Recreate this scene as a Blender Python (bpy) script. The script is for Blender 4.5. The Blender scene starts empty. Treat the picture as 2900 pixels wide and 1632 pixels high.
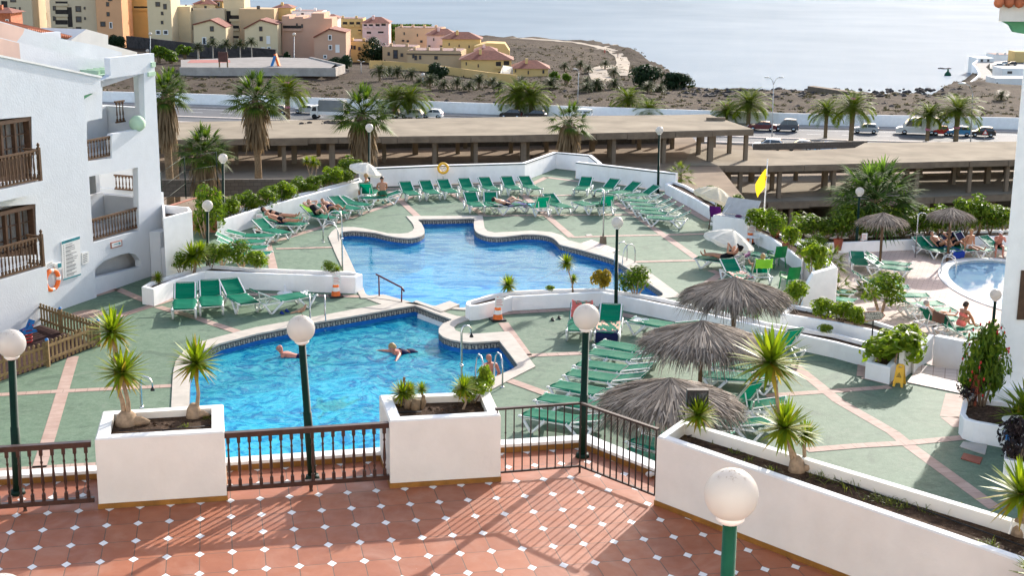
import bpy, bmesh, math, random
from math import sin, cos, pi, radians as RD, hypot, atan2, tan
from mathutils import Vector, Matrix, noise as MN
from mathutils.geometry import tessellate_polygon

sc = bpy.context.scene
C = sc.collection
# ---------------------------------------------------------------- camera
PITCH, ROLL, FX = .2372, .0079, 3578.0      # focal length in units of a 2576 px wide picture
_F = Vector((0, cos(PITCH), -sin(PITCH))); _R = Vector((1, 0, 0)); _U = _R.cross(_F)
CR, CU = cos(ROLL)*_R + sin(ROLL)*_U, -sin(ROLL)*_R + cos(ROLL)*_U
cam = bpy.data.objects.new('camera', bpy.data.cameras.new('camera'))
C.objects.link(cam)
cam.data.sensor_width = 36; cam.data.lens = FX/2576*36
cam.data.clip_start = .5; cam.data.clip_end = 60000
cam.matrix_world = Matrix(((CR.x, CU.x, -_F.x, 0), (CR.y, CU.y, -_F.y, 0), (CR.z, CU.z, -_F.z, 0), (0, 0, 0, 1)))
sc.camera = cam
# ---------------------------------------------------------------- light
SUN_AZ, SUN_EL = RD(27.4), RD(22.6)
world = bpy.data.worlds.new('World'); sc.world = world; world.use_nodes = True
_nt = world.node_tree; _nt.nodes.clear()
_sky = _nt.nodes.new('ShaderNodeTexSky'); _sky.sky_type = 'NISHITA'; _sky.sun_disc = False
_sky.sun_elevation = SUN_EL; _sky.sun_rotation = SUN_AZ; _sky.altitude = 0
_sky.air_density = 1.0; _sky.dust_density = 1.2; _sky.ozone_density = 1.0
_bg = _nt.nodes.new('ShaderNodeBackground'); _bg.inputs[1].default_value = .15
_wo = _nt.nodes.new('ShaderNodeOutputWorld')
_tint = _nt.nodes.new('ShaderNodeMix'); _tint.data_type = 'RGBA'; _tint.blend_type = 'MULTIPLY'; _tint.inputs[0].default_value = 1; _tint.inputs[7].default_value = (1.10, .97, .90, 1)
_nt.links.new(_sky.outputs[0], _tint.inputs[6]); _nt.links.new(_tint.outputs[2], _bg.inputs[0]); _nt.links.new(_bg.outputs[0], _wo.inputs[0])
sun = bpy.data.objects.new('sun', bpy.data.lights.new('sun', 'SUN')); C.objects.link(sun)
sun.data.energy = 3.2; sun.data.angle = RD(.5); sun.data.color = (1, .95, .88)
_sv = Vector((sin(SUN_AZ)*cos(SUN_EL), cos(SUN_AZ)*cos(SUN_EL), sin(SUN_EL)))
sun.rotation_euler = _sv.to_track_quat('Z', 'Y').to_euler()
sc.view_settings.view_transform = 'Standard'; sc.view_settings.look = 'None'
sc.view_settings.exposure = 1.36; sc.view_settings.gamma = 1
sc.cycles.max_bounces = 10; sc.cycles.diffuse_bounces = 3; sc.cycles.transparent_max_bounces = 12
sc.cycles.sample_clamp_indirect = 3; sc.cycles.caustics_refractive = False; sc.cycles.caustics_reflective = False

# ---------------------------------------------------------------- geometry helpers
def ray(x, y): return _F + CR*((x-1288)/FX) - CU*((y-725)/FX)
def G(x, y, z):                              # photo point -> point on the level z
    d = ray(x, y); return d*(z/d.z)
def V(x, y, Y):                              # photo point -> point at distance Y
    d = ray(x, y); return d*(Y/d.y)
def G2(x, y, z): p = G(x, y, z); return (p.x, p.y)
class Plane:                                 # an upright plane through two points; u along it, n towards the viewer
    def __init__(s, a, b):
        s.a = Vector(a); u = Vector((b[0]-a[0], b[1]-a[1], 0)); s.L = u.length; s.u = u.normalized()
        s.n = Vector((s.u.y, -s.u.x, 0))
        s.M = Matrix(((s.u.x, s.n.x, 0, s.a.x), (s.u.y, s.n.y, 0, s.a.y), (0, 0, 1, 0), (0, 0, 0, 1)))
    def uv(s, x, y, off=0):
        d = ray(x, y); t = ((s.a+s.n*off).dot(s.n))/d.dot(s.n); p = d*t
        return ((p-s.a).dot(s.u), p.z)
    def at(s, u, n, z): return s.a + s.u*u + s.n*n + Vector((0, 0, z-s.a.z))
def smooth_loop(pts, k=4):
    n = len(pts); out = []
    for i in range(n):
        p0, p1, p2, p3 = (Vector(pts[(i+j) % n]) for j in (-1, 0, 1, 2))
        for q in range(k):
            t = q/k
            out.append(tuple(.5*((2*p1)+(-p0+p2)*t+(2*p0-5*p1+4*p2-p3)*t*t+(-p0+3*p1-3*p2+p3)*t**3)))
    return out
def area2(p): return sum(p[i][0]*p[(i+1) % len(p)][1]-p[(i+1) % len(p)][0]*p[i][1] for i in range(len(p)))/2
def ccw(p): return list(p) if area2(p) > 0 else list(p)[::-1]
def inset(poly, d):
    p = ccw(poly); n = len(p); out = []
    for i in range(n):
        a, b, c = Vector(p[i-1][:2]), Vector(p[i][:2]), Vector(p[(i+1) % n][:2])
        e1, e2 = (b-a), (c-b)
        if e1.length < 1e-6 or e2.length < 1e-6: out.append(tuple(b)); continue
        e1.normalize(); e2.normalize()
        n1, n2 = Vector((-e1.y, e1.x)), Vector((-e2.y, e2.x)); m = n1+n2
        k = d/max(.35, 1+n1.dot(n2))
        out.append(tuple(b+m*k))
    return out
class MB:                                    # collects shapes; build() links them as one mesh object
    def __init__(s): s.v = []; s.f = []; s.mi = []; s.sm = []; s.M = Matrix()
    def add(s, vs, fs, m=0, smooth=False):
        o = len(s.v); M = s.M
        s.v += [tuple(M @ Vector(p)) for p in vs]
        for f in fs: s.f.append([o+i for i in f]); s.mi.append(m); s.sm.append(smooth)
        return s
    def box(s, x0, x1, y0, y1, z0, z1, m=0):
        return s.add([(x0, y0, z0), (x1, y0, z0), (x1, y1, z0), (x0, y1, z0), (x0, y0, z1), (x1, y0, z1), (x1, y1, z1), (x0, y1, z1)],
                     [(0, 3, 2, 1), (4, 5, 6, 7), (0, 1, 5, 4), (1, 2, 6, 5), (2, 3, 7, 6), (3, 0, 4, 7)], m)
    def bar(s, a, b, w, h, m=0, up=(0, 0, 1)):   # box beam from a to b
        a, b = Vector(a), Vector(b); d = (b-a).normalized(); x = d.cross(Vector(up))
        if x.length < 1e-4: x = d.cross(Vector((1, 0, 0)))
        x.normalize(); y = x.cross(d)
        vs = [p+x*(i*w/2)+y*(j*h/2) for p in (a, b) for i, j in ((-1, -1), (1, -1), (1, 1), (-1, 1))]
        return s.add(vs, [(0, 1, 2, 3), (7, 6, 5, 4), (0, 4, 5, 1), (1, 5, 6, 2), (2, 6, 7, 3), (3, 7, 4, 0)], m)
    def flat(s, poly, z, holes=(), m=0):
        loops = [[Vector((p[0], p[1], z)) for p in ccw(poly)]]+[[Vector((p[0], p[1], z)) for p in h] for h in holes]
        vs = [p for l in loops for p in l]
        fs = []
        for t in tessellate_polygon(loops):
            a, b, c = (vs[i] for i in t)
            fs.append(t if (b-a).cross(c-a).z > 0 else t[::-1])
        return s.add(vs, fs, m)
    def walls(s, poly, z0, z1, inward=False, m=0, smooth=False):
        p = ccw(poly); n = len(p)
        vs = [(q[0], q[1], z0) for q in p]+[(q[0], q[1], z1) for q in p]
        fs = [(i, (i+1) % n, n+(i+1) % n, n+i) for i in range(n)]
        if inward: fs = [f[::-1] for f in fs]
        return s.add(vs, fs, m, smooth)
    def prism(s, poly, z0, z1, holes=(), m=0, bottom=False):
        s.flat(poly, z1, holes, m); s.walls(poly, z0, z1, False, m)
        for h in holes: s.walls(h, z0, z1, True, m)
        if bottom: s.flat(poly, z0, holes, m)
        return s
    def upright(s, poly, n0, n1, holes=(), m=0):  # polygon in (u,z), thickness along n (M maps u,n,z)
        loops = [[Vector((p[0], p[1], 0)) for p in ccw(poly)]]+[[Vector((p[0], p[1], 0)) for p in ccw(h)[::-1]] for h in holes]
        tris = tessellate_polygon(loops); flatv = [p for l in loops for p in l]
        for nn in (n0, n1): s.add([(p.x, nn, p.y) for p in flatv], [tuple(t) for t in tris], m)
        for l in loops:
            k = len(l)
            s.add([(p.x, n0, p.y) for p in l]+[(p.x, n1, p.y) for p in l], [(i, (i+1) % k, k+(i+1) % k, k+i) for i in range(k)], m)
        return s
    def tube(s, pts, r, n=6, m=0, caps=True, smooth=True, sq=1):
        P = [Vector(p) for p in pts]; k = len(P)
        rr = r if isinstance(r, (list, tuple)) else [r]*k
        t = (P[1]-P[0]).normalized(); x = t.orthogonal().normalized(); vs = []
        for i in range(k):
            d = (P[min(i+1, k-1)]-P[max(i-1, 0)]).normalized()
            x = (x-d*x.dot(d)); x = x.normalized() if x.length > 1e-5 else d.orthogonal().normalized(); y = d.cross(x)
            vs += [P[i]+(x*cos(2*pi*j/n)+y*sq*sin(2*pi*j/n))*rr[i] for j in range(n)]
        fs = [(i*n+j, i*n+(j+1) % n, (i+1)*n+(j+1) % n, (i+1)*n+j) for i in range(k-1) for j in range(n)]
        if caps: fs += [tuple(range(n))[::-1], tuple((k-1)*n+j for j in range(n))]
        return s.add(vs, fs, m, smooth)
    def lathe(s, prof, c=(0, 0, 0), n=16, m=0, smooth=True):
        c = Vector(c); k = len(prof)
        vs = [c+Vector((r*cos(2*pi*j/n), r*sin(2*pi*j/n), z)) for r, z in prof for j in range(n)]
        return s.add(vs, [(i*n+j, i*n+(j+1) % n, (i+1)*n+(j+1) % n, (i+1)*n+j) for i in range(k-1) for j in range(n)], m, smooth)
    def ball(s, c, r, seg=16, m=0, sc3=(1, 1, 1)):
        k = seg//2
        vs = []; c = Vector(c)
        for i in range(k+1):
            a = pi*i/k
            for j in range(seg): vs.append(c+Vector((r*sc3[0]*sin(a)*cos(2*pi*j/seg), r*sc3[1]*sin(a)*sin(2*pi*j/seg), -r*sc3[2]*cos(a))))
        return s.add(vs, [(i*seg+j, i*seg+(j+1) % seg, (i+1)*seg+(j+1) % seg, (i+1)*seg+j) for i in range(k) for j in range(seg)], m, True)
    def build(s, name, mat, parent=None, loc=None, coll=True):
        me = bpy.data.meshes.new(name)
        off = Vector(loc) if loc is not None else Vector()
        me.from_pydata([(a-off.x, b-off.y, c-off.z) for a, b, c in s.v], [], s.f)
        mats = mat if isinstance(mat, (list, tuple)) else [mat]
        for q in mats:
            me.materials.append(MT(q))
            if isinstance(q, str) and q not in DEFS: PENDING.append((me, len(me.materials)-1, q))
        me.polygons.foreach_set('material_index', s.mi); me.polygons.foreach_set('use_smooth', s.sm)
        me.update()
        o = bpy.data.objects.new(name, me); C.objects.link(o); o.location = off
        if parent is not None: o.parent = parent
        return o
def frame(p, yaw=0, s=1): return Matrix.Translation(Vector(p)) @ Matrix.Rotation(yaw, 4, 'Z') @ Matrix.Scale(s, 4)
def tag(o, label, cat=None, group=None):
    if label: o['label'] = label
    if cat: o['category'] = cat
    if group: o['group'] = group
    return o
def kind(o, k='structure'): o['kind'] = k; return o
def thing(name, label, cat, loc=(0, 0, 0), yaw=0, group=None, s=1):
    o = bpy.data.objects.new(name, None); C.objects.link(o); o.empty_display_size = .2
    o.location = loc; o.rotation_euler = (0, 0, yaw); o.scale = (s, s, s)
    return tag(o, label, cat, group)
KIDS = {}
def copy_tree(o, loc, yaw=0, label=None, s=1, group=None):
    c = o.copy(); C.objects.link(c); c.location = loc; c.rotation_euler = (0, 0, yaw); c.scale = (s, s, s)
    if label: c['label'] = label
    if group: c['group'] = group
    for ch in o.children:
        d = ch.copy(); C.objects.link(d); d.parent = c
        for g in ch.children:
            e = g.copy(); C.objects.link(e); e.parent = d
    return c
# ---------------------------------------------------------------- materials
class NT:
    def __init__(s, name):
        s.mat = bpy.data.materials.new(name); s.mat.use_nodes = True; s.t = s.mat.node_tree; s.t.nodes.clear()
        s.out = s.n('OutputMaterial')
    def n(s, kind, **kw):
        o = s.t.nodes.new('ShaderNode'+kind)
        for k, v in kw.items(): setattr(o, k, v)
        return o
    def l(s, a, b): s.t.links.new(a, b)
    def put(s, sock, v):
        if hasattr(v, 'links') or isinstance(v, bpy.types.NodeSocket): s.l(v, sock)
        elif isinstance(v, (tuple, list)): sock.default_value = tuple(v)+((1,) if len(v) == 3 and len(sock.default_value) == 4 else ())
        else: sock.default_value = v
    def m(s, op, a, b=0., c=None):
        o = s.n('Math', operation=op); s.put(o.inputs[0], a); s.put(o.inputs[1], b)
        if c is not None: s.put(o.inputs[2], c)
        return o.outputs[0]
    def obj(s): return s.n('TexCoord').outputs['Object']
    def noise(s, vec, scale, detail=3, rough=.55, dist=0):
        o = s.n('TexNoise'); s.put(o.inputs['Scale'], scale); o.inputs['Detail'].default_value = detail
        o.inputs['Roughness'].default_value = rough; o.inputs['Distortion'].default_value = dist
        if vec is not None: s.l(vec, o.inputs['Vector'])
        return o.outputs['Fac']
    def vor(s, vec, scale, feature='F1', out='Distance'):
        o = s.n('TexVoronoi', feature=feature); o.inputs['Scale'].default_value = scale; s.l(vec, o.inputs['Vector']); return o.outputs[out]
    def ramp(s, fac, stops):
        o = s.n('ValToRGB'); e = o.color_ramp.elements
        while len(e) < len(stops): e.new(.5)
        for el, (p, c) in zip(e, stops): el.position = p; el.color = tuple(c)+(1,) if len(c) == 3 else c
        s.put(o.inputs[0], fac); return o.outputs[0]
    def mix(s, fac, a, b, mode='MIX'):
        o = s.n('Mix', data_type='RGBA', blend_type=mode); s.put(o.inputs[0], fac); s.put(o.inputs[6], a); s.put(o.inputs[7], b); return o.outputs[2]
    def mapped(s, vec, scale=(1, 1, 1), rot=(0, 0, 0)):
        o = s.n('Mapping'); s.l(vec, o.inputs[0]); o.inputs['Scale'].default_value = scale; o.inputs['Rotation'].default_value = rot; return o.outputs[0]
    def bump(s, h, strength=.3, dist=.02):
        o = s.n('Bump'); o.inputs['Strength'].default_value = strength; o.inputs['Distance'].default_value = dist; s.put(o.inputs['Height'], h); return o.outputs[0]
    def bsdf(s, col, rough=.7, spec=.3, nrm=None, metal=0, **kw):
        o = s.n('BsdfPrincipled'); s.put(o.inputs['Base Color'], col); s.put(o.inputs['Roughness'], rough)
        o.inputs['Specular IOR Level'].default_value = spec; o.inputs['Metallic'].default_value = metal
        if nrm is not None: s.l(nrm, o.inputs['Normal'])
        for k, v in kw.items(): s.put(o.inputs[k.replace('_', ' ')], v)
        return o.outputs[0]
    def done(s, sh): s.l(sh, s.out.inputs[0]); return s.mat
_MATS, DEFS, PENDING = {}, {}, []
def MT(n):
    if not isinstance(n, str): return n
    if n not in DEFS: return None             # defined further down: filled in at the end
    if n not in _MATS: _MATS[n] = DEFS[n](n)
    return _MATS[n]
def plain(name, col, rough=.6, var=.15, sc_=6, bump=0, spec=.3, metal=0, stain=0, scol=(.2, .16, .12)):
    def make(nm):
        t = NT(nm); c = t.obj(); f = t.noise(c, sc_, 4)
        a = tuple(x*(1-var) for x in col); b = tuple(min(1, x*(1+var)) for x in col)
        k = t.ramp(f, [(.3, a), (.7, b)])
        if stain:
            g = t.noise(t.mapped(c, (1, 1, .35)), sc_*.25, 6, .65)
            k = t.mix(t.m('MULTIPLY', t.ramp(g, [(.5, (0, 0, 0)), (.72, (1, 1, 1))]), stain), k, scol)
        nr = t.bump(t.noise(c, sc_*6, 3), bump) if bump else None
        return t.done(t.bsdf(k, rough, spec, nr, metal))
    DEFS[name] = make
def leaf(name, c1, c2, trans=.45, rough=.5, tint=(1.15, 1.2, .5)):
    c1, c2 = (tuple(x*.84 for x in c) for c in (c1, c2))
    def make(nm):
        t = NT(nm); r = t.n('NewGeometry').outputs['Random Per Island']
        k = t.ramp(r, [(0, c1), (1, c2)])
        a = t.bsdf(k, rough, .2)
        b = t.n('BsdfTranslucent'); t.l(t.mix(1., k, tint, 'MULTIPLY'), b.inputs[0])
        x = t.n('MixShader'); x.inputs[0].default_value = trans; t.l(a, x.inputs[1]); t.l(b.outputs[0], x.inputs[2])
        return t.done(x.outputs[0])
    DEFS[name] = make
def fabric(name, col, trans=.3, rough=.75, var=.08, folds=0):
    def make(nm):
        t = NT(nm); c = t.obj(); f = t.noise(t.mapped(c, (1, 5, 5)), 3, 3)
        k = t.ramp(f, [(.3, tuple(x*(1-var) for x in col)), (.7, tuple(min(1, x*(1+var)) for x in col))])
        nr = t.bump(t.noise(t.mapped(c, (.8, 6, 1)), 2.5, 2), folds, .05) if folds else None
        a = t.bsdf(k, rough, .08, nr)
        b = t.n('BsdfTranslucent'); t.l(k, b.inputs[0])
        x = t.n('MixShader'); x.inputs[0].default_value = trans; t.l(a, x.inputs[1]); t.l(b.outputs[0], x.inputs[2])
        return t.done(x.outputs[0])
    DEFS[name] = make
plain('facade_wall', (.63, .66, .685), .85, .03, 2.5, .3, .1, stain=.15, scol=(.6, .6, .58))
plain('white_wall', (.90, .90, .89), .8, .04, 2.5, .2, .1, stain=.3, scol=(.62, .58, .52))
plain('white_rim', (.80, .80, .77), .8, .05, 3, .15, .15, stain=.25, scol=(.45, .42, .36))
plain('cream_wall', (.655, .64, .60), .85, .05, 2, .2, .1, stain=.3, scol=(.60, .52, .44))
plain('dark_wood', (.042, .016, .010), .45, .3, 9, .1, .4)
plain('brown_wood', (.10, .055, .028), .55, .3, 8, .15, .3)
plain('door_wood', (.085, .045, .026), .5, .25, 8, .1, .35)
plain('black_iron', (.022, .012, .010), .45, .2, 10, 0, .4)
plain('green_paint', (.006, .075, .038), .5, .2, 5, 0, .25)
plain('dark_green_paint', (.004, .022, .014), .6, .2, 5, 0, .15)
plain('pale_green', (.42, .58, .42), .7, .08, 4, .05)
plain('mint_green', (.10, .33, .18), .6, .1, 4)
plain('white_plastic', (.74, .74, .72), .4, .03, 5, 0, .4)
plain('steel', (.55, .57, .58), .25, .05, 5, 0, .5, .9)
plain('red_metal', (.10, .015, .02), .4, .1, 5)
plain('coping', (0.459, 0.418, 0.357), .75, .1, 3, .15, .2, stain=.2, scol=(0.328, 0.295, 0.246))
plain('ochre_tile', (.22, .10, .018), .45, .25, 5, .05, .4)
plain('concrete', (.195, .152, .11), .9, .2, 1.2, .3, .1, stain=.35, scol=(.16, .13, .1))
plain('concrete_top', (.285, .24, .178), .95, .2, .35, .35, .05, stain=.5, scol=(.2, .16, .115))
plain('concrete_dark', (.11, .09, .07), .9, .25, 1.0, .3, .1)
plain('site_ground', (.27, .205, .145), .95, .3, .25, .5, .05, stain=.5, scol=(.16, .13, .10))
plain('asphalt', (0.089, 0.092, 0.098), .8, .12, .6, .1, .25)
plain('pavement', (0.324, 0.297, 0.27), .9, .15, .6, .1, .1)
plain('kerb_stone', (.50, .43, .38), .9, .15, 1.5)
plain('road_paint', (.70, .70, .68), .8, .1, 3)
plain('brown_rubber', (.05, .025, .022), .9, .2, 5, .2, .1)
plain('glass_dark', (.025, .03, .035), .08, .2, 3, 0, .6)
plain('black', (.012, .012, .013), .5, .2, 6)
plain('curtain', (.30, .285, .265), .8, .2, 12)
plain('terracotta', (.36, .13, .075), .7, .2, 5, .1)
plain('orange', (.78, .16, .03), .5, .1, 4)
plain('yellow', (.82, .46, .04), .5, .08, 4)
plain('yellow_flag', (.85, .60, .03), .7, .06, 4)
plain('brick_red', (.25, .06, .03), .6, .15, 6)
plain('trunk', (.20, .145, .09), .9, .35, 9, .6, .05)
plain('yucca_trunk', (.30, .22, .15), .9, .25, 14, .5, .05)
plain('rock', (.095, .075, .065), .95, .4, .8, .6, .05)
def _tile(nm):                               # terracotta octagons with white diamond insets
    t = NT(nm); c = t.obj(); s = t.n('SeparateXYZ'); t.l(c, s.inputs[0])
    u = t.m('DIVIDE', s.outputs[0], .41); v = t.m('DIVIDE', s.outputs[1], .5888)
    du = t.m('ABSOLUTE', t.m('SUBTRACT', u, t.m('ROUND', u))); dv = t.m('ABSOLUTE', t.m('SUBTRACT', v, t.m('ROUND', v)))
    d = t.m('ADD', du, dv)
    dia = t.m('LESS_THAN', d, .152); dg = t.m('LESS_THAN', d, .168)
    g = t.m('LESS_THAN', t.m('MINIMUM', t.m('MULTIPLY', du, .41), t.m('MULTIPLY', dv, .5888)), .0062)
    cb = t.n('CombineXYZ'); t.l(t.m('FLOOR', u), cb.inputs[0]); t.l(t.m('FLOOR', v), cb.inputs[1])
    w = t.n('TexWhiteNoise', noise_dimensions='2D'); t.l(cb.outputs[0], w.inputs['Vector'])
    base = t.ramp(t.noise(c, 3.2, 5, .6), [(.25, (0.244, 0.076, 0.033)), (.55, (0.310, 0.101, 0.046)), (.8, (0.372, 0.134, 0.064))])
    base = t.mix(.45, base, t.ramp(w.outputs['Value'], [(0, (0.241, 0.072, 0.032)), (1, (0.372, 0.130, 0.061))]))
    spot = t.ramp(t.noise(c, 9, 6, .7), [(.64, (0, 0, 0)), (.74, (1, 1, 1))])
    base = t.mix(t.m('MULTIPLY', spot, .45), base, (0.167, 0.072, 0.046))
    dust = t.ramp(t.noise(c, 1.1, 5, .6, 1), [(.5, (0, 0, 0)), (.78, (1, 1, 1))])
    base = t.mix(t.m('MULTIPLY', dust, .38), base, (0.471, 0.289, 0.213))
    grout = t.mix(t.noise(c, 2, 2), (.05, .03, .02), (.16, .10, .065))
    k = t.mix(t.m('MAXIMUM', g, dg), base, grout)
    k = t.mix(dia, k, t.ramp(t.noise(c, 4, 4), [(.3, (.70, .69, .66)), (.7, (.80, .79, .77))]))
    k = t.mix(t.m('MULTIPLY', t.m('LESS_THAN', t.vor(c, 5.5), .022), .7), k, (.5, .46, .42))
    h = t.m('SUBTRACT', t.m('MULTIPLY', t.noise(c, 14, 3), .25), t.m('MULTIPLY', t.m('MAXIMUM', g, t.m('SUBTRACT', dg, dia)), .8))
    return t.done(t.bsdf(k, t.ramp(t.noise(c, 5, 3), [(.3, (.5,)*3), (.7, (.68,)*3)]), .35, t.bump(h, .5, .006)))
DEFS['terrace_tile'] = _tile
def _deck(nm):
    t = NT(nm); c = t.obj()
    k = t.ramp(t.noise(c, .22, 4, .6, .6), [(.28, (0.129, 0.176, 0.129)), (.5, (0.144, 0.207, 0.148)), (.75, (0.176, 0.234, 0.176))])
    k = t.mix(.45, k, t.ramp(t.noise(t.mapped(c, (1, 1, 1)), 5, 6, .8), [(.36, (0.070, 0.113, 0.078)), (.66, (0.234, 0.281, 0.226))]))
    k = t.mix(t.m('MULTIPLY', t.ramp(t.noise(c, 1.3, 6, .7, 1.2), [(.55, (0, 0, 0)), (.75, (1, 1, 1))]), .5), k, (0.234, 0.242, 0.207))
    k = t.mix(t.m('MULTIPLY', t.ramp(t.noise(c, 26, 2), [(.58, (0, 0, 0)), (.75, (1, 1, 1))]), .4), k, (0.066, 0.109, 0.074))
    k = t.mix(t.m('MULTIPLY', t.ramp(t.noise(c, .55, 5, .65, 2), [(.54, (0, 0, 0)), (.66, (1, 1, 1))]), .55), k, (0.074, 0.105, 0.082))
    return t.done(t.bsdf(t.mix(1., k, (.84, .93, .83), 'MULTIPLY'), .72, .2, t.bump(t.noise(c, 22, 4, .7), .6, .012)))
DEFS['green_deck'] = _deck
def _strip(nm):
    t = NT(nm); uv = t.n('TexCoord').outputs['UV']
    b = t.n('TexBrick'); b.offset = 0; t.l(uv, b.inputs['Vector']); b.inputs['Scale'].default_value = 1
    b.inputs['Brick Width'].default_value = .33; b.inputs['Row Height'].default_value = .6; b.inputs['Mortar Size'].default_value = .011
    b.inputs['Color1'].default_value = (.37, .255, .205, 1); b.inputs['Color2'].default_value = (.45, .325, .265, 1); b.inputs['Mortar'].default_value = (.19, .14, .11, 1)
    c = t.obj(); k = t.mix(.4, b.outputs[0], t.ramp(t.noise(c, 3, 5, .65), [(.3, (.29, .18, .14)), (.7, (.53, .39, .32))]))
    return t.done(t.bsdf(k, .75, .25, t.bump(t.noise(c, 12, 3), .3, .01)))
DEFS['brick_strip'] = _strip
def _paving(nm):                             # pinkish brick paving of the lower terrace
    t = NT(nm); c = t.obj()
    b = t.n('TexBrick'); t.l(t.mapped(c, (1, 1, 1), (0, 0, .35)), b.inputs['Vector']); b.inputs['Scale'].default_value = 1
    b.inputs['Brick Width'].default_value = .42; b.inputs['Row Height'].default_value = .21; b.inputs['Mortar Size'].default_value = .014
    b.inputs['Color1'].default_value = (.47, .36, .30, 1); b.inputs['Color2'].default_value = (.56, .44, .38, 1); b.inputs['Mortar'].default_value = (.25, .19, .16, 1)
    k = t.mix(.35, b.outputs[0], t.ramp(t.noise(c, .9, 5, .65), [(.3, (.38, .29, .25)), (.7, (.66, .54, .48))]))
    return t.done(t.bsdf(k, .8, .2))
DEFS['paving'] = _paving
def _stairtile(nm):
    t = NT(nm); c = t.obj()
    b = t.n('TexBrick'); b.offset = 0; t.l(t.mapped(c, (1, 1, 1), (0, 0, .3)), b.inputs['Vector']); b.inputs['Scale'].default_value = 1
    b.inputs['Brick Width'].default_value = .34; b.inputs['Row Height'].default_value = .34; b.inputs['Mortar Size'].default_value = .012
    b.inputs['Color1'].default_value = (.52, .43, .38, 1); b.inputs['Color2'].default_value = (.57, .49, .44, 1); b.inputs['Mortar'].default_value = (.27, .18, .14, 1)
    return t.done(t.bsdf(b.outputs[0], .6, .3))
DEFS['stair_tile'] = _stairtile
def water(name, deep, light, scale, strength, opac, stretch=(1, 1, 1)):
    def make(nm):                            # rippled see-through water: pale caustic light painted into its tint, with a sky reflection
        t = NT(nm); c = t.mapped(t.obj(), stretch)
        w = t.noise(c, scale*.35, 2, .5)
        va = t.n('VectorMath', operation='ADD'); cb = t.n('CombineXYZ')
        t.l(t.m('MULTIPLY', w, 1.6), cb.inputs[0]); t.l(t.m('MULTIPLY', t.noise(c, scale*.5, 2), 1.6), cb.inputs[1])
        t.l(c, va.inputs[0]); t.l(cb.outputs[0], va.inputs[1]); cw = va.outputs[0]
        n1 = t.noise(cw, scale, 3, .5, .8); n2 = t.noise(cw, scale*2.7, 3, .55, 1.2)
        ridge = t.m('SUBTRACT', 1., t.m('MULTIPLY', t.m('ABSOLUTE', t.m('SUBTRACT', n1, .5)), 7.), None)
        ridge2 = t.m('SUBTRACT', 1., t.m('MULTIPLY', t.m('ABSOLUTE', t.m('SUBTRACT', n2, .5)), 8.), None)
        f = t.m('ADD', t.m('MULTIPLY', t.m('MAXIMUM', ridge, 0.), .55), t.m('ADD', t.m('MULTIPLY', t.m('MAXIMUM', ridge2, 0.), .35), t.m('MULTIPLY', t.noise(t.obj(), .16, 2), .5)))
        k = t.ramp(f, [(.16, deep), (.5, (deep[0]+.02, deep[1]*.45+light[1]*.42, deep[2]*.4+light[2]*.55)), (1.0, light)])
        h = t.m('ADD', n1, t.m('MULTIPLY', n2, .35)); nr = t.bump(h, strength, .12)
        tr = t.n('BsdfTransparent'); t.l(k, tr.inputs[0])
        df = t.n('BsdfDiffuse'); t.l(k, df.inputs[0])
        gl = t.n('BsdfGlossy'); gl.inputs['Roughness'].default_value = .04; t.l(nr, gl.inputs['Normal'])
        fr = t.n('Fresnel'); fr.inputs['IOR'].default_value = 1.18; t.l(nr, fr.inputs['Normal'])
        a = t.n('MixShader'); a.inputs[0].default_value = opac; t.l(tr.outputs[0], a.inputs[1]); t.l(df.outputs[0], a.inputs[2])
        b = t.n('MixShader'); t.l(t.m('MULTIPLY', fr.outputs[0], .5), b.inputs[0]); t.l(a.outputs[0], b.inputs[1]); t.l(gl.outputs[0], b.inputs[2])
        return t.done(b.outputs[0])
    DEFS[name] = make
water('pool_water', (.0, .24, .52), (.12, .88, .95), 1.8, .6, .32)
water('calm_water', (.0, .29, .66), (.30, .82, .97), 1.1, .13, .28, (.45, 1.3, 1))
water('still_water', (.38, .62, .78), (.5, .74, .86), .6, .05, .35)
def _basin(nm):
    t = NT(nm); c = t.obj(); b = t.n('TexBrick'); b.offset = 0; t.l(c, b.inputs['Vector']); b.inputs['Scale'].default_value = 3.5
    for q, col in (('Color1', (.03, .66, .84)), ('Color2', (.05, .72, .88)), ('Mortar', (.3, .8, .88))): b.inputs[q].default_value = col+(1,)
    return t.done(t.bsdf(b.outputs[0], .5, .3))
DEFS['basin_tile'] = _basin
plain('basin_wall', (.01, .13, .40), .4, .15, 4)  # darker than the basin tile: the wall's shade is put into its blue
plain('pale_basin', (.55, .72, .80), .6, .05, 3)
plain('frieze_ground', (.40, .375, .31), .6, .1, 6)
plain('frieze_line', (.06, .065, .07), .5, .2, 6)
def _soil(nm):
    t = NT(nm); c = t.obj()
    k = t.ramp(t.noise(c, 7, 6, .72), [(.3, (.022, .014, .009)), (.52, (.07, .042, .026)), (.75, (.17, .11, .07))])
    k = t.mix(t.m('LESS_THAN', t.vor(c, 26), .12), k, (.3, .23, .17))
    return t.done(t.bsdf(k, .95, .1, t.bump(t.noise(c, 16, 5, .7), .9, .04)))
DEFS['soil'] = _soil
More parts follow.
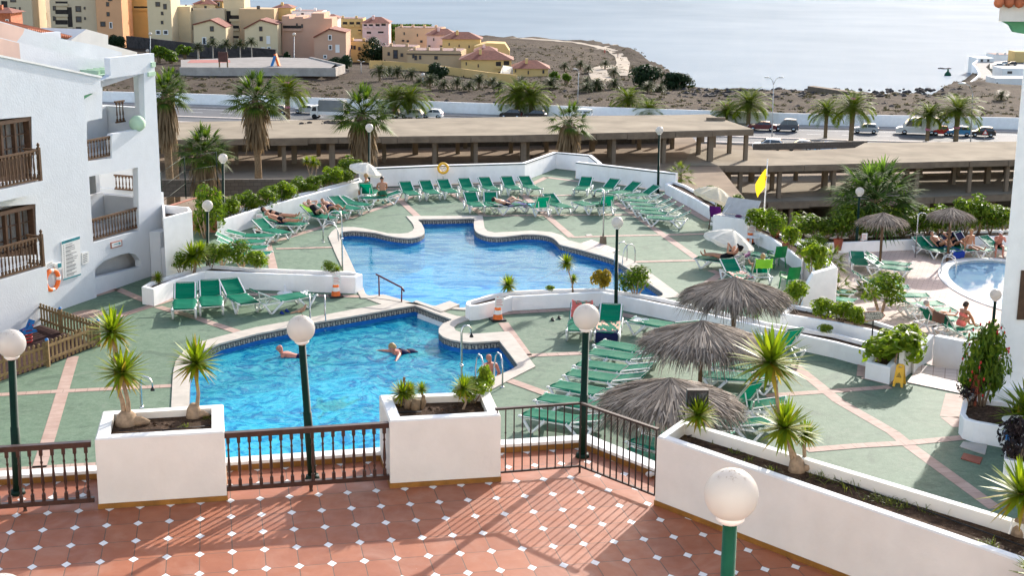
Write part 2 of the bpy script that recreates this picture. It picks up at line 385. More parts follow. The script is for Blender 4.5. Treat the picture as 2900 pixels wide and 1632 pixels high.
def _sea(nm):
    t = NT(nm); c = t.obj()
    n1 = t.noise(t.mapped(c, (.6, 1.5, 1)), .035, 4, .6); n2 = t.noise(t.mapped(c, (.7, 1.3, 1)), .30, 5, .75); n3 = t.noise(c, .012, 3)
    h = t.m('ADD', t.m('MULTIPLY', n1, 1.5), t.m('MULTIPLY', n2, 1.1))
    nr = t.bump(h, .7, 2.2)
    k = t.ramp(n3, [(.3, (.205, .262, .305)), (.7, (.245, .305, .35))])
    d = t.n('BsdfDiffuse'); t.l(k, d.inputs[0]); g = t.n('BsdfGlossy'); g.inputs['Roughness'].default_value = .24; t.l(nr, g.inputs['Normal'])
    x = t.n('MixShader'); x.inputs[0].default_value = .045; t.l(d.outputs[0], x.inputs[1]); t.l(g.outputs[0], x.inputs[2]); return t.done(x.outputs[0])
DEFS['sea'] = _sea
def _scrubland(nm):
    t = NT(nm); c = t.obj()
    k = t.ramp(t.noise(c, .045, 6, .65), [(.28, (.034, .026, .021)), (.5, (.064, .048, .037)), (.72, (.10, .077, .057))])
    k = t.mix(t.m('MULTIPLY', t.ramp(t.noise(c, .4, 5, .7), [(.5, (0, 0, 0)), (.66, (1, 1, 1))]), .55), k, (.095, .085, .055))
    k = t.mix(t.m('MULTIPLY', t.ramp(t.noise(c, .9, 4, .7), [(.62, (0, 0, 0)), (.72, (1, 1, 1))]), .6), k, (.17, .135, .10))
    return t.done(t.bsdf(k, .95, .05, t.bump(t.noise(c, .8, 5, .7), .8, .5)))
DEFS['scrubland'] = _scrubland
plain('dirt_path', (.40, .34, .27), .95, .12, .2, .2, .05)
def _globe(nm):
    t = NT(nm); c = t.obj(); s = t.n('SeparateXYZ'); t.l(c, s.inputs[0])
    dirt = t.m('MULTIPLY', t.ramp(t.noise(c, 26, 4, .7), [(.54, (0, 0, 0)), (.62, (1, 1, 1))]), t.m('MULTIPLY', t.m('MAXIMUM', t.m('SUBTRACT', s.outputs[2], .135), 0.), 14.))
    rust = t.m('MULTIPLY', t.noise(c, 9, 3), t.m('MULTIPLY', t.m('MAXIMUM', t.m('SUBTRACT', -.145, s.outputs[2]), 0.), 18.))
    k = t.mix(t.m('MINIMUM', dirt, .8), (.64, .625, .595), (.22, .15, .08)); k = t.mix(t.m('MINIMUM', rust, .7), k, (.62, .45, .25))
    a = t.bsdf(k, .3, .4); b = t.n('BsdfTranslucent'); t.l(k, b.inputs[0])
    x = t.n('MixShader'); x.inputs[0].default_value = .45; t.l(a, x.inputs[1]); t.l(b.outputs[0], x.inputs[2]); return t.done(x.outputs[0])
DEFS['globe_glass'] = _globe
leaf('yucca_leaf', (.11, .20, .012), (.30, .37, .02), .45, .5)
leaf('yucca_dry', (.30, .22, .02), (.42, .33, .06), .4, .5)
leaf('palm_leaf', (.06, .12, .018), (.13, .20, .03), .45, .55)
leaf('date_leaf', (.10, .17, .010), (.24, .29, .02), .5, .6)
leaf('fan_leaf', (.06, .125, .03), (.12, .21, .045), .5, .8)
leaf('dead_frond', (.16, .115, .065), (.32, .24, .145), .25, .8, (1, .95, .8))
leaf('bush_leaf', (.05, .12, .010), (.19, .27, .02), .45, .5)
leaf('lime_leaf', (.12, .22, .012), (.29, .38, .025), .5, .45)
leaf('dark_leaf', (.012, .03, .010), (.03, .06, .018), .25, .5, (1, 1.2, .6))
leaf('burgundy_leaf', (.018, .014, .016), (.05, .03, .03), .2, .35, (1, 1, 1))
leaf('grass_leaf', (.09, .14, .02), (.24, .26, .05), .5, .5)
leaf('scrub_leaf', (.065, .062, .03), (.15, .13, .075), .25, .8, (1, 1, .8))
leaf('thatch', (.09, .068, .052), (.55, .46, .37), .2, .85, (1, 1, 1))
fabric('sling_green', (.0, .19, .105), .3, .55, .1, .3)
fabric('canvas_white', (.80, .77, .70), .35)
fabric('canvas_cream', (.80, .72, .56), .4)
fabric('towel_lime', (.28, .62, .05), .2)
fabric('towel_blue', (.02, .05, .30), .15)
fabric('towel_navy', (.012, .016, .06), .1)
fabric('towel_purple', (.10, .05, .28), .15)
fabric('towel_plum', (.14, .05, .13), .15)
fabric('towel_red', (.70, .16, .13), .2)
fabric('towel_peach', (.80, .50, .36), .2)
fabric('towel_white', (.80, .79, .77), .2)
fabric('towel_teal', (.05, .45, .55), .2)
fabric('towel_brown', (.16, .09, .06), .1)
fabric('black_cloth', (.012, .012, .016), .05)
fabric('coral_cloth', (.85, .20, .17), .1)
fabric('teal_cloth', (.05, .35, .36), .1)
fabric('green_short', (.02, .12, .07), .05)
plain('skin_tan', (.42, .21, .125), .55, .08, 8)
plain('skin_pale', (.55, .32, .23), .55, .08, 8)
plain('skin_red', (.50, .20, .14), .55, .1, 8)
plain('hair_dark', (.02, .014, .01), .6, .3, 20)
plain('hair_grey', (.30, .27, .24), .6, .2, 20)
plain('hair_blond', (.38, .24, .10), .6, .2, 20)
plain('stone_wall', (.20, .165, .14), .9, .4, 1.2, .6)
plain('lava_stone', (.05, .045, .045), .9, .4, 1., .6)
ZT, ZD, ZP = -7.63, -12.3, -13.9             # terrace, pool deck, lower terrace
TYAW = .2046; TO = Vector((-3.5277, 18.7867, ZT))
TM = Matrix.Translation(TO) @ Matrix.Rotation(TYAW, 4, 'Z')
TMI = TM.inverted()
def T2(x, y, z=ZT): p = TMI @ G(x, y, z); return (p.x, p.y)   # photo point -> terrace coordinates
# ---------------- tiled terrace
curb = [T2(-700, 1279), T2(0, 1222), T2(570, 1187), T2(960, 1160), T2(1290, 1139), T2(1459, 1128), T2(1650, 1204), T2(2700, 1640)]
m = MB(); m.flat([(-16, -16), (14, -16)]+[curb[-1]]+curb[-2::-1]+[], 0)
o = m.build('terrace_floor', 'terrace_tile'); o.matrix_world = TM; kind(o)
def path_band(mb, pts, w0, w1, z0, z1, mi=0):  # a band along an open path, offsets w0..w1 to the left of it
    n = len(pts); P = [Vector(p) for p in pts]; L = []
    for i in range(n):
        d = (P[min(i+1, n-1)]-P[max(i-1, 0)]).normalized(); nn = Vector((-d.y, d.x))
        if 0 < i < n-1:
            e = (P[i]-P[i-1]).normalized(); k = 1/max(.4, nn.dot(Vector((-e.y, e.x))))
        else: k = 1
        L.append((P[i]+nn*w0*k, P[i]+nn*w1*k))
    vs = []
    for a, b in L: vs += [(a.x, a.y, z0), (b.x, b.y, z0), (b.x, b.y, z1), (a.x, a.y, z1)]
    fs = [(i*4+a, i*4+4+a, i*4+4+b, i*4+b) for i in range(n-1) for a, b in ((0, 3), (3, 2), (2, 1))]
    fs = [f[::-1] for f in fs]+[(0, 1, 2, 3), tuple((n-1)*4+i for i in (3, 2, 1, 0))]
    return mb.add(vs, fs, mi)
cu = thing('curb', 'low white curb with ochre tile skirting at the terrace edge', 'curb')
cu.matrix_world = TM
m = MB(); path_band(m, curb, .012, .24, -5, .13); m.build('curb_wall', 'white_rim', cu)
m = MB(); path_band(m, curb, 0, .011, 0, .085); m.build('skirting', 'ochre_tile', cu)
# ---------------- pool outlines (photo points at deck level)
def loop(pts, z=ZD): return [G2(x, y, z) for x, y in pts]
UP_IN = [(923, 744), (913, 725), (894, 685), (878, 650), (862, 615), (854, 598), (856, 588), (869, 584), (889, 582.5), (914, 584), (944, 587.5), (976, 595), (1009, 600), (1034, 601), (1054, 597), (1064, 591), (1068, 585), (1066, 575), (1059, 562), (1053, 554),
         (1100, 553), (1150, 552), (1191, 551), (1192, 562), (1193, 575), (1198, 585), (1211, 592), (1231, 597), (1256, 598), (1288, 595), (1325, 591), (1363, 593), (1388, 599), (1401, 609), (1409, 617), (1428, 622), (1463, 631), (1533, 651), (1560, 665), (1605, 695), (1645, 724), (1668, 742),
         (1640, 748), (1513, 729), (1400, 734), (1260, 739), (1196, 756), (1170, 776), (1128, 773), (1094, 772), (1042, 765), (985, 752), (948, 747)]
UP_OUT = [(908, 752), (893, 725), (865, 685), (844, 640), (826, 597), (834, 585), (844, 577), (861, 573.5), (889, 573), (914, 576), (944, 582), (976, 589), (1006, 590), (1026, 588), (1038, 582), (1042, 575), (1038, 564), (1030, 555), (1022, 545.5),
          (1100, 545), (1160, 544.3), (1214, 543.5), (1216, 557), (1219, 575), (1226, 583), (1244, 587), (1288, 585), (1338, 582), (1388, 586), (1414, 594), (1430, 606), (1470, 617), (1530, 634), (1590, 656), (1638, 690), (1685, 725), (1716, 748),
          (1640, 757), (1513, 738), (1400, 744), (1270, 750), (1200, 767), (1178, 783), (1128, 779), (1094, 777), (1042, 769), (980, 757), (945, 752)]
LO_IN = [(1044, 771), (1000, 778), (900, 796), (804, 812), (720, 828), (644, 843), (600, 855), (550, 868), (507, 886), (489, 906), (480, 926), (478, 950), (476, 1020), (474, 1240), (1000, 1240), (1000, 1110), (1060, 1042), (1120, 1007), (1194, 971), (1244, 952), (1288, 932), (1303, 922),
         (1288, 901), (1256, 860), (1209, 863.5), (1181, 864.5), (1159, 862), (1134, 857.5), (1114, 850), (1103.5, 840), (1104, 829), (1114, 817), (1138, 807), (1090, 789)]
LO_OUT = [(1046, 763), (979, 765), (900, 779), (804, 797), (720, 812), (644, 826), (600, 837), (550, 850), (500, 864), (462, 887), (442, 912), (436, 937), (434, 962), (431, 1022), (424, 1260), (1050, 1260), (1050, 1120), (1100, 1060), (1150, 1027), (1249, 977), (1288, 955), (1347, 925),
          (1288, 845), (1279, 837), (1264, 837.5), (1206, 842), (1164, 841), (1146, 834), (1142, 826), (1150, 818), (1180, 806), (1172, 800), (1150, 798), (1090, 779)]
def soften(pts): return smooth_loop(pts, 3)
up_in, up_out = loop(soften(UP_IN)), loop(UP_OUT)
lo_in, lo_out = loop(LO_IN), loop(LO_OUT)
# ---------------- deck
deck = [(-40, 28), (-40, 46)]+[G2(x, y, ZD) for x, y in ((330, 700), (405, 650), (405, 560), (540, 580), (640, 548), (911, 475), (1320, 455.5), (1398, 424), (1447, 430), (1447, 449), (1672, 482), (1790, 550), (1932, 612), (2014, 683), (2012, 790), (2192, 862), (2300, 905), (2360, 925), (2470, 965), (2520, 1000))]+[(40, 45), (40, 10), (-40, 10)]
m = MB(); m.flat(deck, ZD, [up_out, lo_out]); m.build('pool_deck', 'green_deck')['kind'] = 'structure'
m = MB(); m.flat(deck, ZD-6); m.walls(deck, ZD-6, ZD-.02)
m.build('deck_base', 'concrete')['kind'] = 'structure'
for nm, oo, ii, zw, wm in (('upper', up_out, up_in, ZD-.30, 'calm_water'), ('lower', lo_out, lo_in, ZD-.34, 'pool_water')):
    m = MB(); m.prism(oo, ZD-.1, ZD+.035, [ii]); kind(m.build('pool_coping', 'coping'))
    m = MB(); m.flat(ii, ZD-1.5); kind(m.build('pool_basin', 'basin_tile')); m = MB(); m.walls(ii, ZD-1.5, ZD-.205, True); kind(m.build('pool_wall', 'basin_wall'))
    m = MB(); m.walls(ii, ZD-.20, ZD-.02, True); kind(m.build('pool_frieze', 'frieze_ground'))
    m = MB(); m.flat(inset(ii, .002), zw); kind(m.build('pool_water', wm))
    # meander pattern on the tile frieze
    KEY = ("111111", "000010", "011010", "010010", "011110", "000000")
    P = ccw(ii); m = MB(); s = 0; cell = .034
    for i in range(len(P)):
        a, b = Vector(P[i]), Vector(P[(i+1) % len(P)]); L = (b-a).length; d = (b-a)/L; nn = Vector((-d.y, d.x))*.006
        k = 0
        while k*cell < L-.02:
            col = int(s+k) % 6; x0, x1 = k*cell, min(L, (k+1)*cell)
            r = 0
            while r < 5:
                if KEY[r][col] == '1':
                    e = r
                    while e < 5 and KEY[e][col] == '1': e += 1
                    p, q = a+d*x0+nn, a+d*x1+nn; z1, z0 = ZD-.025-r*cell, ZD-.025-e*cell
                    m.add([(p.x, p.y, z0), (q.x, q.y, z0), (q.x, q.y, z1), (p.x, p.y, z1)], [(0, 1, 2, 3)]); r = e
                else: r += 1
            k += 1
        s += k
    kind(m.build('pool_meander', 'frieze_line'))
# ---------------- brick strips in the deck
def strip(pts, w, z=ZD+.005, name='deck_strip'):
    P = [Vector(G2(x, y, z)) for x, y in pts]; m = MB(); uvs = []; run = 0
    for i in range(len(P)-1):
        a, b = P[i], P[i+1]; d = (b-a).normalized(); n = Vector((-d.y, d.x))*w/2; L = (b-a).length
        m.add([(a.x-n.x, a.y-n.y, z), (b.x-n.x, b.y-n.y, z), (b.x+n.x, b.y+n.y, z), (a.x+n.x, a.y+n.y, z)], [(0, 1, 2, 3)])
        uvs += [(run, 0), (run+L, 0), (run+L, w), (run, w)]; run += L
    o = m.build(name, 'brick_strip'); u = o.data.uv_layers.new(name='UVMap')
    for k, q in enumerate(uvs): u.data[k].uv = q
    o['kind'] = 'structure'; return o
_k = 0
for w, pts in [(.34, [(184, 897), (127, 1087), (98, 1178)]), (.3, [(-60, 997), (150, 985), (434, 971)]), (.34, [(397, 772), (490, 799), (600, 836)]),
               (.34, [(60, 801), (150, 770), (295, 727), (352, 752), (392, 766)]), (.34, [(295, 797), (360, 776), (442, 750), (515, 741), (640, 741), (905, 746)]),
               (.45, [(-80, 1192), (240, 1172)]), (.34, [(1004, 506), (840, 562), (676, 612)]), (.34, [(672, 612), (688, 678)]), (.34, [(981, 480), (1051, 545)]),
               (.26, [(694, 626), (836, 622)]), (.34, [(1004, 506), (1030, 497), (1075, 480)]), (.34, [(1120, 480), (1160, 500), (1216, 543)]), (.3, [(1216, 543.5), (1288, 542), (1610, 540)]),
               (.34, [(1313, 488), (1438, 597)]), (.3, [(1310, 493), (1438, 491)]), (.34, [(1330, 467), (1374, 446), (1460, 457)]), (.34, [(1540, 504), (1610, 550), (1755, 652)]),
               (.3, [(1438, 597), (1560, 593), (1678, 591), (1800, 588)]), (.3, [(1593, 659), (1750, 655)]), (.55, [(1664, 487), (1786, 556)]), (.4, [(914, 478), (1120, 469), (1320, 459)]),
               (.34, [(1788, 680), (1813, 690), (1775, 715)]), (.34, [(1266, 812), (1325, 895), (1463, 889)]), (.34, [(1280, 957), (1330, 975), (1420, 1008), (1560, 1060)]),
               (.4, [(1171, 799), (1288, 787), (1513, 774), (1553, 789), (1700, 820)]), (.36, [(1996, 918), (2110, 1010), (2245, 1088), (2282, 1118), (2505, 1280)]),
               (.32, [(1925, 996), (2087, 985), (2240, 974)]), (.34, [(2028, 1133), (2160, 1122), (2282, 1115), (2505, 1094)]), (.4, [(1990, 872), (2175, 909)]),
               (.4, [(2175, 912), (2172, 948), (2245, 965)]), (.5, [(2402, 992), (2388, 1050), (2420, 1075), (2520, 1096)]), (.45, [(560, 583), (640, 551), (913, 478)]),
               (.4, [(405, 655), (440, 632), (480, 628)]), (.4, [(405, 655), (392, 712)])]:
    strip(pts, w, ZD+.005+.0025*(_k % 5)); _k += 1
# light slabs and drain covers in the deck
def slab(pts, mat, name, label, cat, z=ZD+.022, h=.02):
    m = MB(); m.prism([G2(x, y, z) for x, y in pts], z-h, z); o = m.build(name, mat); tag(o, label, cat); return o
kind(slab([(1430, 622), (1488, 603), (1560, 630), (1520, 640)], 'stair_tile', 'shower_floor', None, None))
slab([(2414, 1124), (2423, 1111), (2484, 1119), (2478, 1144)], 'coping', 'drain_cover', 'pale rectangular cover plate set in the deck beside the red grating', 'cover')
slab([(2417, 1154), (2424, 1140), (2472, 1152), (2465, 1168)], 'brick_red', 'drain_grating', 'dark red slotted drain grating in the deck', 'grating')
slab([(1473, 590), (1487, 589), (1491, 592), (1477, 594)], 'coping', 'hatch_cover', 'small white square hatch in the far green deck', 'cover')
slab([(830, 742), (836, 738), (853, 738), (851, 745)], 'coping', 'drain_cover', 'pale cover plate on the deck beside the traffic cone by the left planter', 'cover')
m = MB(); c_ = G(221, 790, ZD+.012); m.lathe([(0, .008), (.5, .008), (.55, 0)], c_, 24); tag(m.build('manhole_cover', 'brick_strip'), 'round manhole cover by the wooden picket fence', 'cover')
kind(slab([(2282, 962), (2314, 918), (2440, 935), (2413, 989)], 'stair_tile', 'tiled_landing', None, None, ZD+.03))
kind(slab([(905, 745), (965, 741), (1040, 762), (960, 766)], 'coping', 'pool_step', None, None, ZD+.02))
# overflow bridge between the pools
m = MB(); m.prism([G2(*p, ZD) for p in ((1040, 763), (1048, 760), (1118, 784), (1111, 789))], ZD-.12, ZD+.06)
m.prism([G2(*p, ZD) for p in ((1090, 776), (1131, 762), (1156, 771), (1114, 788))], ZD-.1, ZD+.065)
tag(m.build('bridge_slab', 'coping'), 'white stone slab bridging the gap between the two pools', 'slab')
m = MB(); m.prism([G2(*p, ZD) for p in ((1050, 777), (1056, 775), (1142, 806), (1138, 809))], ZD-1.2, ZD-.2)
tag(m.build('weir', 'white_rim'), 'thin white weir wall dividing the two pools', 'wall')
# ---------------- lower terrace with the round pool
low = [G2(x, y, ZP) for x, y in ((1985, 620), (2072, 640), (2107, 627), (2540, 612), (2700, 600), (2760, 800), (2560, 960), (2350, 960), (2290, 905), (2090, 830), (2105, 690))]
m = MB()
pin = [G2(2480+117*cos(a), 722+59*sin(a), ZP) for a in [2*pi*i/40 for i in range(40)]]
pin = [(p[0]+.0, p[1]) for p in pin]
pc = G(2572, 722, ZP); pin = [(pc.x+2.75*cos(2*pi*i/48), pc.y+5.2*sin(2*pi*i/48)) for i in range(48)]; pout = inset(pin, -.42)
m.flat(low, ZP, [pout]); kind(m.build('lower_terrace', 'paving'))
m = MB(); m.flat(low, ZP-4); m.walls(low, ZP-4, ZP-.02); kind(m.build('lower_terrace_base', 'concrete'))
m = MB(); m.prism(pout, ZP-.1, ZP+.04, [pin]); kind(m.build('pool_coping', 'white_rim'))
m = MB(); m.walls(pin, ZP-1, ZP, True); m.flat(pin, ZP-1); kind(m.build('pool_basin', 'pale_basin'))
m = MB(); m.flat(pin, ZP-.1); kind(m.build('pool_water', 'still_water'))
# ---------------- sea, coast, scrubland, road
ZSEA, ZR = -48.0, -26.7
m = MB(); m.flat([(-25000, 60), (25000, 60), (25000, 45000), (-25000, 45000)], ZSEA); kind(m.build('sea', 'sea'))
coast = [G2(*p) for p in ((-900, 30, -27), (0, -25, -29), (500, 20, -32), (800, 38, -33.5), (980, 58, -34.5), (1090, 78, -34.8), (1180, 85, -35), (1290, 91, -35), (1420, 99, -36), (1500, 104, -36.5), (1545, 110, -36.5), (1590, 124, -37), (1625, 143, -37.5), (1655, 160, -38), (1664, 175, -38.5), (1690, 210, -37), (1760, 222, -35.5), (1930, 225, -35), (2030, 228, -35), (2200, 231, -35), (2330, 233, -35), (2395, 226, -38.5), (2430, 208, -41), (2448, 185, -43), (2442, 165, -43.5), (2450, 150, -43.5), (2510, 136, -43.5), (2700, 133, -43.5))]
coast += [(260, 420), (260, 60), (-260, 60), (-260, 300)]
CTRL = [(-900, 120, -27), (0, 100, -28), (300, 130, -28.5), (500, 140, -29), (640, 190, -27.8), (640, 230, -26.8), (900, 140, -31.5), (900, 200, -28.5), (1100, 110, -33.5), (1200, 180, -32.5), (1100, 230, -28), (1380, 195, -32.5),
        (1090, 80, -34.8), (1290, 95, -35.2), (1290, 140, -34.5), (1420, 100, -36), (1440, 150, -35), (1545, 112, -36.5), (1520, 190, -34), (1560, 160, -36), (1655, 162, -38), (1600, 220, -31), (1500, 235, -29), (1760, 224, -35.5), (1800, 250, -30), (1930, 227, -35), (2200, 233, -35), (2000, 265, -29), (2300, 262, -29.5), (2400, 233, -36), (2500, 280, -29), (2470, 245, -36), (2440, 215, -42), (2460, 195, -43.4), (2520, 185, -43.4), (2520, 165, -43.5), (2500, 145, -43.5), (2560, 160, -43.5), (2560, 215, -42.5), (2560, 240, -36), (2640, 160, -43.5)]
CP = [(G(x, y, z).x, G(x, y, z).y, z) for x, y, z in CTRL]
WALLP = [(-400, 240), (442, 262), (736, 272), (1119, 285), (1254, 290), (2007, 316), (2207, 320), (2552, 327), (3100, 346)]
WL = [Vector(G2(x, y, ZR)) for x, y in WALLP]
CP += [(p.x+dx*2, p.y+4+dx, ZR+.2) for p in WL for dx in (0, 3)]
def inside(x, y, poly):
    r = False; j = len(poly)-1
    for i in range(len(poly)):
        xi, yi = poly[i]; xj, yj = poly[j]
        if (yi > y) != (yj > y) and x < (xj-xi)*(y-yi)/(yj-yi)+xi: r = not r
        j = i
    return r
def edge_dist(x, y, poly):
    b = 1e9
    for i in range(len(poly)):
        ax, ay = poly[i-1]; bx, by = poly[i]; dx, dy = bx-ax, by-ay
        t = max(0, min(1, ((x-ax)*dx+(y-ay)*dy)/(dx*dx+dy*dy+1e-9))); b = min(b, hypot(x-ax-t*dx, y-ay-t*dy))
    return b
def wall_y(x):
    for a, b in zip(WL, WL[1:]):
        if a.x <= x <= b.x: return a.y+(b.y-a.y)*(x-a.x)/(b.x-a.x)
    return WL[0].y if x < WL[0].x else WL[-1].y
def ground(x, y):
    if y < wall_y(x)+1.2: return ZR-.5
    sw = sz = 0
    for cx, cy, cz in CP:
        d = ((x-cx)**2+((y-cy)*.8)**2)+4; w = 1/d**1.6; sw += w; sz += w*cz
    z = sz/sw
    k = min(1, (y-wall_y(x)-1.2)/6)
    return (1-k)*(ZR)+k*z
def terrain_z(x, y):
    z = ground(x, y)
    if y > wall_y(x)+3: z += MN.noise(Vector((x*.05, y*.05, 0)))*.5+MN.noise(Vector((x*.25, y*.2, 3)))*.28
    return z
m = MB(); NX, NY = 120, 240; X0, X1, Y0, Y1 = -150, 165, 190, 800; vs = []
for j in range(NY+1):
    y = Y0+(Y1-Y0)*(j/NY)**1.15
    for i in range(NX+1):
        x = X0+(X1-X0)*i/NX; x = x*(1+.0009*(y-190)) if x < 0 else x
        if inside(x, y, coast):
            z = terrain_z(x, y); d = edge_dist(x, y, coast)
            if d < 9 and y > 270: z += MN.noise(Vector((x*.3, y*.3, 7)))*1.1
        else:
            d = edge_dist(x, y, coast); z = max(ZSEA-3, ground(x, y)-.5-d*1.3+MN.noise(Vector((x*.2, y*.2, 1)))*min(2, d*.4))
        vs.append((x, y, z))
m.add(vs, [(j*(NX+1)+i, j*(NX+1)+i+1, (j+1)*(NX+1)+i+1, (j+1)*(NX+1)+i) for j in range(NY) for i in range(NX)], 0, True)
kind(m.build('coastal_ground', 'scrubland'))
def ray_ground(x, y):                        # photo point -> point on the terrain
    d = ray(x, y); t = 60.
    while t < 900:
        p = d*t
        if p.z < terrain_z(p.x, p.y): break
        t += 1.5
    return d*t
def drape(pts, w, mat, name, lift=.12):
    P = []
    for a, b in zip(pts, pts[1:]):
        for k in range(6):
            t = k/6; P.append(ray_ground(a[0]+(b[0]-a[0])*t, a[1]+(b[1]-a[1])*t))
    P.append(ray_ground(*pts[-1])); m = MB(); vs = []
    for i, p in enumerate(P):
        d = P[min(i+1, len(P)-1)]-P[max(i-1, 0)]; d.z = 0; d.normalize(); n = Vector((-d.y, d.x, 0))
        for k in (-1, -.33, .33, 1):
            q = p+n*k*w/2; vs.append((q.x, q.y, terrain_z(q.x, q.y)+lift))
    m.add(vs, [(i*4+k, i*4+k+1, i*4+k+5, i*4+k+4) for i in range(len(P)-1) for k in range(3)]); return kind(m.build(name, mat))
drape([(1290, 96), (1370, 101), (1450, 108), (1500, 117), (1540, 128), (1562, 145), (1568, 160), (1562, 178), (1580, 192)], 4.2, 'dirt_path', 'dirt_path')
drape([(1540, 166), (1500, 176), (1515, 205)], 5.5, 'dirt_path', 'dirt_path')
drape([(1500, 125), (1530, 117), (1548, 113)], 1.6, 'dirt_path', 'dirt_path')
# road with kerbs, pavement and lot markings
def along(off, x0=-95, x1=120):              # a line parallel to the boundary wall, off metres nearer
    return [(x, wall_y(x)-off) for x in [x0+(x1-x0)*i/24 for i in range(25)]]
def road_sheet(o0, o1, z, mat, name):
    a, b = along(o0), along(o1); m = MB(); vs = [(p[0], p[1], z) for p in a+b]; n = len(a)
    m.add(vs, [(i+n, i+n+1, i+1, i) for i in range(n-1)]); return kind(m.build(name, mat))
m = MB(); m.flat([(-150, 150), (150, 150), (150, 222), (60, 226), (-60, 262), (-150, 285)], ZR-.12); kind(m.build('road_base', 'site_ground'))
road_sheet(.3, 3.4, ZR+.13, 'pavement', 'pavement'); road_sheet(3.5, 24, ZR, 'asphalt', 'road')
m = MB(); path_band(m, along(3.4), -.2, 0, ZR-.1, ZR+.135); kind(m.build('kerb', 'kerb_stone'))
for o_ in (16.3, 23):
    m = MB(); path_band(m, along(o_), -.9, 0, ZR-.1, ZR+.13); kind(m.build('kerb', 'kerb_stone'))
m = MB()
for i in range(40):
    x = -92+i*5; y = wall_y(x)-10.4; y2 = wall_y(x+2)-10.4
    m.add([(x, y, ZR+.005), (x+2, y2, ZR+.005), (x+2, y2+.16, ZR+.005), (x, y+.16, ZR+.005)], [(0, 1, 2, 3)])
a = along(5.9); b = along(6.05)
m.add([(p[0], p[1], ZR+.005) for p in a+b], [(i+25, i+26, i+1, i) for i in range(24)]); kind(m.build('road_marking', 'road_paint'))
w_ = thing('boundary_wall', 'long white boundary wall between the road and the scrubland', 'wall')
m = MB(); path_band(m, [(p.x, p.y) for p in WL], 0, .3, ZR-.3, ZR+1.85); m.build('wall_body', 'white_wall', w_)
# site ground below the concrete frames
m = MB(); m.flat([(-120, 74), (18, 74), (19, 131), (19, 153), (-120, 153)], -19.75); m.flat([(18, 60), (90, 60), (90, 160), (18, 160)], -25.7)
m.walls([(18, 74), (18.02, 74), (18.02, 131), (18, 131)], -25.7, -19.75)
kind(m.build('site_ground', 'site_ground'))
# ---------------- planters and low walls
def planter(name, label, pts, ztop, zbase, t=.16, soil=.12, wall='white_wall', rim='white_rim', skirt=None, world=False, soilmat='soil', cat='planter'):
    P = ccw([p if world else G2(p[0], p[1], ztop) for p in pts]); I = inset(P, t); O2 = inset(P, .02)
    r = thing(name, label, cat, (sum(p[0] for p in P)/len(P), sum(p[1] for p in P)/len(P), zbase)); inv = -Vector(r.location)
    def add(mb, n, mt): o = mb.build(n, mt, r); o.location = inv
    m = MB(); m.walls(P, zbase, ztop-.02); m.add([(a[0], a[1], ztop-.02) for a in P]+[(a[0], a[1], ztop) for a in O2], [(i, (i+1) % len(P), len(P)+(i+1) % len(P), len(P)+i) for i in range(len(P))]); m.walls(I, ztop-soil-.15, ztop, True); add(m, 'planter_wall', wall)
    m = MB(); m.flat(O2, ztop, [I]); add(m, 'rim', rim)
    m = MB(); IS = inset(P, t-.004); k = 14
    xs = [p[0] for p in IS]; ys = [p[1] for p in IS]
    m.flat(IS, ztop-soil)
    for q in range(60):                      # crumbs and stones in the soil
        random.seed(q*7+len(name)+int(ztop*10)); x, y = random.uniform(min(xs), max(xs)), random.uniform(min(ys), max(ys))
        if inside(x, y, I): s_ = random.uniform(.01, .04); m.ball((x, y, ztop-soil), s_, 6, 0, (1, 1, .7))
    add(m, 'soil', soilmat)
    if skirt:
        m = MB(); Q = inset(P, -.012); m.walls(Q, zbase, zbase+skirt); m.flat(Q, zbase+skirt, [inset(P, .003)]); add(m, 'skirting', 'ochre_tile')
    return r
PT = ZT+1.02
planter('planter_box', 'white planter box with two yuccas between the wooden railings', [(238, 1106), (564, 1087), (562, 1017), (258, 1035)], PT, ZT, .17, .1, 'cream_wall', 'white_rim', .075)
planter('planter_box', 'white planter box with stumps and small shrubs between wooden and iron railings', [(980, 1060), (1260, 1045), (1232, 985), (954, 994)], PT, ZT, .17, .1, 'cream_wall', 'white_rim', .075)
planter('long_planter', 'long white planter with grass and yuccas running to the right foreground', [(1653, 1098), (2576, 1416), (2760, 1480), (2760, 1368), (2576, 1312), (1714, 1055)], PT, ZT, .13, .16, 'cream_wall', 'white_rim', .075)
planter('planter', 'white planter behind the four green loungers on the left deck', [(356, 722), (386, 728), (440, 705), (515, 683), (700, 690), (894, 697), (912, 690), (885, 683), (760, 679), (640, 674), (530, 666), (440, 689), (375, 710)], ZD+.62, ZD, .14)
planter('planter', 'long curved white planter with the no running sign in front of the main pool', [(1171, 766), (1182, 771), (1206, 769), (1250, 759), (1288, 747), (1400, 741), (1513, 736), (1556, 744), (1700, 774), (1838, 805), (1932, 826), (2100, 862), (2196, 888), (2196, 863), (2100, 838), (1932, 811), (1800, 779), (1650, 746), (1560, 731), (1513, 725), (1400, 727), (1290, 732), (1248, 738), (1195, 752), (1174, 758)], ZD+.5, ZD, .14)
planter('planter_box', 'small white planter box with the round green bush beside the wet floor sign', [(2178, 911), (2240, 926), (2278, 882), (2208, 876)], ZD+.52, ZD, .15)
planter('planter', 'raised white planter with young shrubs behind the restaurant sign', [(1964, 790), (2100, 812), (2192, 831), (2250, 850), (2302, 888), (2332, 848), (2300, 838), (2200, 806), (2080, 782), (1990, 765)], ZD+.68, ZD-.1, .14)
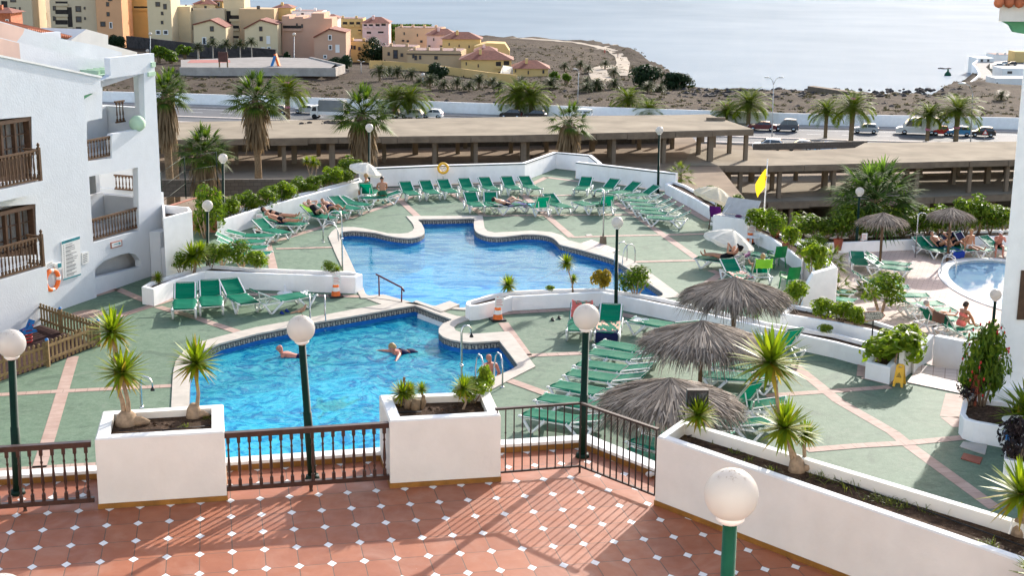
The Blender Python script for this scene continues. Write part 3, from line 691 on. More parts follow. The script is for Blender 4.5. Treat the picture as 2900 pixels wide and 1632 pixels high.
planter('planter', 'long white planter along the right edge of the sunbathing deck', [(1673, 462), (1735, 494), (1792, 527), (1870, 569), (1932, 596), (1985, 632), (2017, 656), (2022, 650), (2060, 665), (2084, 664), (2098, 680), (2108, 676), (2090, 655), (2010, 610), (1932, 573), (1860, 540), (1790, 500), (1725, 465), (1695, 455)], ZD+.55, ZP-.2, .14)
planter('planter', 'white planter with the dense hedge along the back of the lower terrace', [(1992, 599), (2030, 606), (2072, 613), (2107, 611), (2300, 603), (2531, 594), (2700, 588), (2700, 570), (2531, 577), (2300, 585), (2107, 594), (2060, 592), (1995, 584)], ZP+.5, ZP, .14)
planter('planter', 'long white hedge planter on the left behind the sunbathers', [(546, 557), (644, 527), (780, 490), (911, 455), (905, 447), (780, 480), (640, 513), (545, 540)], ZD+.75, ZD, .14, .2)
planter('planter_box', 'tall white planter box beside the end of the left apartment building', [(411, 549), (483, 531), (476, 521), (407, 515)], ZD+2.6, ZD, .1, .3)
planter('planter', 'curved white planter with the tall red flowering bush by the right building', [(2415, 1040), (2425, 1054), (2450, 1062), (2495, 1070), (2540, 1078), (2620, 1090), (2620, 1020), (2480, 1005), (2440, 985), (2425, 1000)], ZD+.55, ZD, .13)
planter('planter', 'low white planter corner with the dark leaved bush at the right edge', [(2526, 1155), (2620, 1180), (2620, 1100), (2530, 1112)], ZD+.5, ZD, .13)
planter('soil_bed', 'bare brown soil bed edged with brick behind the left planter', [(411, 520), (475, 500), (545, 487), (600, 515), (545, 545), (480, 540)], ZD+.72, ZD-2, .2, .03, 'terracotta', 'terracotta', None, False, 'site_ground', 'bed')
def wall_line(name, label, segs, t, z0, mat='white_wall', cap=True, cat='wall'):
    # segs: list of ((top x, top y),(base x, base y)); base stands on level z0
    P, H = [], []
    for (tx, ty), (bx, by) in segs:
        b = G(bx, by, z0); d = ray(tx, ty); k = hypot(b.x, b.y)/hypot(d.x, d.y); P.append(Vector((b.x, b.y))); H.append((d*k).z)
    r = thing(name, label, cat, (P[0].x, P[0].y, z0)); inv = -Vector(r.location); m = MB(); mc = MB(); n = len(P)
    L = []
    for i in range(n):
        d = (P[min(i+1, n-1)]-P[max(i-1, 0)]).normalized(); L.append(Vector((-d.y, d.x))*t)
    for i in range(n-1):
        a, b, ha, hb = P[i], P[i+1], H[i], H[i+1]; c, d = b+L[i+1], a+L[i]
        m.add([(a.x, a.y, z0), (b.x, b.y, z0), (c.x, c.y, z0), (d.x, d.y, z0), (a.x, a.y, ha), (b.x, b.y, hb), (c.x, c.y, hb), (d.x, d.y, ha)], [(4, 5, 6, 7), (0, 1, 5, 4), (1, 2, 6, 5), (2, 3, 7, 6), (3, 0, 4, 7)])
        o1, o2 = (d-a)*.08, (c-b)*.08
        mc.add([(q.x, q.y, z) for q, z in ((a-o1, ha-.085), (b-o2, hb-.085), (b+o2*.1, hb-.085), (a+o1*.1, ha-.085), (a-o1, ha-.045), (b-o2, hb-.045), (b+o2*.1, hb-.045), (a+o1*.1, ha-.045))], [(3, 2, 1, 0), (4, 5, 6, 7), (0, 1, 5, 4), (1, 2, 6, 5), (2, 3, 7, 6), (3, 0, 4, 7)])
    o = m.build('wall_body', mat, r); o.location = inv
    if cap: o = mc.build('coping_edge', 'dark_green_paint', r); o.location = inv
    return r
wall_line('deck_wall', 'white rear wall of the deck with the bend behind the row of loungers', [((905, 424), (905, 472)), ((1100, 416), (1100, 464)), ((1320, 410), (1320, 455)), ((1398, 383), (1398, 424)), ((1480, 390), (1480, 433)), ((1505, 411), (1505, 447))], .2, ZD)
wall_line('deck_wall', 'white wall section on the far right behind the lounger row below the lamp', [((1448, 407), (1448, 449)), ((1570, 421), (1570, 466)), ((1698, 436), (1698, 484))], .2, ZD)
wall_line('stair_wall', 'white wall with a sloping top between deck and lower terrace', [((2022, 735), (2018, 800)), ((2060, 690), (2040, 800)), ((2095, 672), (2098, 800))], .3, ZD-.3, 'white_wall', False)
wall_line('stair_wall', 'white stairwell wall with a pale green ledge beyond the tiled landing', [((2352, 846), (2345, 921)), ((2445, 864), (2440, 942)), ((2520, 880), (2515, 960))], .25, ZD-.2, 'white_wall', False)
wall_line('stair_wall', 'short white wall between the small bush planter and the tiled stairs', [((2278, 880), (2270, 955)), ((2305, 893), (2305, 930)), ((2340, 842), (2345, 905))], .15, ZD, 'white_wall', False)
# ---------------- railings
def baluster(m, x, y, z0, z1, r=.021, n=8):
    h = z1-z0; q = r*1.15
    m.box(x-q, x+q, y-q, y+q, z0, z0+h*.13); m.box(x-q, x+q, y-q, y+q, z1-h*.12, z1)
    m.lathe([(r*.9, .13), (r*.55, .17), (r*1.0, .21), (r*.6, .25), (r*1.15, .34), (r*.95, .5), (r*.62, .68), (r*.55, .71), (r*1.0, .74), (r*.55, .78), (r*.7, .88)] and [(a, z0+h*b) for a, b in ((r*.9, .13), (r*.55, .17), (r*1.0, .21), (r*.6, .25), (r*1.15, .34), (r*.95, .5), (r*.62, .68), (r*.55, .71), (r*1.0, .74), (r*.55, .78), (r*.7, .88))], (x, y, 0), n)
def wood_rail(name, label, a, b, z0, z1, sp, mat='dark_wood', feet=(), rt=.075, post=(), zf=0, cat='railing', r=.021, parent=None, n=8):
    """a, b: ground points; rails from z0 to z1"""
    pl = Plane((a[0], a[1], 0), (b[0], b[1], 0)); L = pl.L; root = parent or thing(name, label, cat, (0, 0, 0))
    root.matrix_world = root.matrix_world if parent else pl.M
    mm = pl.M if parent else Matrix()
    m = MB(); m.M = mm; m.box(0, L, -rt*.6, rt*.6, z1-rt, z1); m.build('top_rail', mat, root)
    m = MB(); m.M = mm; m.box(0, L, -rt*.5, rt*.5, z0, z0+rt*.9)
    for f in feet: m.lathe([(.03, zf), (.022, zf+.03), (.03, zf+.07), (.03, z0)], (f, 0, 0), 8)
    m.build('bottom_rail', mat, root)
    k = max(1, round(L/sp))
    bm0 = None
    for i in range(k):
        u = L*(i+.5)/k
        if bm0 is None:
            q = MB(); baluster(q, 0, 0, z0+rt*.9, z1-rt, r, n); bm0 = q.build('baluster', mat, root); o = bm0
        else: o = bm0.copy(); C.objects.link(o); o.parent = root
        o.matrix_local = mm @ Matrix.Translation((u, 0, 0))
    for u in post:
        m = MB(); m.M = mm; m.box(u-.05, u+.05, -.05, .05, z0-.08, z1+.06); m.lathe([(.05, z1+.06), (.03, z1+.09), (.05, z1+.13), (.035, z1+.18), (0, z1+.2)], (u, 0, 0), 8); m.build('newel_post', mat, root)
    return root
ra, rb = G(-130, 1300, ZT), G(239, 1274, ZT); pl = Plane(ra, rb)
zt_ = pl.uv(120, 1117)[1]; zb_ = pl.uv(120, 1271)[1]
wood_rail('wooden_railing', 'dark turned wooden railing left of the planter with yuccas', ra, rb, zb_, zt_, .148, feet=(1.0,), zf=ZT)
ra, rb = G(566, 1252, ZT), G(981, 1222, ZT); pl = Plane(ra, rb)
wood_rail('wooden_railing', 'dark turned wooden railing in front of the pool between two planters', ra, rb, pl.uv(770, 1221)[1], pl.uv(770, 1076)[1], .142, feet=(1.21,), zf=ZT)
r = thing('iron_railing', 'thin black iron railing bending round the terrace corner', 'railing')
cor = G(1458, 1190, ZT)
for a, b in ((G(1250, 1207, ZT), cor), (cor, G(1646, 1264, ZT))):
    pl = Plane(a, b); L = pl.L; zt_, zb_ = ZT+1.10, ZT+.09
    m = MB(); m.M = pl.M; m.box(-.03, L+.03, -.028, .028, zt_-.03, zt_); m.build('top_rail', 'black_iron', r)
    m = MB(); m.M = pl.M; m.box(0, L, -.014, .014, zb_, zb_+.028); m.build('bottom_rail', 'black_iron', r)
    k = round(L/.122); o0 = None
    for i in range(k+1):
        if o0 is None:
            m = MB(); m.box(-.008, .008, -.008, .008, zb_+.028, zt_-.03); m.ball((0, 0, zb_+.62), .017, 8); o0 = o = m.build('bar', 'black_iron', r)
        else: o = o0.copy(); C.objects.link(o); o.parent = r
        o.matrix_local = pl.M @ Matrix.Translation((L*i/k, 0, 0))
m = MB(); m.box(cor.x-.015, cor.x+.015, cor.y-.015, cor.y+.015, ZT, ZT+.12); m.build('foot', 'black_iron', r)
# ---------------- globe lamps
def globe_lamp(label, base, top, rg=.2, rp=.055, paint='dark_green_paint', collar=True):
    b, t = Vector(base), Vector(top); r = thing('globe_lamp', label, 'lamp', b, 0, 'globe lamps on green poles'); d = t-b
    m = MB(); n = 5; m.tube([(0, 0, 0), (0, 0, .06), tuple(d*.02+Vector((0, 0, .0)))], [rp*2, rp*1.7, rp*1.2], 12); m.tube([(0, 0, .0), tuple(d*.45), tuple(d*.45), tuple(d-d.normalized()*rg*.92)], [rp*1.15, rp*1.15, rp, rp*.95], 14); m.build('pole', paint, r)
    m = MB(); e = d-d.normalized()*rg*.97; m.lathe([(rp*1.3, -.03), (rp*1.9, 0), (rp*1.9, .03), (rp*1.4, .04)], e, 14); m.build('collar', 'white_plastic', r)
    m = MB(); m.ball((0, 0, 0), rg, 40); o = m.build('globe', 'globe_glass', r); o.location = d
    return r
def lamp_at(label, gx, gy, bx, by, zb, **k):
    b = G(bx, by, zb); d = ray(gx, gy); s = b.y/d.y; return globe_lamp(label, b, d*s, **k)
lamp_at('globe lamp behind the wooden railing at the left edge', 28, 865, 45, 1243, ZT)
lamp_at('globe lamp with a dove perched on top in front of the pool', 757, 828, 786, 1205, ZT)
lamp_at('globe lamp standing at the corner of the iron railing', 1475, 798, 1465, 1150, ZT)
p = V(1840, 1245, 9.87); globe_lamp('large near globe lamp on a bright green pole in front of the long planter', (p.x, p.y, ZT), p, .2, .057, 'green_paint')
p = V(6, 1508, 10.3); globe_lamp('globe lamp cut off at the bottom left corner', (p.x, p.y, ZT), p, .2, .057, 'green_paint')
lamp_at('globe lamp behind the planter with the pale yellow croton and round bush', 1553, 560, 1549, 787, ZD)
lamp_at('globe lamp rising from the left planter by the two upright loungers', 522, 517, 522, 700, ZD)
lamp_at('globe lamp on the left deck beside the end of the hedge', 561, 398, 563, 583, ZD)
lamp_at('globe lamp behind the white parasol at the rear left corner', 929, 321, 928, 482, ZD)
lamp_at('globe lamp at the end of the rear white wall by the palms', 1659, 328, 1655, 487, ZD)
lamp_at('globe lamp on the lower terrace in front of the big fan palm', 2163, 482, 2153, 632, ZP)
p = V(2505, 742, 47.5); globe_lamp('globe lamp half hidden behind the right building corner', (p.x, p.y, ZP), p)
plain('teal_paint', (.02, .22, .26), .5); plain('ink', (.05, .06, .07), .6)
plain('pink_wall', (.70, .50, .41), .85, .1, .6, .1, .1, stain=.6, scol=(.34, .27, .24)); plain('roof_tile', (.42, .13, .06), .8, .3, 2, .2)
# ---------------- left apartment building
FP = Plane(G(0, 827, ZD), G(295, 725, ZD)); b_ = thing('apartment_building', 'white rendered apartment building with wooden balconies on the left', 'building')
b_.matrix_world = FP.M
def fu(x, y, n=0): return FP.uv(x, y, n)
def uw(mb, pts, n, t, holes=()): return mb.upright([fu(x, y, n) for x, y in pts], n, n-t, [[fu(x, y, n) for x, y in h] for h in holes])
W = 'facade_wall'
u0, zt0 = fu(0, 146); u1, zt1 = fu(241, 196)
# front volume with its sloped top
uF = fu(221, 600)[0]; zS = fu(215, 237)[1]; ue = fu(241, 220)[0]
sl = (zt1-zt0)/(u1-u0)
ww = [fu(-30, 300), fu(66, 292), fu(69, 450), fu(-30, 460)]; wl = [fu(-30, 520), fu(76, 512), fu(80, 640), fu(-30, 650)]
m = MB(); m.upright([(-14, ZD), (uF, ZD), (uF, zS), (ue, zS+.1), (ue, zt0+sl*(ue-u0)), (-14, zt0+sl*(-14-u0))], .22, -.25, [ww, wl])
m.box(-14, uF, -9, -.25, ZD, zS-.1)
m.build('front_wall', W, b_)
m = MB(); m.upright([(-14, zt0+sl*(-14-u0)), (ue+.03, zt0+sl*(ue-u0)), (ue+.03, zt0+sl*(ue-u0)+.07), (-14, zt0+sl*(-14-u0)+.07)], .27, -.3); m.build('roof_lip', 'white_rim', b_)
m = MB(); q = fu(217, 236); m.upright([(uF, zS), (ue-.3, zS), (uF+.2, zS-.12), (uF, zS-.26)], .1, -.05); m.build('bracket', 'mint_green', b_)
# recessed volume to the right with loggias
o2 = [(222, 445), (347, 421), (350, 580), (227, 613)]; o3 = [(218, 305), (257, 297), (257, 200), (362, 184), (365, 322), (285, 337), (281, 343), (281, 398), (219, 407)]
uE = fu(401, 400)[0]; top = [fu(x, y) for x, y in ((401, 132), (307, 139))]
m = MB(); niche = [fu(229, 702), fu(233, 683), fu(262, 657), fu(300, 642), fu(325, 637), (fu(340, 640)), fu(353, 655), fu(354, 672)]
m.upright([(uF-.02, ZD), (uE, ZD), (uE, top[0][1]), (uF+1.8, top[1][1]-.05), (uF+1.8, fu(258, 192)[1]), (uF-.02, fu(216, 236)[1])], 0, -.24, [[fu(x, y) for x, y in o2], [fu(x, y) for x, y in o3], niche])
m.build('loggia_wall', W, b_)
m = MB(); zf2, zf3 = fu(226, 618)[1], fu(219, 410)[1]
for zf, u1_ in ((zf2, 3.4), (zf3, 3.4)):
    m.box(uF, uE-.24, -4, -.24, zf-.25, zf); m.box(uF-.02, uF+.2, -4, -.24, zf, zf+2.5)
m.box(uF, uE-.24, -4.2, -4, ZD, zf3+4.2); m.box(uF+.05, uE, -.9, -.75, ZD, zf2-.3)
m.box(uE-.24, uE, -.8, -.24, ZD, top[0][1]-.3); m.box(uE-.24, uE, -4, -2.8, ZD, top[0][1]-.3); m.box(uE-.24, uE, -2.8, -.8, ZD, zf2+1.0); m.box(uE-.24, uE, -2.8, -.8, zf2+2.3, zf3+1.5)
m.box(uE+1.2, uE+1.4, -4.2, -.9, ZD, zf2+.95); m.box(uE+3.2, uE+3.4, -6, -2.8, ZD, zf2+2.3)
m.box(uF+1.2, uE-.3, -2.2, -2.05, zf3, zf3+1.5); m.box(uF+1.4, uE-.3, -2.6, -2.45, zf2, zf2+1.1)
m.build('inner_wall', W, b_)
m = MB(); m.box(uF+1.75, uE-.5, -.6, -.35, fu(258, 203)[1], fu(258, 192)[1]); q = fu(258, 192)[1]
for k in range(7): m.box(uF+1.9+k*.37, uF+2.0+k*.37, -3.2, -.6, q-.02, q+.14)
m.build('pergola', 'pale_green', b_)
m = MB(); q = fu(351, 311); m.ball((q[0], -.1, q[1]), .3, 20); m.build('ball_finial', 'pale_green', b_)
for (x0, y0), (x1, y1) in (((393, 155), (401, 166)), ((385, 180), (401, 188))):
    m = MB(); a, c = fu(x0, y0), fu(x1, y1); m.box(a[0]-.35, c[0]-.3, -.1, .06, min(a[1], c[1]), max(a[1], c[1])); m.build('beam_end', 'pale_green', b_)
def loc_rail(pts, z0, z1, sp, newel=()):
    root = bpy.data.objects.new('balcony_railing', None); C.objects.link(root); root.parent = b_
    mT, mBm, mBal = MB(), MB(), MB(); cnt = 0; proto = None
    for (ua, na), (ub, nb) in zip(pts, pts[1:]):
        mT.bar((ua, na, z1-.03), (ub, nb, z1-.03), .075, .06); mBm.bar((ua, na, z0+.03), (ub, nb, z0+.03), .065, .055)
        L = hypot(ub-ua, nb-na); k = max(1, round(L/sp))
        for i in range(k):
            t = (i+.5)/k
            if proto is None: q = MB(); baluster(q, 0, 0, z0+.057, z1-.06, .027, 6); o = proto = q.build('baluster', 'brown_wood', root)
            else: o = proto.copy(); C.objects.link(o); o.parent = root
            o.location = (ua+(ub-ua)*t, na+(nb-na)*t, 0)
    mT.build('top_rail', 'brown_wood', root); mBm.build('bottom_rail', 'brown_wood', root)
    for u, n_ in newel:
        q = MB(); q.box(u-.05, u+.05, n_-.05, n_+.05, z0-.06, z1+.05); q.lathe([(.05, z1+.05), (.03, z1+.08), (.055, z1+.13), (.04, z1+.18), (.005, z1+.21)], (u, n_, 0), 8); q.build('newel_post', 'brown_wood', root)
    return root
# loggia railings
a, c = fu(226, 608, -.1), fu(346, 577, -.1); z1 = fu(226, 553, -.1)[1]
loc_rail([(a[0], -.1), (c[0], -.1)], a[1], z1, .17)
loc_rail([(a[0]+.1, -2.0), (a[0]+2.0, -2.0)], a[1], z1, .17); loc_rail([(uE+1.15, -3.0), (uE+1.15, -.95)], zf2+.95, zf2+1.55, .16)
loc_rail([(uE+2.3, -4.2), (uE+2.3, -2.0)], zf2+1.75, zf2+2.4, .16)
a, c = fu(220, 404, -.1), fu(280, 396, -.1); z1 = fu(220, 352, -.1)[1]
loc_rail([(a[0], -.1), (c[0], -.1)], a[1], z1, .17); loc_rail([(a[0]+.3, -1.6), (a[0]+1.9, -1.6)], a[1]+.2, z1+.1, .17)
loc_rail([(a[0]+1.9, -2.9), (a[0]+2.4, -2.9)], a[1]+.6, z1+.8, .17); loc_rail([(uE-.9, -1.2), (uE-.35, -1.2)], a[1]+.9, z1+1.0, .17)
# projecting balconies with glazed doors
def balcony(zslab_top, ur, zr, h, door, depth=.95, low=None):
    m = MB(); m.box(-14, ur, .22, depth, low, zslab_top); m.build('balcony_slab', W, b_)
    loc_rail([(-2.4, depth-.08), (ur-.06, depth-.08), (ur-.06, .27)], zslab_top+.04, zslab_top+.04+h, .165, [(ur-.06, depth-.08), (ur-2.35, depth-.08)])
    f = bpy.data.objects.new('balcony_door', None); C.objects.link(f); f.parent = b_
    (ua, za), (ub, zb) = door
    m = MB(); t = .13
    m.box(ub-t, ub, -.05, .2, za, zb); m.box(ua, ub-t, -.05, .2, zb-t, zb); m.box(ua, ub-t, -.1, .1, za, za+.8)
    for k in range(3):
        u = ub-t-.62*(k+1); m.box(u, u+.09, -.03, .12, za+.3, zb-t)
    for k in range(1, 4):
        z = za+.3+(zb-t-za-.3)*k/4; m.box(ua, ub-t, 0, .05, z-.02, z+.02)
    for k in range(3): u = ub-t-.62*k-.3; m.box(u-.015, u+.015, 0, .045, za+.3, zb-t)
    m.build('door_frame', 'door_wood', f)
    m = MB(); n_ = 60
    vs = [(ua+(ub-ua)*i/n_, -.16+.03*sin(i*1.9), z) for z in (za, zb) for i in range(n_+1)]
    m.add(vs, [(i, i+1, n_+2+i, n_+1+i) for i in range(n_)]); m.build('curtain', 'curtain', f)
ur = fu(103, 400, .9)[0]; zs = fu(90, 458, .9)[1]
balcony(zs, ur, 0, fu(100, 378, .9)[1]-zs, (ww[3], ww[1]) and ((-3, fu(69, 452)[1]), (fu(66, 292)[0], fu(66, 292)[1])), .95, fu(100, 484, .9)[1])
ur = fu(110, 620, .9)[0]; zs = fu(95, 676, .9)[1]
balcony(zs, ur, 0, fu(106, 596, .9)[1]-zs, ((-3, fu(80, 640)[1]-.5), (fu(76, 512)[0], fu(76, 512)[1])), .95, ZD)
# parapets and roofs behind
m = MB()
uw(m, [(-260, 20), (0, 94), (120, 124), (240, 150), (300, 158), (363, 165), (363, 181), (258, 196), (258, 240), (200, 300), (-260, 300)], -1.4, .3)
m.build('parapet', W, b_)
m = MB(); uw(m, [(-260, -10), (0, 53), (60, 70), (160, 98), (240, 113), (306, 131), (310, 200), (-260, 200)], -3.4, .3); m.build('gable_wall', W, b_); m = MB(); uw(m, [(-260, -10), (-100, 28), (-30, 47), (40, 66), (62, 71), (58, 84), (38, 110), (40, 160), (-260, 160)], -3.39, .012); m.build('pink_patch', 'pink_wall', b_); m = MB(); uw(m, [(-260, 22), (0, 96), (48, 108), (52, 150), (30, 200), (-260, 200)], -1.39, .012); m.build('pink_patch', 'pink_wall', b_)
m = MB(); m.box(-14, uE, -9.5, -4.25, ZD, fu(300, 250)[1]); m.build('rear_wall', W, b_)
m = MB(); uw(m, [(165, 110), (217, 73), (272, 88), (272, 130), (165, 130)], -5, 2.2); uw(m, [(272, 111), (345, 131), (345, 150), (272, 150)], -5.2, .3); m.build('chimney_gable', 'cream_wall', b_)
m = MB(); a, c = fu(70, 68, -5.2), fu(192, 90, -5.2); n_ = 26
for k in range(n_):
    u = a[0]+(c[0]-a[0])*k/(n_-1); z = a[1]+(c[1]-a[1])*k/(n_-1)
    m.tube([(u, -8, z+.35), (u, -5.2, z-.1)], .08, 6)
m.box(a[0]-.1, c[0]+.1, -8, -5.3, c[1]-1.2, c[1]-.35); m.build('tiled_roof', 'roof_tile', b_)
m = MB()
for k, (x, y, w_) in enumerate(((392, 600, 15), (386, 640, 15), (382, 668, 12))):
    a = FP.uv(x, y, .0); m.box(uE-.9+.0*k, uE-.2, .02+.5*k, .5+.5*k, ZD, a[1]+.35)
m.build('stair_parapet', W, b_)
# signs and fittings on the facade (each hangs on the wall: a thing of its own)
def panel(name, label, cat, pts, n, mats, t=.03):
    r = thing(name, label, cat); r.matrix_world = FP.M; m = MB(); uw(m, pts, n+t, t); m.build('panel', mats, r); return r
FA, FB, FC2, FD = (155, 608), (201, 594), (204, 692), (159, 706)
r = panel('notice_board', 'tall white notice board of pool rules with teal bands on the white facade', 'board', [FA, FB, FC2, FD], .23, 'white_plastic')
def fq(u_, v_):
    return (FA[0]+(FB[0]-FA[0])*u_+((FD[0]-FA[0])*(1-u_)+(FC2[0]-FB[0])*u_)*v_, FA[1]+(FB[1]-FA[1])*u_+((FD[1]-FA[1])*(1-u_)+(FC2[1]-FB[1])*u_)*v_)
def dq(m, u_0, u_1, v0, v1, n=.265): m.add([((lambda p: (p[0], n, p[1]))(fu(*fq(a, b), n))) for a, b in ((u_0, v0), (u_1, v0), (u_1, v1), (u_0, v1))], [(0, 1, 2, 3)])
m = MB(); dq(m, 0, 1, 0, .075); dq(m, 0, 1, .965, 1); m.build('header_band', 'teal_paint', r)
m = MB(); random.seed(3)
for k in range(17):
    v = .12+k*.05; dq(m, .08, .12, v, v+.022)
    dq(m, .2, random.uniform(.5, .85), v, v+.012)
    if k % 2: dq(m, .2, random.uniform(.4, .8), v+.02, v+.03)
for k in range(8): dq(m, .2+k*.045, .23+k*.045, .028, .05, .267)
m.build('lettering', 'ink', r)
for nm, lb, a in (('small_notice', 'small white notice right of the tall rules board', [(206, 637), (223, 633), (224, 661), (207, 666)]), ('small_notice', 'pale notice above the orange lifebuoy', [(115, 663), (133, 656), (134, 673), (116, 679)])):
    r = panel(nm, lb, 'notice', a, .23, 'white_plastic'); m = MB()
    for k in range(5):
        y0, y1 = a[0][1]+5+k*4.5, a[1][1]+5+k*4.5
        if y0 > a[3][1]-3: break
        p = [fu(a[0][0]+3, y0, .265), fu(a[1][0]-3, y1, .265), fu(a[1][0]-3, y1+1.4, .265), fu(a[0][0]+3, y0+1.4, .265)]
        m.add([(q[0], .265, q[1]) for q in p], [(0, 1, 2, 3)])
    m.build('lettering', 'ink', r)
r = panel('intercom_box', 'white box with a blue picture beside the rules board', 'box', [(139, 664), (156, 660), (157, 677), (141, 681)], .23, 'white_plastic', .12)
m = MB(); m.add([(q[0], .36, q[1]) for q in (fu(145, 664, .36), fu(155, 662, .36), fu(155, 672, .36), fu(146, 675, .36))], [(0, 1, 2, 3)]); m.build('picture', 'teal_paint', r)
r = panel('arrow_sign', 'small sign with a blue arrow in a terracotta frame under the loggia', 'sign', [(279, 611), (307, 604), (308, 619), (280, 626)], 0, 'terracotta', .03)
m = MB(); uw(m, [(281, 613), (305, 606.5), (306, 617), (282, 623.5)], .035, .004); m.build('face', 'white_plastic', r)
m = MB(); uw(m, [(299, 610.5), (299, 608.8), (304.5, 610.8), (300, 615.8), (300, 614)], .04, .003); uw(m, [(287, 614.8), (299, 611.3), (299, 613), (287, 616.6)], .04, .003); m.build('arrow', 'teal_paint', r)
r = panel('meter_cabinet', 'grey electricity cabinet with a yellow warning sticker by the picket fence', 'cabinet', [(79, 724), (108, 716), (111, 757), (81, 766)], .23, 'white_plastic', .2)
m = MB(); uw(m, [(92, 733), (98, 722), (103, 730)], .44, .004); m.build('warning_sticker', 'yellow', r)
# orange and white lifebuoy on the facade
r = thing('lifebuoy', 'orange and white lifebuoy hung on the white facade', 'lifebuoy'); q = fu(130, 705, .3); r.matrix_world = FP.M @ Matrix.Translation((q[0], .31, q[1]))
def ring(m, Rr, rr, a0, a1, n=18): m.tube([(Rr*cos(a0+(a1-a0)*i/n), 0, Rr*sin(a0+(a1-a0)*i/n)) for i in range(n+1)], rr, 10)
for k in range(4):
    m = MB(); ring(m, .33, .075, pi/2*k+.18, pi/2*k+1.39); m.build('orange_segment', 'orange', r)
    m = MB(); ring(m, .33, .076, pi/2*k-.18, pi/2*k+.18, 6); m.build('white_band', 'white_plastic', r)
# ---------------- right building corner
cb = G(2497, 1020, ZD); dY = V(2576, 60, cb.y)
r = thing('apartment_building', 'white building corner with a tiled eave at the right edge', 'building', (cb.x, cb.y, ZD))
m = MB(); m.prism([(0, 0), (12, 0), (16.5, 10), (4.5, 10)], 0, 9.6); m.build('wall', 'white_wall', r)
m = MB(); m.box(-.22, 3, -.22, 0, 0, .5); m.build('plinth', 'white_wall', r)
zE = V(2545, 50, cb.y).z-ZD; xe = V(2513, 40, cb.y-.75).x-cb.x
m = MB(); m.prism([(xe, -.75), (12, -.75), (17, 10.4), (xe+5, 10.4)], zE, zE+.42, (), 0, True); m.build('eave', 'cream_wall', r)
m = MB()
for k in range(34):
    x = xe-.1+k*.26
    m.tube([(x, -.95, zE+.46), (x+2, 4, zE+1.7)], .125, 8)
m.prism([(xe-.05, -.8), (12, -.8), (14, 4), (xe+2, 4)], zE+.42, zE+.46)
m.build('roof', 'roof_tile', r)
m = MB(); m.upright([(-.02, zE), (xe+.25, zE), (xe+.5, zE-.12), (xe+.62, zE-.3), (-.02, zE-.36)], -.2, .0)
m.build('bracket', 'mint_green', r)
m = MB(); z0, z1 = V(2566, 806, cb.y-.1).z-ZD, V(2566, 682, cb.y-.1).z-ZD; xw = V(2563, 740, cb.y).x-cb.x
m.box(xw, xw+1.6, -.06, .02, z0, z1); m.build('window_shutter', 'door_wood', r)
# ---------------- the sunlit apartment building this view is taken from
r = thing('apartment_building', 'white rendered apartment building above the tiled terrace, behind the viewpoint', 'building', (0, -1.2, ZT))
m = MB(); m.box(-32, 30, -9, 0, 0, 12.5); m.build('walls', 'white_wall', r); m = MB(); m.box(-32.4, 30.4, -9.4, .5, 12.5, 12.8); m.build('roof', 'roof_tile', r)
for zz in (.05, 3.3, 9.3):
    for xx in range(-28, 28, 8):
        m = MB(); m.box(xx, xx+1.7, .0, .06, zz, zz+2.1); f = m.build('door_frame', 'door_wood', r); m = MB(); m.box(xx+.15, xx+1.55, .05, .075, zz+.12, zz+1.95); m.build('pane', 'glass_dark', f)
def _check(nm):
    t = NT(nm); b = t.n('TexChecker'); t.l(t.obj(), b.inputs['Vector']); b.inputs['Scale'].default_value = 9; b.inputs['Color1'].default_value = (.75, .16, .12, 1); b.inputs['Color2'].default_value = (.8, .62, .55, 1); return t.done(t.bsdf(b.outputs[0], .8, .2))
DEFS['towel_check'] = _check
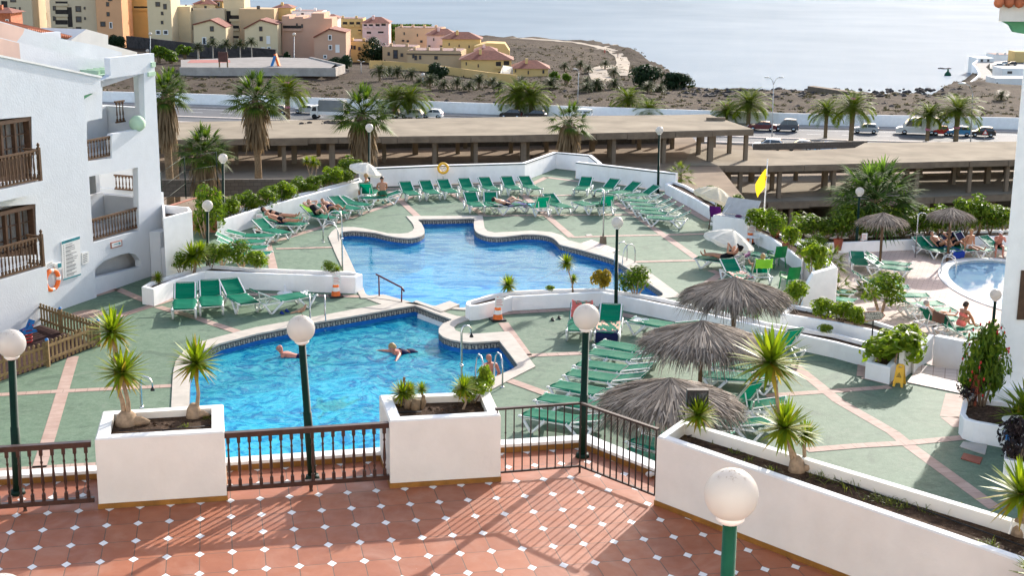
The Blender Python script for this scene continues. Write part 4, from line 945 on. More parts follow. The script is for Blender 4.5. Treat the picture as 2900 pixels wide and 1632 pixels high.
# ---------------- sun loungers
def lounger_proto(name, ang, y0):
    r = thing(name, 'green sling sun lounger with white frame', 'sun lounger', (0, 0, -200+y0), 0, 'green sun loungers'); a = RD(ang); Lb = .74; hb = (cos(a)*Lb, sin(a)*Lb)
    m = MB(); n = 10; ny = 12; vs = []
    for j in range(ny+1):
        y = -1.0+1.22*j/ny
        for i in range(n+1):
            s_ = i/n*2-1; sag = (1-s_**4)*(.03+.008*sin(j*.8))+.006*sin(3*s_+j)*(1-abs(s_))
            vs.append((s_*.352, y, .402-sag-.055*max(0, abs(s_)-.8)/.2))
    m.add(vs, [(j*(n+1)+i, j*(n+1)+i+1, (j+1)*(n+1)+i+1, (j+1)*(n+1)+i) for j in range(ny) for i in range(n)], 0, True)
    for y_ in (-.985,): m.tube([(-.285, y_, .37), (.285, y_, .37)], .022, 6)
    m.build('seat', 'sling_green', r)
    m = MB(); vs = []
    for j in range(ny+1):
        t = j/ny
        for i in range(n+1):
            s_ = i/n*2-1; sag = (1-s_**4)*(.03+.008*sin(j*.9+1))
            vs.append((s_*.342, .25+hb[0]*t+sag*sin(a), .402+hb[1]*t-sag*cos(a)-.05*max(0, abs(s_)-.8)/.2))
    m.add(vs, [(j*(n+1)+i, j*(n+1)+i+1, (j+1)*(n+1)+i+1, (j+1)*(n+1)+i) for j in range(ny) for i in range(n)], 0, True)
    m.tube([(-.27, .25+hb[0], .375+hb[1]), (.27, .25+hb[0], .375+hb[1])], .024, 6); m.build('backrest', 'sling_green', r)
    m = MB()
    for s_ in (-1, 1):
        m.bar((s_*.31, -1.0, .345), (s_*.31, .78, .31), .04, .05); m.tube([(s_*.33, -.97, .37), (s_*.31, -1.04, .345)], .035, 6)
    for y_ in (-.97, .2, .74): m.bar((-.3, y_, .345 if y_ < .5 else .33), (.3, y_, .345 if y_ < .5 else .33), .035, .04)
    m.build('frame', 'white_plastic', r)
    m = MB()
    for s_ in (-1, 1): m.bar((s_*.3, .25, .37), (s_*.3, .25+hb[0], .37+hb[1]), .036, .045)
    m.bar((-.3, .25+hb[0]*.99, .37+hb[1]*.99), (.3, .25+hb[0]*.99, .37+hb[1]*.99), .03, .04)
    if ang > 15: m.bar((-.2, .25+hb[0]*.6, .36+hb[1]*.6), (-.2, .62, .34), .025, .025); m.bar((.2, .25+hb[0]*.6, .36+hb[1]*.6), (.2, .62, .34), .025, .025)
    m.build('back_frame', 'white_plastic', r)
    for s_ in (-1, 1):
        for ya, yg, yb in ((-.95, -.72, -.38), (.78, .52, .12)):
            m = MB(); x = s_*.325; m.tube([(x, ya, .35), (x, yg+(ya-yg)*.12, .03), (x, yg, 0.012), (x, yg+(yb-yg)*.12, .03), (x, yb, .34)], [.036, .034, .03, .034, .042], 6); m.build('leg', 'white_plastic', r)
    return r
LP = {25: lounger_proto('sun_lounger', 27, 0), 8: lounger_proto('sun_lounger', 13, 1), 50: lounger_proto('sun_lounger', 52, 2)}
LUSED = set(); LPOS = {}
def LSC(key): return 1.15 if key[0] in 'amnoq' else 1.03
def lounger(key, foot, head, ang, label, z=ZD):
    zb = z
    f = G(foot[0], foot[1], zb+.36); h = G(head[0], head[1], zb+.38+.62*sin(RD(ang)))
    d = Vector((h.x-f.x, h.y-f.y)); d.normalize(); c = Vector((f.x, f.y))+d*1.0*LSC(key); yaw = atan2(d.y, d.x)-pi/2
    src = LP[ang]
    if ang in LUSED: o = copy_tree(src, (c.x, c.y, zb), yaw, label)
    else: o = src; LUSED.add(ang); o.location = (c.x, c.y, zb); o.rotation_euler = (0, 0, yaw); o['label'] = label
    o.scale = (LSC(key),)*3
    LPOS[key] = (Vector((c.x, c.y, zb)), yaw, ang); return o
LN = 'green sun lounger '
for k, f, h, a, l in [
    ('a1', (462, 783), (468, 712), 25, LN+'leftmost of four before the left white planter'), ('a2', (532, 775), (527, 706), 25, LN+'second of four before the left planter, below the globe lamp'), ('a3', (628, 768), (588, 722), 25, LN+'third of four before the left planter, turned slightly'),
    ('a4', (783, 742), (680, 738), 25, LN+'fourth before the left planter, seen from its side with a towel'),
    ('b1', (720, 588), (645, 555), 25, LN+'with raised back by the small orange cone on the left deck'), ('b2', (690, 594), (594, 586), 8, LN+'lying nearly flat, topmost of the stack of four at left'), ('b3', (667, 608), (576, 592), 25, LN+'second of the tight row of four beside the left bushes'),
    ('b4', (672, 623), (586, 606), 25, LN+'third of the tight row of four beside the left bushes'), ('b5', (680, 638), (598, 619), 25, LN+'nearest of the tight row of four beside the left bushes'),
    ('c1', (766, 566), (676, 553), 8, LN+'under the sunbather in black trunks with the purple towel'), ('c2', (760, 553), (668, 542), 8, LN+'under the farther sunbather of the flat lying pair'),
    ('d1', (836, 551), (762, 518), 25, LN+'under the woman with a lime towel behind her head'), ('d2', (866, 539), (790, 513), 8, LN+'under the man with dark swim briefs'),
    ('e1', (901, 528), (828, 496), 25, LN+'empty with raised back right of the sunbathing couple'), ('e2', (926, 518), (848, 498), 8, LN+'empty and flat behind the one with the raised back'),
    ('f1', (940, 478), (884, 490), 50, LN+'with upright back turned away, the woman under the parasol on it'), ('f2', (909, 500), (975, 489), 8, LN+'that the bare backed man sits on under the parasol'),
    ('g1', (1043, 492), (1022, 464), 25, LN+'first from the left in the row along the rear wall'), ('g2', (1094, 489), (1072, 461), 25, LN+'second from the left in the row along the rear wall'), ('g3', (1140, 486), (1118, 459), 25, LN+'third in the rear row, right in front of the yellow lifebuoy'),
    ('g4', (1193, 483), (1171, 456), 25, LN+'fourth from the left in the row along the rear wall'), ('g5', (1246, 480), (1222, 453), 25, LN+'fifth from the left in the row along the rear wall'), ('g6', (1300, 478), (1276, 450), 25, LN+'sixth from the left in the row along the rear wall'), ('g7', (1350, 477), (1322, 450), 25, LN+'rightmost of the seven along the rear wall'),
    ('h1', (1204, 521), (1185, 491), 25, LN+'in the second row, left of a pair behind the main pool'), ('h2', (1237, 521), (1234, 492), 25, LN+'in the second row, right of a pair behind the main pool'), ('h3', (1322, 512), (1268, 513), 8, LN+'with a purple towel and a sunbather in the second row'),
    ('h4', (1338, 512), (1384, 510), 50, LN+'with a teal towel and upright back in the second row'), ('h5', (1430, 524), (1393, 497), 25, LN+'in the second row right of the one with a teal towel'), ('h6', (1452, 508), (1512, 520), 8, LN+'lying flat left of the tall outdoor shower'), ('h7', (1500, 509), (1546, 507), 50, LN+'with upright dark back just behind the outdoor shower pole'),
    ('i1', (1458, 479), (1476, 450), 25, LN+'first of four fanned out below the right rear wall'), ('i2', (1500, 482), (1532, 459), 25, LN+'second of four fanned out below the right rear wall'), ('i3', (1538, 488), (1583, 466), 25, LN+'third of four fanned out below the right rear wall'), ('i4', (1572, 494), (1627, 474), 25, LN+'fourth of the fan, left of the rear lamp post'),
    ('j1', (1566, 503), (1655, 493), 25, LN+'farthest of five parallel ones facing the pool at right'), ('j2', (1584, 514), (1673, 503), 25, LN+'second farthest of five parallel ones at the right'), ('j3', (1592, 524), (1684, 514), 25, LN+'middle of five parallel ones at the right'), ('j4', (1610, 534), (1702, 524), 25, LN+'fourth of five parallel ones at the right'), ('j5', (1626, 547), (1720, 537), 25, LN+'nearest of five parallel ones at the right'),
    ('k1', (1755, 648), (1852, 642), 25, LN+'with a plum towel under the reading woman'), ('k2', (1948, 650), (1898, 622), 25, LN+'with a dark patterned towel behind the parasol'), ('k3', (1878, 704), (1856, 672), 25, LN+'with a red checked towel above the far thatched umbrella'), ('k4', (1892, 670), (1950, 690), 50, LN+'with a lime towel over its raised back'),
    ('l1', (1905, 795), (1800, 778), 8, LN+'half hidden under the farthest thatched umbrella'), ('l2', (1912, 782), (1810, 766), 8, LN+'behind the pole of the farthest thatched umbrella'),
    ('m1', (1455, 838), (1462, 787), 25, LN+'with a red towel behind the middle globe lamp'), ('m2', (1526, 843), (1534, 792), 25, LN+'draped with peach and navy towels by the curved planter'), ('m3', (1586, 808), (1665, 812), 8, LN+'alone before the planter, a white cloth on its foot'),
    ('n1', (1508, 867), (1636, 880), 8, LN+'farthest in the column left of the thatched umbrellas'), ('n2', (1485, 889), (1645, 902), 8, LN+'second farthest in the column left of the thatch'), ('n3', (1455, 918), (1622, 930), 8, LN+'third in the column left of the thatch'), ('n4', (1430, 942), (1602, 955), 8, LN+'fourth in the column left of the thatch'),
    ('n5', (1395, 971), (1565, 992), 8, LN+'fifth in the column, reaching under the near thatch'), ('n6', (1360, 1004), (1540, 1022), 8, LN+'sixth in the column seen behind the iron railing'), ('n7', (1323, 1042), (1512, 1062), 8, LN+'nearest in the column, behind the iron railing bars'),
    ('o1', (1628, 1077), (1760, 1096), 8, LN+'below the near thatch edge behind the railing'), ('o2', (1598, 1109), (1740, 1136), 8, LN+'second from the terrace wall behind the railing'), ('o3', (1566, 1142), (1710, 1174), 8, LN+'lowest one directly behind the terrace curb'),
    ('q1', (1790, 920), (1925, 922), 8, LN+'farthest in the column right of the middle thatch'), ('q2', (1765, 948), (1905, 945), 8, LN+'second in the column right of the middle thatch pole'), ('q3', (1765, 985), (1905, 985), 50, LN+'with a raised back right of the near thatch'), ('q4', (1760, 1015), (1900, 1016), 8, LN+'half under the near thatch at its right'), ('q5', (1735, 1050), (1872, 1060), 8, LN+'poking out below the right edge of the near thatch'),
    ('q6', (1890, 850), (1992, 846), 50, LN+'with upright back behind the tall yucca')]:
    lounger(k, f, h, a, l)
for k, f, h, a, l in [
    ('r1', (2377, 635), (2314, 602), 25, LN+'leftmost of the group below the hedge on the lower terrace'), ('r2', (2410, 634), (2345, 602), 25, LN+'with a bright blue towel below the far thatched umbrella'), ('r3', (2446, 632), (2390, 600), 25, LN+'with a navy towel behind the sunbathing woman on the lower terrace'), ('r4', (2492, 632), (2450, 598), 50, LN+'with a navy towel hung over its upright back'), ('r5', (2556, 632), (2500, 604), 25, LN+'rightmost below the hedge, cut off by the building'),
    ('s1', (2166, 668), (2160, 648), 8, LN+'seen end on by the lower terrace wall'), ('s2', (2290, 667), (2204, 643), 25, LN+'rear one of the pair in the middle of the lower terrace'), ('s3', (2290, 680), (2196, 652), 25, LN+'front one of the pair in the middle of the lower terrace'),
    ('s4', (2265, 709), (2168, 690), 25, LN+'behind the small palm on the lower terrace'), ('s5', (2286, 723), (2182, 703), 25, LN+'nearer one behind the small palm on the lower terrace'), ('t1', (2335, 744), (2248, 736), 8, LN+'farthest in the row along the round pool'), ('t2', (2367, 763), (2265, 752), 25, LN+'second in the row along the round pool'), ('t3', (2400, 780), (2295, 766), 25, LN+'third in the row along the round pool'),
    ('t4', (2410, 800), (2350, 776), 50, LN+'with a white towel and a sunbather by the round pool'), ('t5', (2462, 820), (2392, 795), 50, LN+'with a brown towel behind the woman in coral bikini'), ('t6', (2510, 845), (2440, 826), 25, LN+'nearest by the round pool, behind the flowering bush'), ('u1', (2150, 738), (2085, 724), 8, LN+'half hidden by the white sloping wall'), ('u2', (2152, 758), (2095, 745), 8, LN+'lower one half hidden by the sloping wall')]:
    lounger(k, f, h, a, l, ZP)
def towel(name, label, key, mat, y0, y1, w=.62, hang=0, back=False, t0=.0, t1=1, wob=1):
    """towel lying on a lounger: on the seat between y0..y1 or over the backrest"""
    p, yaw, ang = LPOS[key]; m = MB(); n = 10; rows = []
    a = RD({25: 27, 8: 13, 50: 52}[ang])
    if back:
        pts = [(.25+.78*cos(a)*t, .405+.78*sin(a)*t) for t in [t0+(t1-t0)*i/6 for i in range(7)]]
        if hang: e = pts[-1]; pts += [(e[0]+.06, e[1]-.05), (e[0]+.07, e[1]-hang*.5), (e[0]+.07, e[1]-hang)]
    else:
        pts = [(y0+(y1-y0)*i/8, .392) for i in range(9)]
        if hang: e = pts[0]; pts = [(e[0]-.06, e[1]-hang), (e[0]-.07, e[1]-hang*.4), (e[0]-.05, e[1]-.03)]+pts
    vs = []; random.seed(len(label))
    for j, (y, z) in enumerate(pts):
        for i in range(n+1):
            s_ = i/n*2-1; vs.append((s_*w/2+.012*sin(j*1.7)*wob, y, z-(1-s_*s_)*.03*(0 if hang and j > len(pts)-4 and back else 1)+.014*sin(i*1.9+j*1.3)*wob))
    m.add(vs, [(j*(n+1)+i, j*(n+1)+i+1, (j+1)*(n+1)+i+1, (j+1)*(n+1)+i) for j in range(len(pts)-1) for i in range(n)], 0, True)
    o = m.build(name, mat); o.location = p; o.rotation_euler = (0, 0, yaw); o.scale = (LSC(key),)*3; tag(o, label, 'towel'); o.data.materials[0] = MT(mat); return o
towel('towel', 'lime green towel on the sunbathing woman\'s lounger', 'd1', 'towel_lime', 0, 0, .6, .1, True, .25); towel('towel', 'purple towel on the flat lounger at left', 'c1', 'towel_purple', -.1, .9); towel('towel', 'lime towel under the farther sunbather of the flat pair', 'c2', 'towel_lime', .3, .95)
towel('towel', 'purple towel under a sunbather in the second row', 'h3', 'towel_purple', -.9, .6, .7, .2); towel('towel', 'teal towel on the seat of a lounger in the second row', 'h4', 'towel_teal', -.9, -.2, .6)
towel('towel', 'plum towel on the reading woman\'s lounger', 'k1', 'towel_plum', 0, 0, .6, .15, True); towel('towel', 'grey plum cloth on the seat under the reading woman', 'k1', 'towel_plum', -.6, .25); towel('towel', 'dark patterned towel on the lounger behind the parasol', 'k2', 'towel_navy', -.9, -.1)
towel('towel', 'red and white checked towel on a lounger above the thatch', 'k3', 'towel_check', -.95, .2); towel('towel', 'lime towel over the raised back of a lounger', 'k4', 'towel_lime', 0, 0, .62, .35, True, .3)
towel('towel', 'red towel on the lounger behind the globe lamp', 'm1', 'towel_red', 0, 0, .6, 0, True, .05); towel('towel', 'peach patterned towel on the left of the draped lounger', 'm2', 'towel_peach', -.75, .25, .64); towel('towel', 'navy towel hanging from the foot of a lounger', 'm2', 'towel_navy', -1.0, -.7, .62, .3)
towel('towel', 'white towel crumpled on the foot of the side-on lounger', 'a4', 'towel_white', -1.0, -.75, .5, .08); towel('towel', 'thin white cloth on the foot of the lone lounger', 'm3', 'towel_white', -.95, -.5, .4)
towel('towel', 'bright blue towel on the lower terrace', 'r2', 'towel_blue', -1.0, .9, .7, .3); towel('towel', 'navy towel behind the sunbathing woman on the lower terrace', 'r3', 'towel_navy', 0, 0, .64, .1, True); towel('towel', 'navy and white towel hung over an upright back', 'r4', 'towel_navy', 0, 0, .66, .35, True, .2)
towel('towel', 'brown patterned towel behind the woman in the coral bikini', 't5', 'towel_brown', 0, 0, .66, .4, True, .2); towel('towel', 'white towel on the lounger by the round pool', 't4', 'towel_white', 0, 0, .6, .1, True)
# ---------------- thatched umbrellas
def thatch_proto(Rr, H, nb, label, seed=1):
    random.seed(seed); r = thing('thatched_umbrella', label, 'umbrella', (0, 0, -300), 0, 'thatched palm umbrellas')
    m = MB(); m.tube([(0, 0, 0), (0, 0, H)], .06, 10); m.build('pole', 'brown_wood', r)
    m = MB(); drop = .28*Rr
    m.lathe([(Rr*.8, H-drop*.95), (Rr*.4, H-drop*.4), (.05, H)], (0, 0, 0), 20)
    for k in range(nb):
        a = random.uniform(0, 2*pi); r0 = Rr*random.choice((.02, .2, .45, .6))*random.uniform(.6, 1.2); L = random.uniform(.4, .62)*Rr; r1 = min(r0+L, Rr*random.uniform(.93, 1.12))
        w = random.uniform(.008, .026); up = random.uniform(.0, .06)+.05*(1-r0/Rr); da = random.uniform(-.13, .13); pts = []
        for t in (0, .35, .7, 1):
            q = r0+(r1-r0)*t; z = H-drop*(q/Rr)**.92+up*(1-t*.4); z -= max(0, q/Rr-.74)*random.uniform(.1, 1.0)*Rr*t
            b = a+da*t; pts.append(Vector((q*cos(b), q*sin(b), z)))
        n = Vector((-sin(a), cos(a), random.uniform(-.5, .5))).normalized(); vs = []
        for p, ww_ in zip(pts, (w*.7, w, w*.8, w*.12)): vs += [p-n*ww_, p+n*ww_]
        m.add(vs, [(0, 1, 3, 2), (2, 3, 5, 4), (4, 5, 7, 6)])
    m.build('thatch', 'thatch', r); return r
def put(r, p, yaw=0, label=None, s=1, new=True):
    if not new: r.location = p; r.rotation_euler = (0, 0, yaw); r.scale = (s, s, s); r['label'] = label or r['label']; return r
    return copy_tree(r, p, yaw, label, s)
TH = thatch_proto(1.72, 2.75, 5200, ''); TL = thatch_proto(1.15, 2.55, 2200, '', 5)
p = G(1767, 816, ZD+2.75); put(TH, (p.x, p.y, ZD), 0, 'grey thatched umbrella in the middle of the three on the front deck', 1, False)
p = G(1687, 962, ZD+2.75); put(TH, (p.x, p.y, ZD), 2, 'nearest grey thatched umbrella behind the iron railing', 1.0)
p = G(1850, 706, ZD+2.75); put(TH, (p.x, p.y, ZD), 4, 'farthest thatched umbrella on the deck, behind the long planter')
p = G(2222, 540, ZP+2.55); put(TL, (p.x, p.y, ZP), 0, 'small thatched umbrella before the big fan palm on the lower terrace', 1, False)
p = G(2394, 520, ZP+2.55); put(TL, (p.x, p.y, ZP), 2, 'small thatched umbrella rising from the hedge by the building', .95)
# ---------------- parasols
def parasol(label, base, top, Rr, tilt, az, mat='canvas_white'):
    b = Vector(base); r = thing('parasol', label, 'parasol', b); h = (Vector(top)-b)
    m = MB(); m.tube([(0, 0, 0), tuple(h*.97)], .022, 8); m.build('pole', 'white_plastic', r)
    m = MB(); m.lathe([(.26, 0), (.27, .05), (.2, .09), (.05, .12), (.04, .3)], (0, 0, 0), 20); m.build('base', 'white_plastic', r)
    m = MB(); n = 8; k = 5; vs = [(0, 0, .0)]; fs = []
    for j in range(1, k+1):
        for i in range(n*4):
            a = 2*pi*i/(n*4); q = Rr*j/k; f = .5+.5*cos(a*n); q2 = q*(1-.10*(1-f)); vs.append((q2*cos(a), q2*sin(a), -.44*Rr*(j/k)**1.4-.05*(1-f)*j/k*Rr))
    N = n*4; fs = [(0, 1+i, 1+(i+1) % N) for i in range(N)]+[(1+(j-1)*N+i, 1+j*N+i, 1+j*N+(i+1) % N, 1+(j-1)*N+(i+1) % N) for j in range(1, k) for i in range(N)]
    m.add(vs, fs, 0, True); e = vs[1+(k-1)*N:]
    val = [(x*1.0, y*1.0, z-.13-.02*sin(i*pi/2)) for i, (x, y, z) in enumerate(e)]
    m.add(e+val, [(i, (i+1) % N, N+(i+1) % N, N+i) for i in range(N)], 0, True); m.ball((0, 0, .02), .03, 8)
    o = m.build('canopy', mat, r); M0 = Matrix.Translation(h) @ Matrix.Rotation(tilt, 4, Vector((cos(az), sin(az), 0))); o.matrix_local = M0
    m = MB()
    for i in range(8): a = 2*pi*i/8; m.tube([(0, 0, -.03), (Rr*.55*cos(a), Rr*.55*sin(a), -.17*Rr), (Rr*.98*cos(a), Rr*.98*sin(a), -.41*Rr)], .008, 4)
    o = m.build('ribs', 'white_plastic', r); o.matrix_local = M0; return r
b = G(921, 496, ZD); t = V(925, 410, b.y); parasol('white parasol over the seated couple at the rear left of the deck', b, t, .82, .3, 1.5)
b = G(1797, 566, ZD); t = V(1806, 471, b.y); parasol('cream parasol beside the purple chair at the right planter', b, t, .98, .3, 1.5, 'canvas_cream')
b = G(1840, 664, ZD); t = V(1845, 579, b.y); parasol('white parasol shading the reading woman', b, t, 1.05, .3, 1.5)
# ---------------- picket fence and playground
def pick(x, y): return G(x, y, ZD)
fz = thing('picket_fence', 'brown wooden picket fence round the small play area', 'fence'); PF = [pick(*q) for q in ((82, 812), (155, 839), (250, 872), (122, 923), (-70, 990))]
rails, pp = MB(), None
for i, (a, b) in enumerate(zip(PF, PF[1:])):
    for z in (.22, .62): rails.bar(a+Vector((0, 0, z)), b+Vector((0, 0, z)), .03, .08)
    L = (b-a).length; k = round(L/.19); yaw = atan2((b-a).y, (b-a).x)
    for j in range(k):
        if pp is None:
            m = MB(); m.box(-.045, .045, -.035, -.015, .06, .74); m.lathe([(.045, .74), (.04, .765), (.02, .785), (0, .79)], (0, -.025, 0), 10); pp = o = m.build('picket', 'fence_wood', fz)
        else: o = pp.copy(); C.objects.link(o); o.parent = fz
        o.location = a+(b-a)*((j+.6)/k); o.rotation_euler = (0, 0, yaw)
rails.build('rails', 'fence_wood', fz)
for q in PF[:-1]:
    m = MB(); m.box(-.05, .05, -.05, .05, 0, .82); o = m.build('post', 'fence_wood', fz); o.location = q
    m = MB(); m.ball((0, 0, .82), .06, 10); c_ = m.build('cap', 'blue_paint', o)
plain('fence_wood', (.20, .135, .06), .8, .3, 7, .2); plain('blue_paint', (.02, .16, .42), .5)
m = MB(); m.flat([G2(*q, ZD) for q in ((-60, 880), (0, 850), (78, 812), (155, 836), (246, 870), (120, 920), (-70, 985))], ZD+.024); m.build('rubber_floor', 'brown_rubber')['kind'] = 'structure'
r = thing('spring_rider', 'blue and red spring rider toy inside the picket fence', 'toy', G(74, 866, ZD), .9, None, .72); sp = MB(); sp.tube([(.14*cos(t*.5), .14*sin(t*.5), .03+.012*t) for t in range(38)], .025, 6); sp.build('spring', 'red_paint', r)
m = MB(); m.upright([(-.35, .5), (.35, .5), (.3, .62), (.1, .66), (.28, 1.02), (.15, 1.08), (-.05, .75), (-.35, .68)], -.14, -.1); m.build('side_panel', 'blue_paint', r); m = MB(); m.upright([(-.35, .5), (.35, .5), (.3, .62), (.1, .66), (.28, 1.02), (.15, 1.08), (-.05, .75), (-.35, .68)], .1, .14); m.build('side_panel', 'blue_paint', r)
m = MB(); m.box(-.22, .1, -.14, .14, .6, .66); m.tube([(.12, -.25, .85), (.12, .25, .85)], .02, 6); m.build('seat', 'red_paint', r); plain('red_paint', (.55, .03, .03), .4)
# ---------------- pool ladders, showers, handrail
def ladder(label, x, y, deg, z=ZD, s=1):
    """x,y: pool edge (photo); deg: direction towards the water"""
    r = thing('pool_ladder', label, 'ladder', G(x, y, z), RD(deg))
    for s_ in (-.25, .25):
        m = MB(); m.tube([(-.55, s_, 0), (-.55, s_, .5), (-.5, s_, .68), (-.36, s_, .8), (-.18, s_, .8), (-.02, s_, .68), (.08, s_, .4), (.1, s_, -.9)], .022, 8); m.lathe([(.05, 0), (.05, .02), (.02, .03)], (-.55, s_, 0), 10); m.build('handrail', 'steel', r)
    m = MB()
    for zz in (-.3, -.55, -.8): m.box(.06, .14, -.25, .25, zz-.015, zz+.015)
    m.build('steps', 'steel', r); r.scale = (s, s, s); return r
ladder('steel pool ladder at the left end of the main pool', 846, 606, 10); ladder('steel pool ladder on the right edge of the main pool', 1560, 664, 215); ladder('steel pool ladder behind the globe lamp at the lower pool', 800, 808, -80); ladder('steel pool ladder beside the man standing at the lower pool', 1222, 962, 110, ZD, 1.15); ladder('steel pool ladder at the round pool on the lower terrace', 2400, 690, -20, ZP)
def shower(label, bx, by, h, reach, deg, z=ZD, rr=.03, block=False):
    r = thing('pool_shower', label, 'shower', G(bx, by, z), RD(deg)); m = MB(); q = reach
    m.tube([(0, 0, 0), (0, 0, h-.2), (.03, 0, h-.06), (q*.3, 0, h), (q*.7, 0, h-.02), (q*.95, 0, h-.1), (q, 0, h-.25)], [rr]*3+[rr*.7]*4, 8); m.build('pipe', 'steel', r)
    m = MB(); m.lathe([(.02, h-.25), (.05, h-.3), (.055, h-.34), (0, h-.34)], (q, 0, 0), 10); m.build('shower_head', 'black', r)
    m = MB(); m.lathe([(rr, h*.55), (rr+.02, h*.55+.01), (rr+.02, h*.55+.06), (rr, h*.55+.07)], (0, 0, 0), 8); m.tube([(0, 0, h*.58), (.0, .1, h*.58)], .012, 6); m.build('tap', 'steel', r)
    if block: m = MB(); m.lathe([(.16, 0), (.13, .32), (.05, .34)], (0, 0, 0), 4, 0, False); m.build('block', 'concrete', r)
    return r
shower('tall bent shower pipe behind the left planter at the main pool', 862, 690, 2.45, .5, 180); shower('outdoor shower on a concrete block behind the main pool', 1517, 614, 2.35, .42, 170, ZD, .035, True); shower('slim shower pipe between the lower pool and the planter', 1161, 1048, 2.5, .3, 30); shower('short shower pipe behind the planter with yuccas', 362, 1130, 1.9, .35, -20); shower('hooked shower pipe on the lower terrace left of the far umbrella', 2302, 648, 2.1, .42, 0, ZP)
r = thing('handrail', 'dark red handrail sloping down at the pool steps', 'handrail'); a, b = G(954, 747, ZD), G(1010, 762, ZD); ta, tb = V(953, 694, a.y), V(1011, 724, b.y)
m = MB(); m.tube([ta+(ta-tb)*.12, ta, tb, tb+(tb-ta)*.1+Vector((0, 0, -.1))], .032, 8); m.build('rail', 'red_metal', r)
for q, t in ((a, ta), (b, tb)): m = MB(); m.tube([q, t], .026, 8); m.build('post', 'red_metal', r)
# ---------------- traffic cones, wet floor sign
def cone(label, x, y, z=ZD, s=1, new=[None]):
    if new[0] is None:
        r = new[0] = thing('traffic_cone', label, 'traffic cone', G(x, y, z), .3, 'orange traffic cones with paper notices')
        m = MB(); m.box(-.24, .24, -.24, .24, 0, .05); m.build('base', 'black', r); m = MB(); m.lathe([(.17, .05), (.135, .25), (.1, .45), (.065, .62), (.04, .78), (.03, .8)], (0, 0, 0), 18); m.build('body', 'orange', r)
        for z0, z1, a, b in ((.22, .36, .144, .12), (.46, .56, .102, .084)): m = MB(); m.lathe([(a, z0), (b, z1)], (0, 0, 0), 18); m.build('white_band', 'white_plastic', r)
        m = MB(); m.box(-.15, .15, -.20, -.19, .5, .84); o = m.build('notice', 'white_plastic', r); m = MB()
        for k in range(4): m.box(-.11, .11-.04*(k % 2), -.204, -.201, .56+k*.06, .575+k*.06)
        m.build('lettering', 'red_paint', o); r.scale = (s, s, s); return r
    return copy_tree(new[0], G(x, y, z), .3, label, s)
cone('orange cone with a notice in front of the left planter', 845, 747); cone('orange cone with a notice by the no running sign', 1252, 806); cone('orange cone with a notice at the foot of the lower terrace lamp', 2167, 629, ZP); cone('orange cone with a notice beside the white stool', 1886, 612); cone('small orange cone on the left deck among the loungers', 652, 583)
r = thing('wet_floor_sign', 'yellow folding wet floor sign before the small bush planter', 'sign', G(2262, 970, ZD), RD(-28))
def wf(y0, y1, sgn, nm='panel'):
    m = MB(); vs = []
    out = [(-.15, 0), (-.09, 0), (-.06, .12), (.06, .12), (.09, 0), (.15, 0), (.11, .62), (.06, .66), (-.06, .66), (-.11, .62)]
    m.upright(out, -.012, .012, [[(-.045, .55), (.045, .55), (.045, .6), (-.045, .6)]]); o = m.build('panel', 'yellow', r); o.matrix_local = Matrix.Translation((0, sgn*.19, 0)) @ Matrix.Rotation(sgn*.27, 4, 'X'); return o
o = wf(0, 0, -1); wf(0, 0, 1); m = MB(); m.upright([(-.075, .28), (.075, .28), (0, .42)], -.016, -.0125, [[(-.052, .295), (.052, .295), (0, .395)]]); m.upright([(-.02, .3), (.0, .31), (.025, .3), (.01, .33), (.02, .35), (-.005, .36), (-.015, .33)], -.016, -.0125); m.build('warning_symbol', 'black', o)
# ---------------- signs
def text_mesh(txt, size, mat, parent, name='lettering'):
    cu_ = bpy.data.curves.new('t', 'FONT'); cu_.body = txt; cu_.size = size; cu_.align_x = 'CENTER'; cu_.align_y = 'CENTER'; cu_.extrude = .002; cu_.offset = .004*size
    t = bpy.data.objects.new('t', cu_); C.objects.link(t); dg = bpy.context.evaluated_depsgraph_get(); me = bpy.data.meshes.new_from_object(t.evaluated_get(dg)); bpy.data.objects.remove(t)
    me.name = name; me.materials.clear(); me.materials.append(MT(mat)); o = bpy.data.objects.new(name, me); C.objects.link(o); o.parent = parent; return o
b = G(2192, 872, ZD+.4); pl = Plane((b.x, b.y, 0), (b.x+1, b.y-.12, 0)); r = thing('restaurant_sign', 'arrow shaped restaurant sign on a dark post above the round bush', 'sign', b); rel = lambda x, y, n=0: (pl.uv(x, y, n)[0], pl.uv(x, y, n)[1]-b.z)
r.matrix_world = Matrix.Translation(b) @ pl.M.to_3x3().to_4x4(); m = MB(); m.box(-.02, .02, -.0, .03, 0, rel(2192, 790)[1]); m.build('post', 'black', r)
m = MB(); m.upright([rel(2174, 784), (rel(2216, 781)), rel(2227, 793), (rel(2216, 804)), rel(2175, 809)], .035, .05); o = m.build('board', 'board_white', r); plain('board_white', (.60, .56, .49), .6, .06, 6)
m = MB(); P_ = [rel(2174, 784), rel(2216, 781), rel(2227, 793), rel(2216, 804), rel(2175, 809)]; m.upright(P_, .05, .054, [inset(P_, .022)]); m.build('border', 'terracotta', o)
for k, tx in enumerate(('RESTAURANTE', 'LANZAROTE')):
    t_ = text_mesh(tx, .15, 'ink', o)
    t_.matrix_local = Matrix.Translation((rel(2195, 795)[0], .056, rel(2196, 790+k*10)[1])) @ Matrix(((1, 0, 0, 0), (0, 0, 1, 0), (0, 1, 0, 0), (0, 0, 0, 1))) @ Matrix.Scale(.62, 4, (1, 0, 0))
a, b = G(1216, 800, ZD), G(1234, 798, ZD); pl = Plane((a.x, a.y, 0), (b.x, b.y, 0)); r = thing('no_running_sign', 'red square no running sign on the curved white planter', 'sign'); r.matrix_world = pl.M; q = [pl.uv(*c_) for c_ in ((1218, 779), (1231, 778), (1231, 792), (1218, 793))]
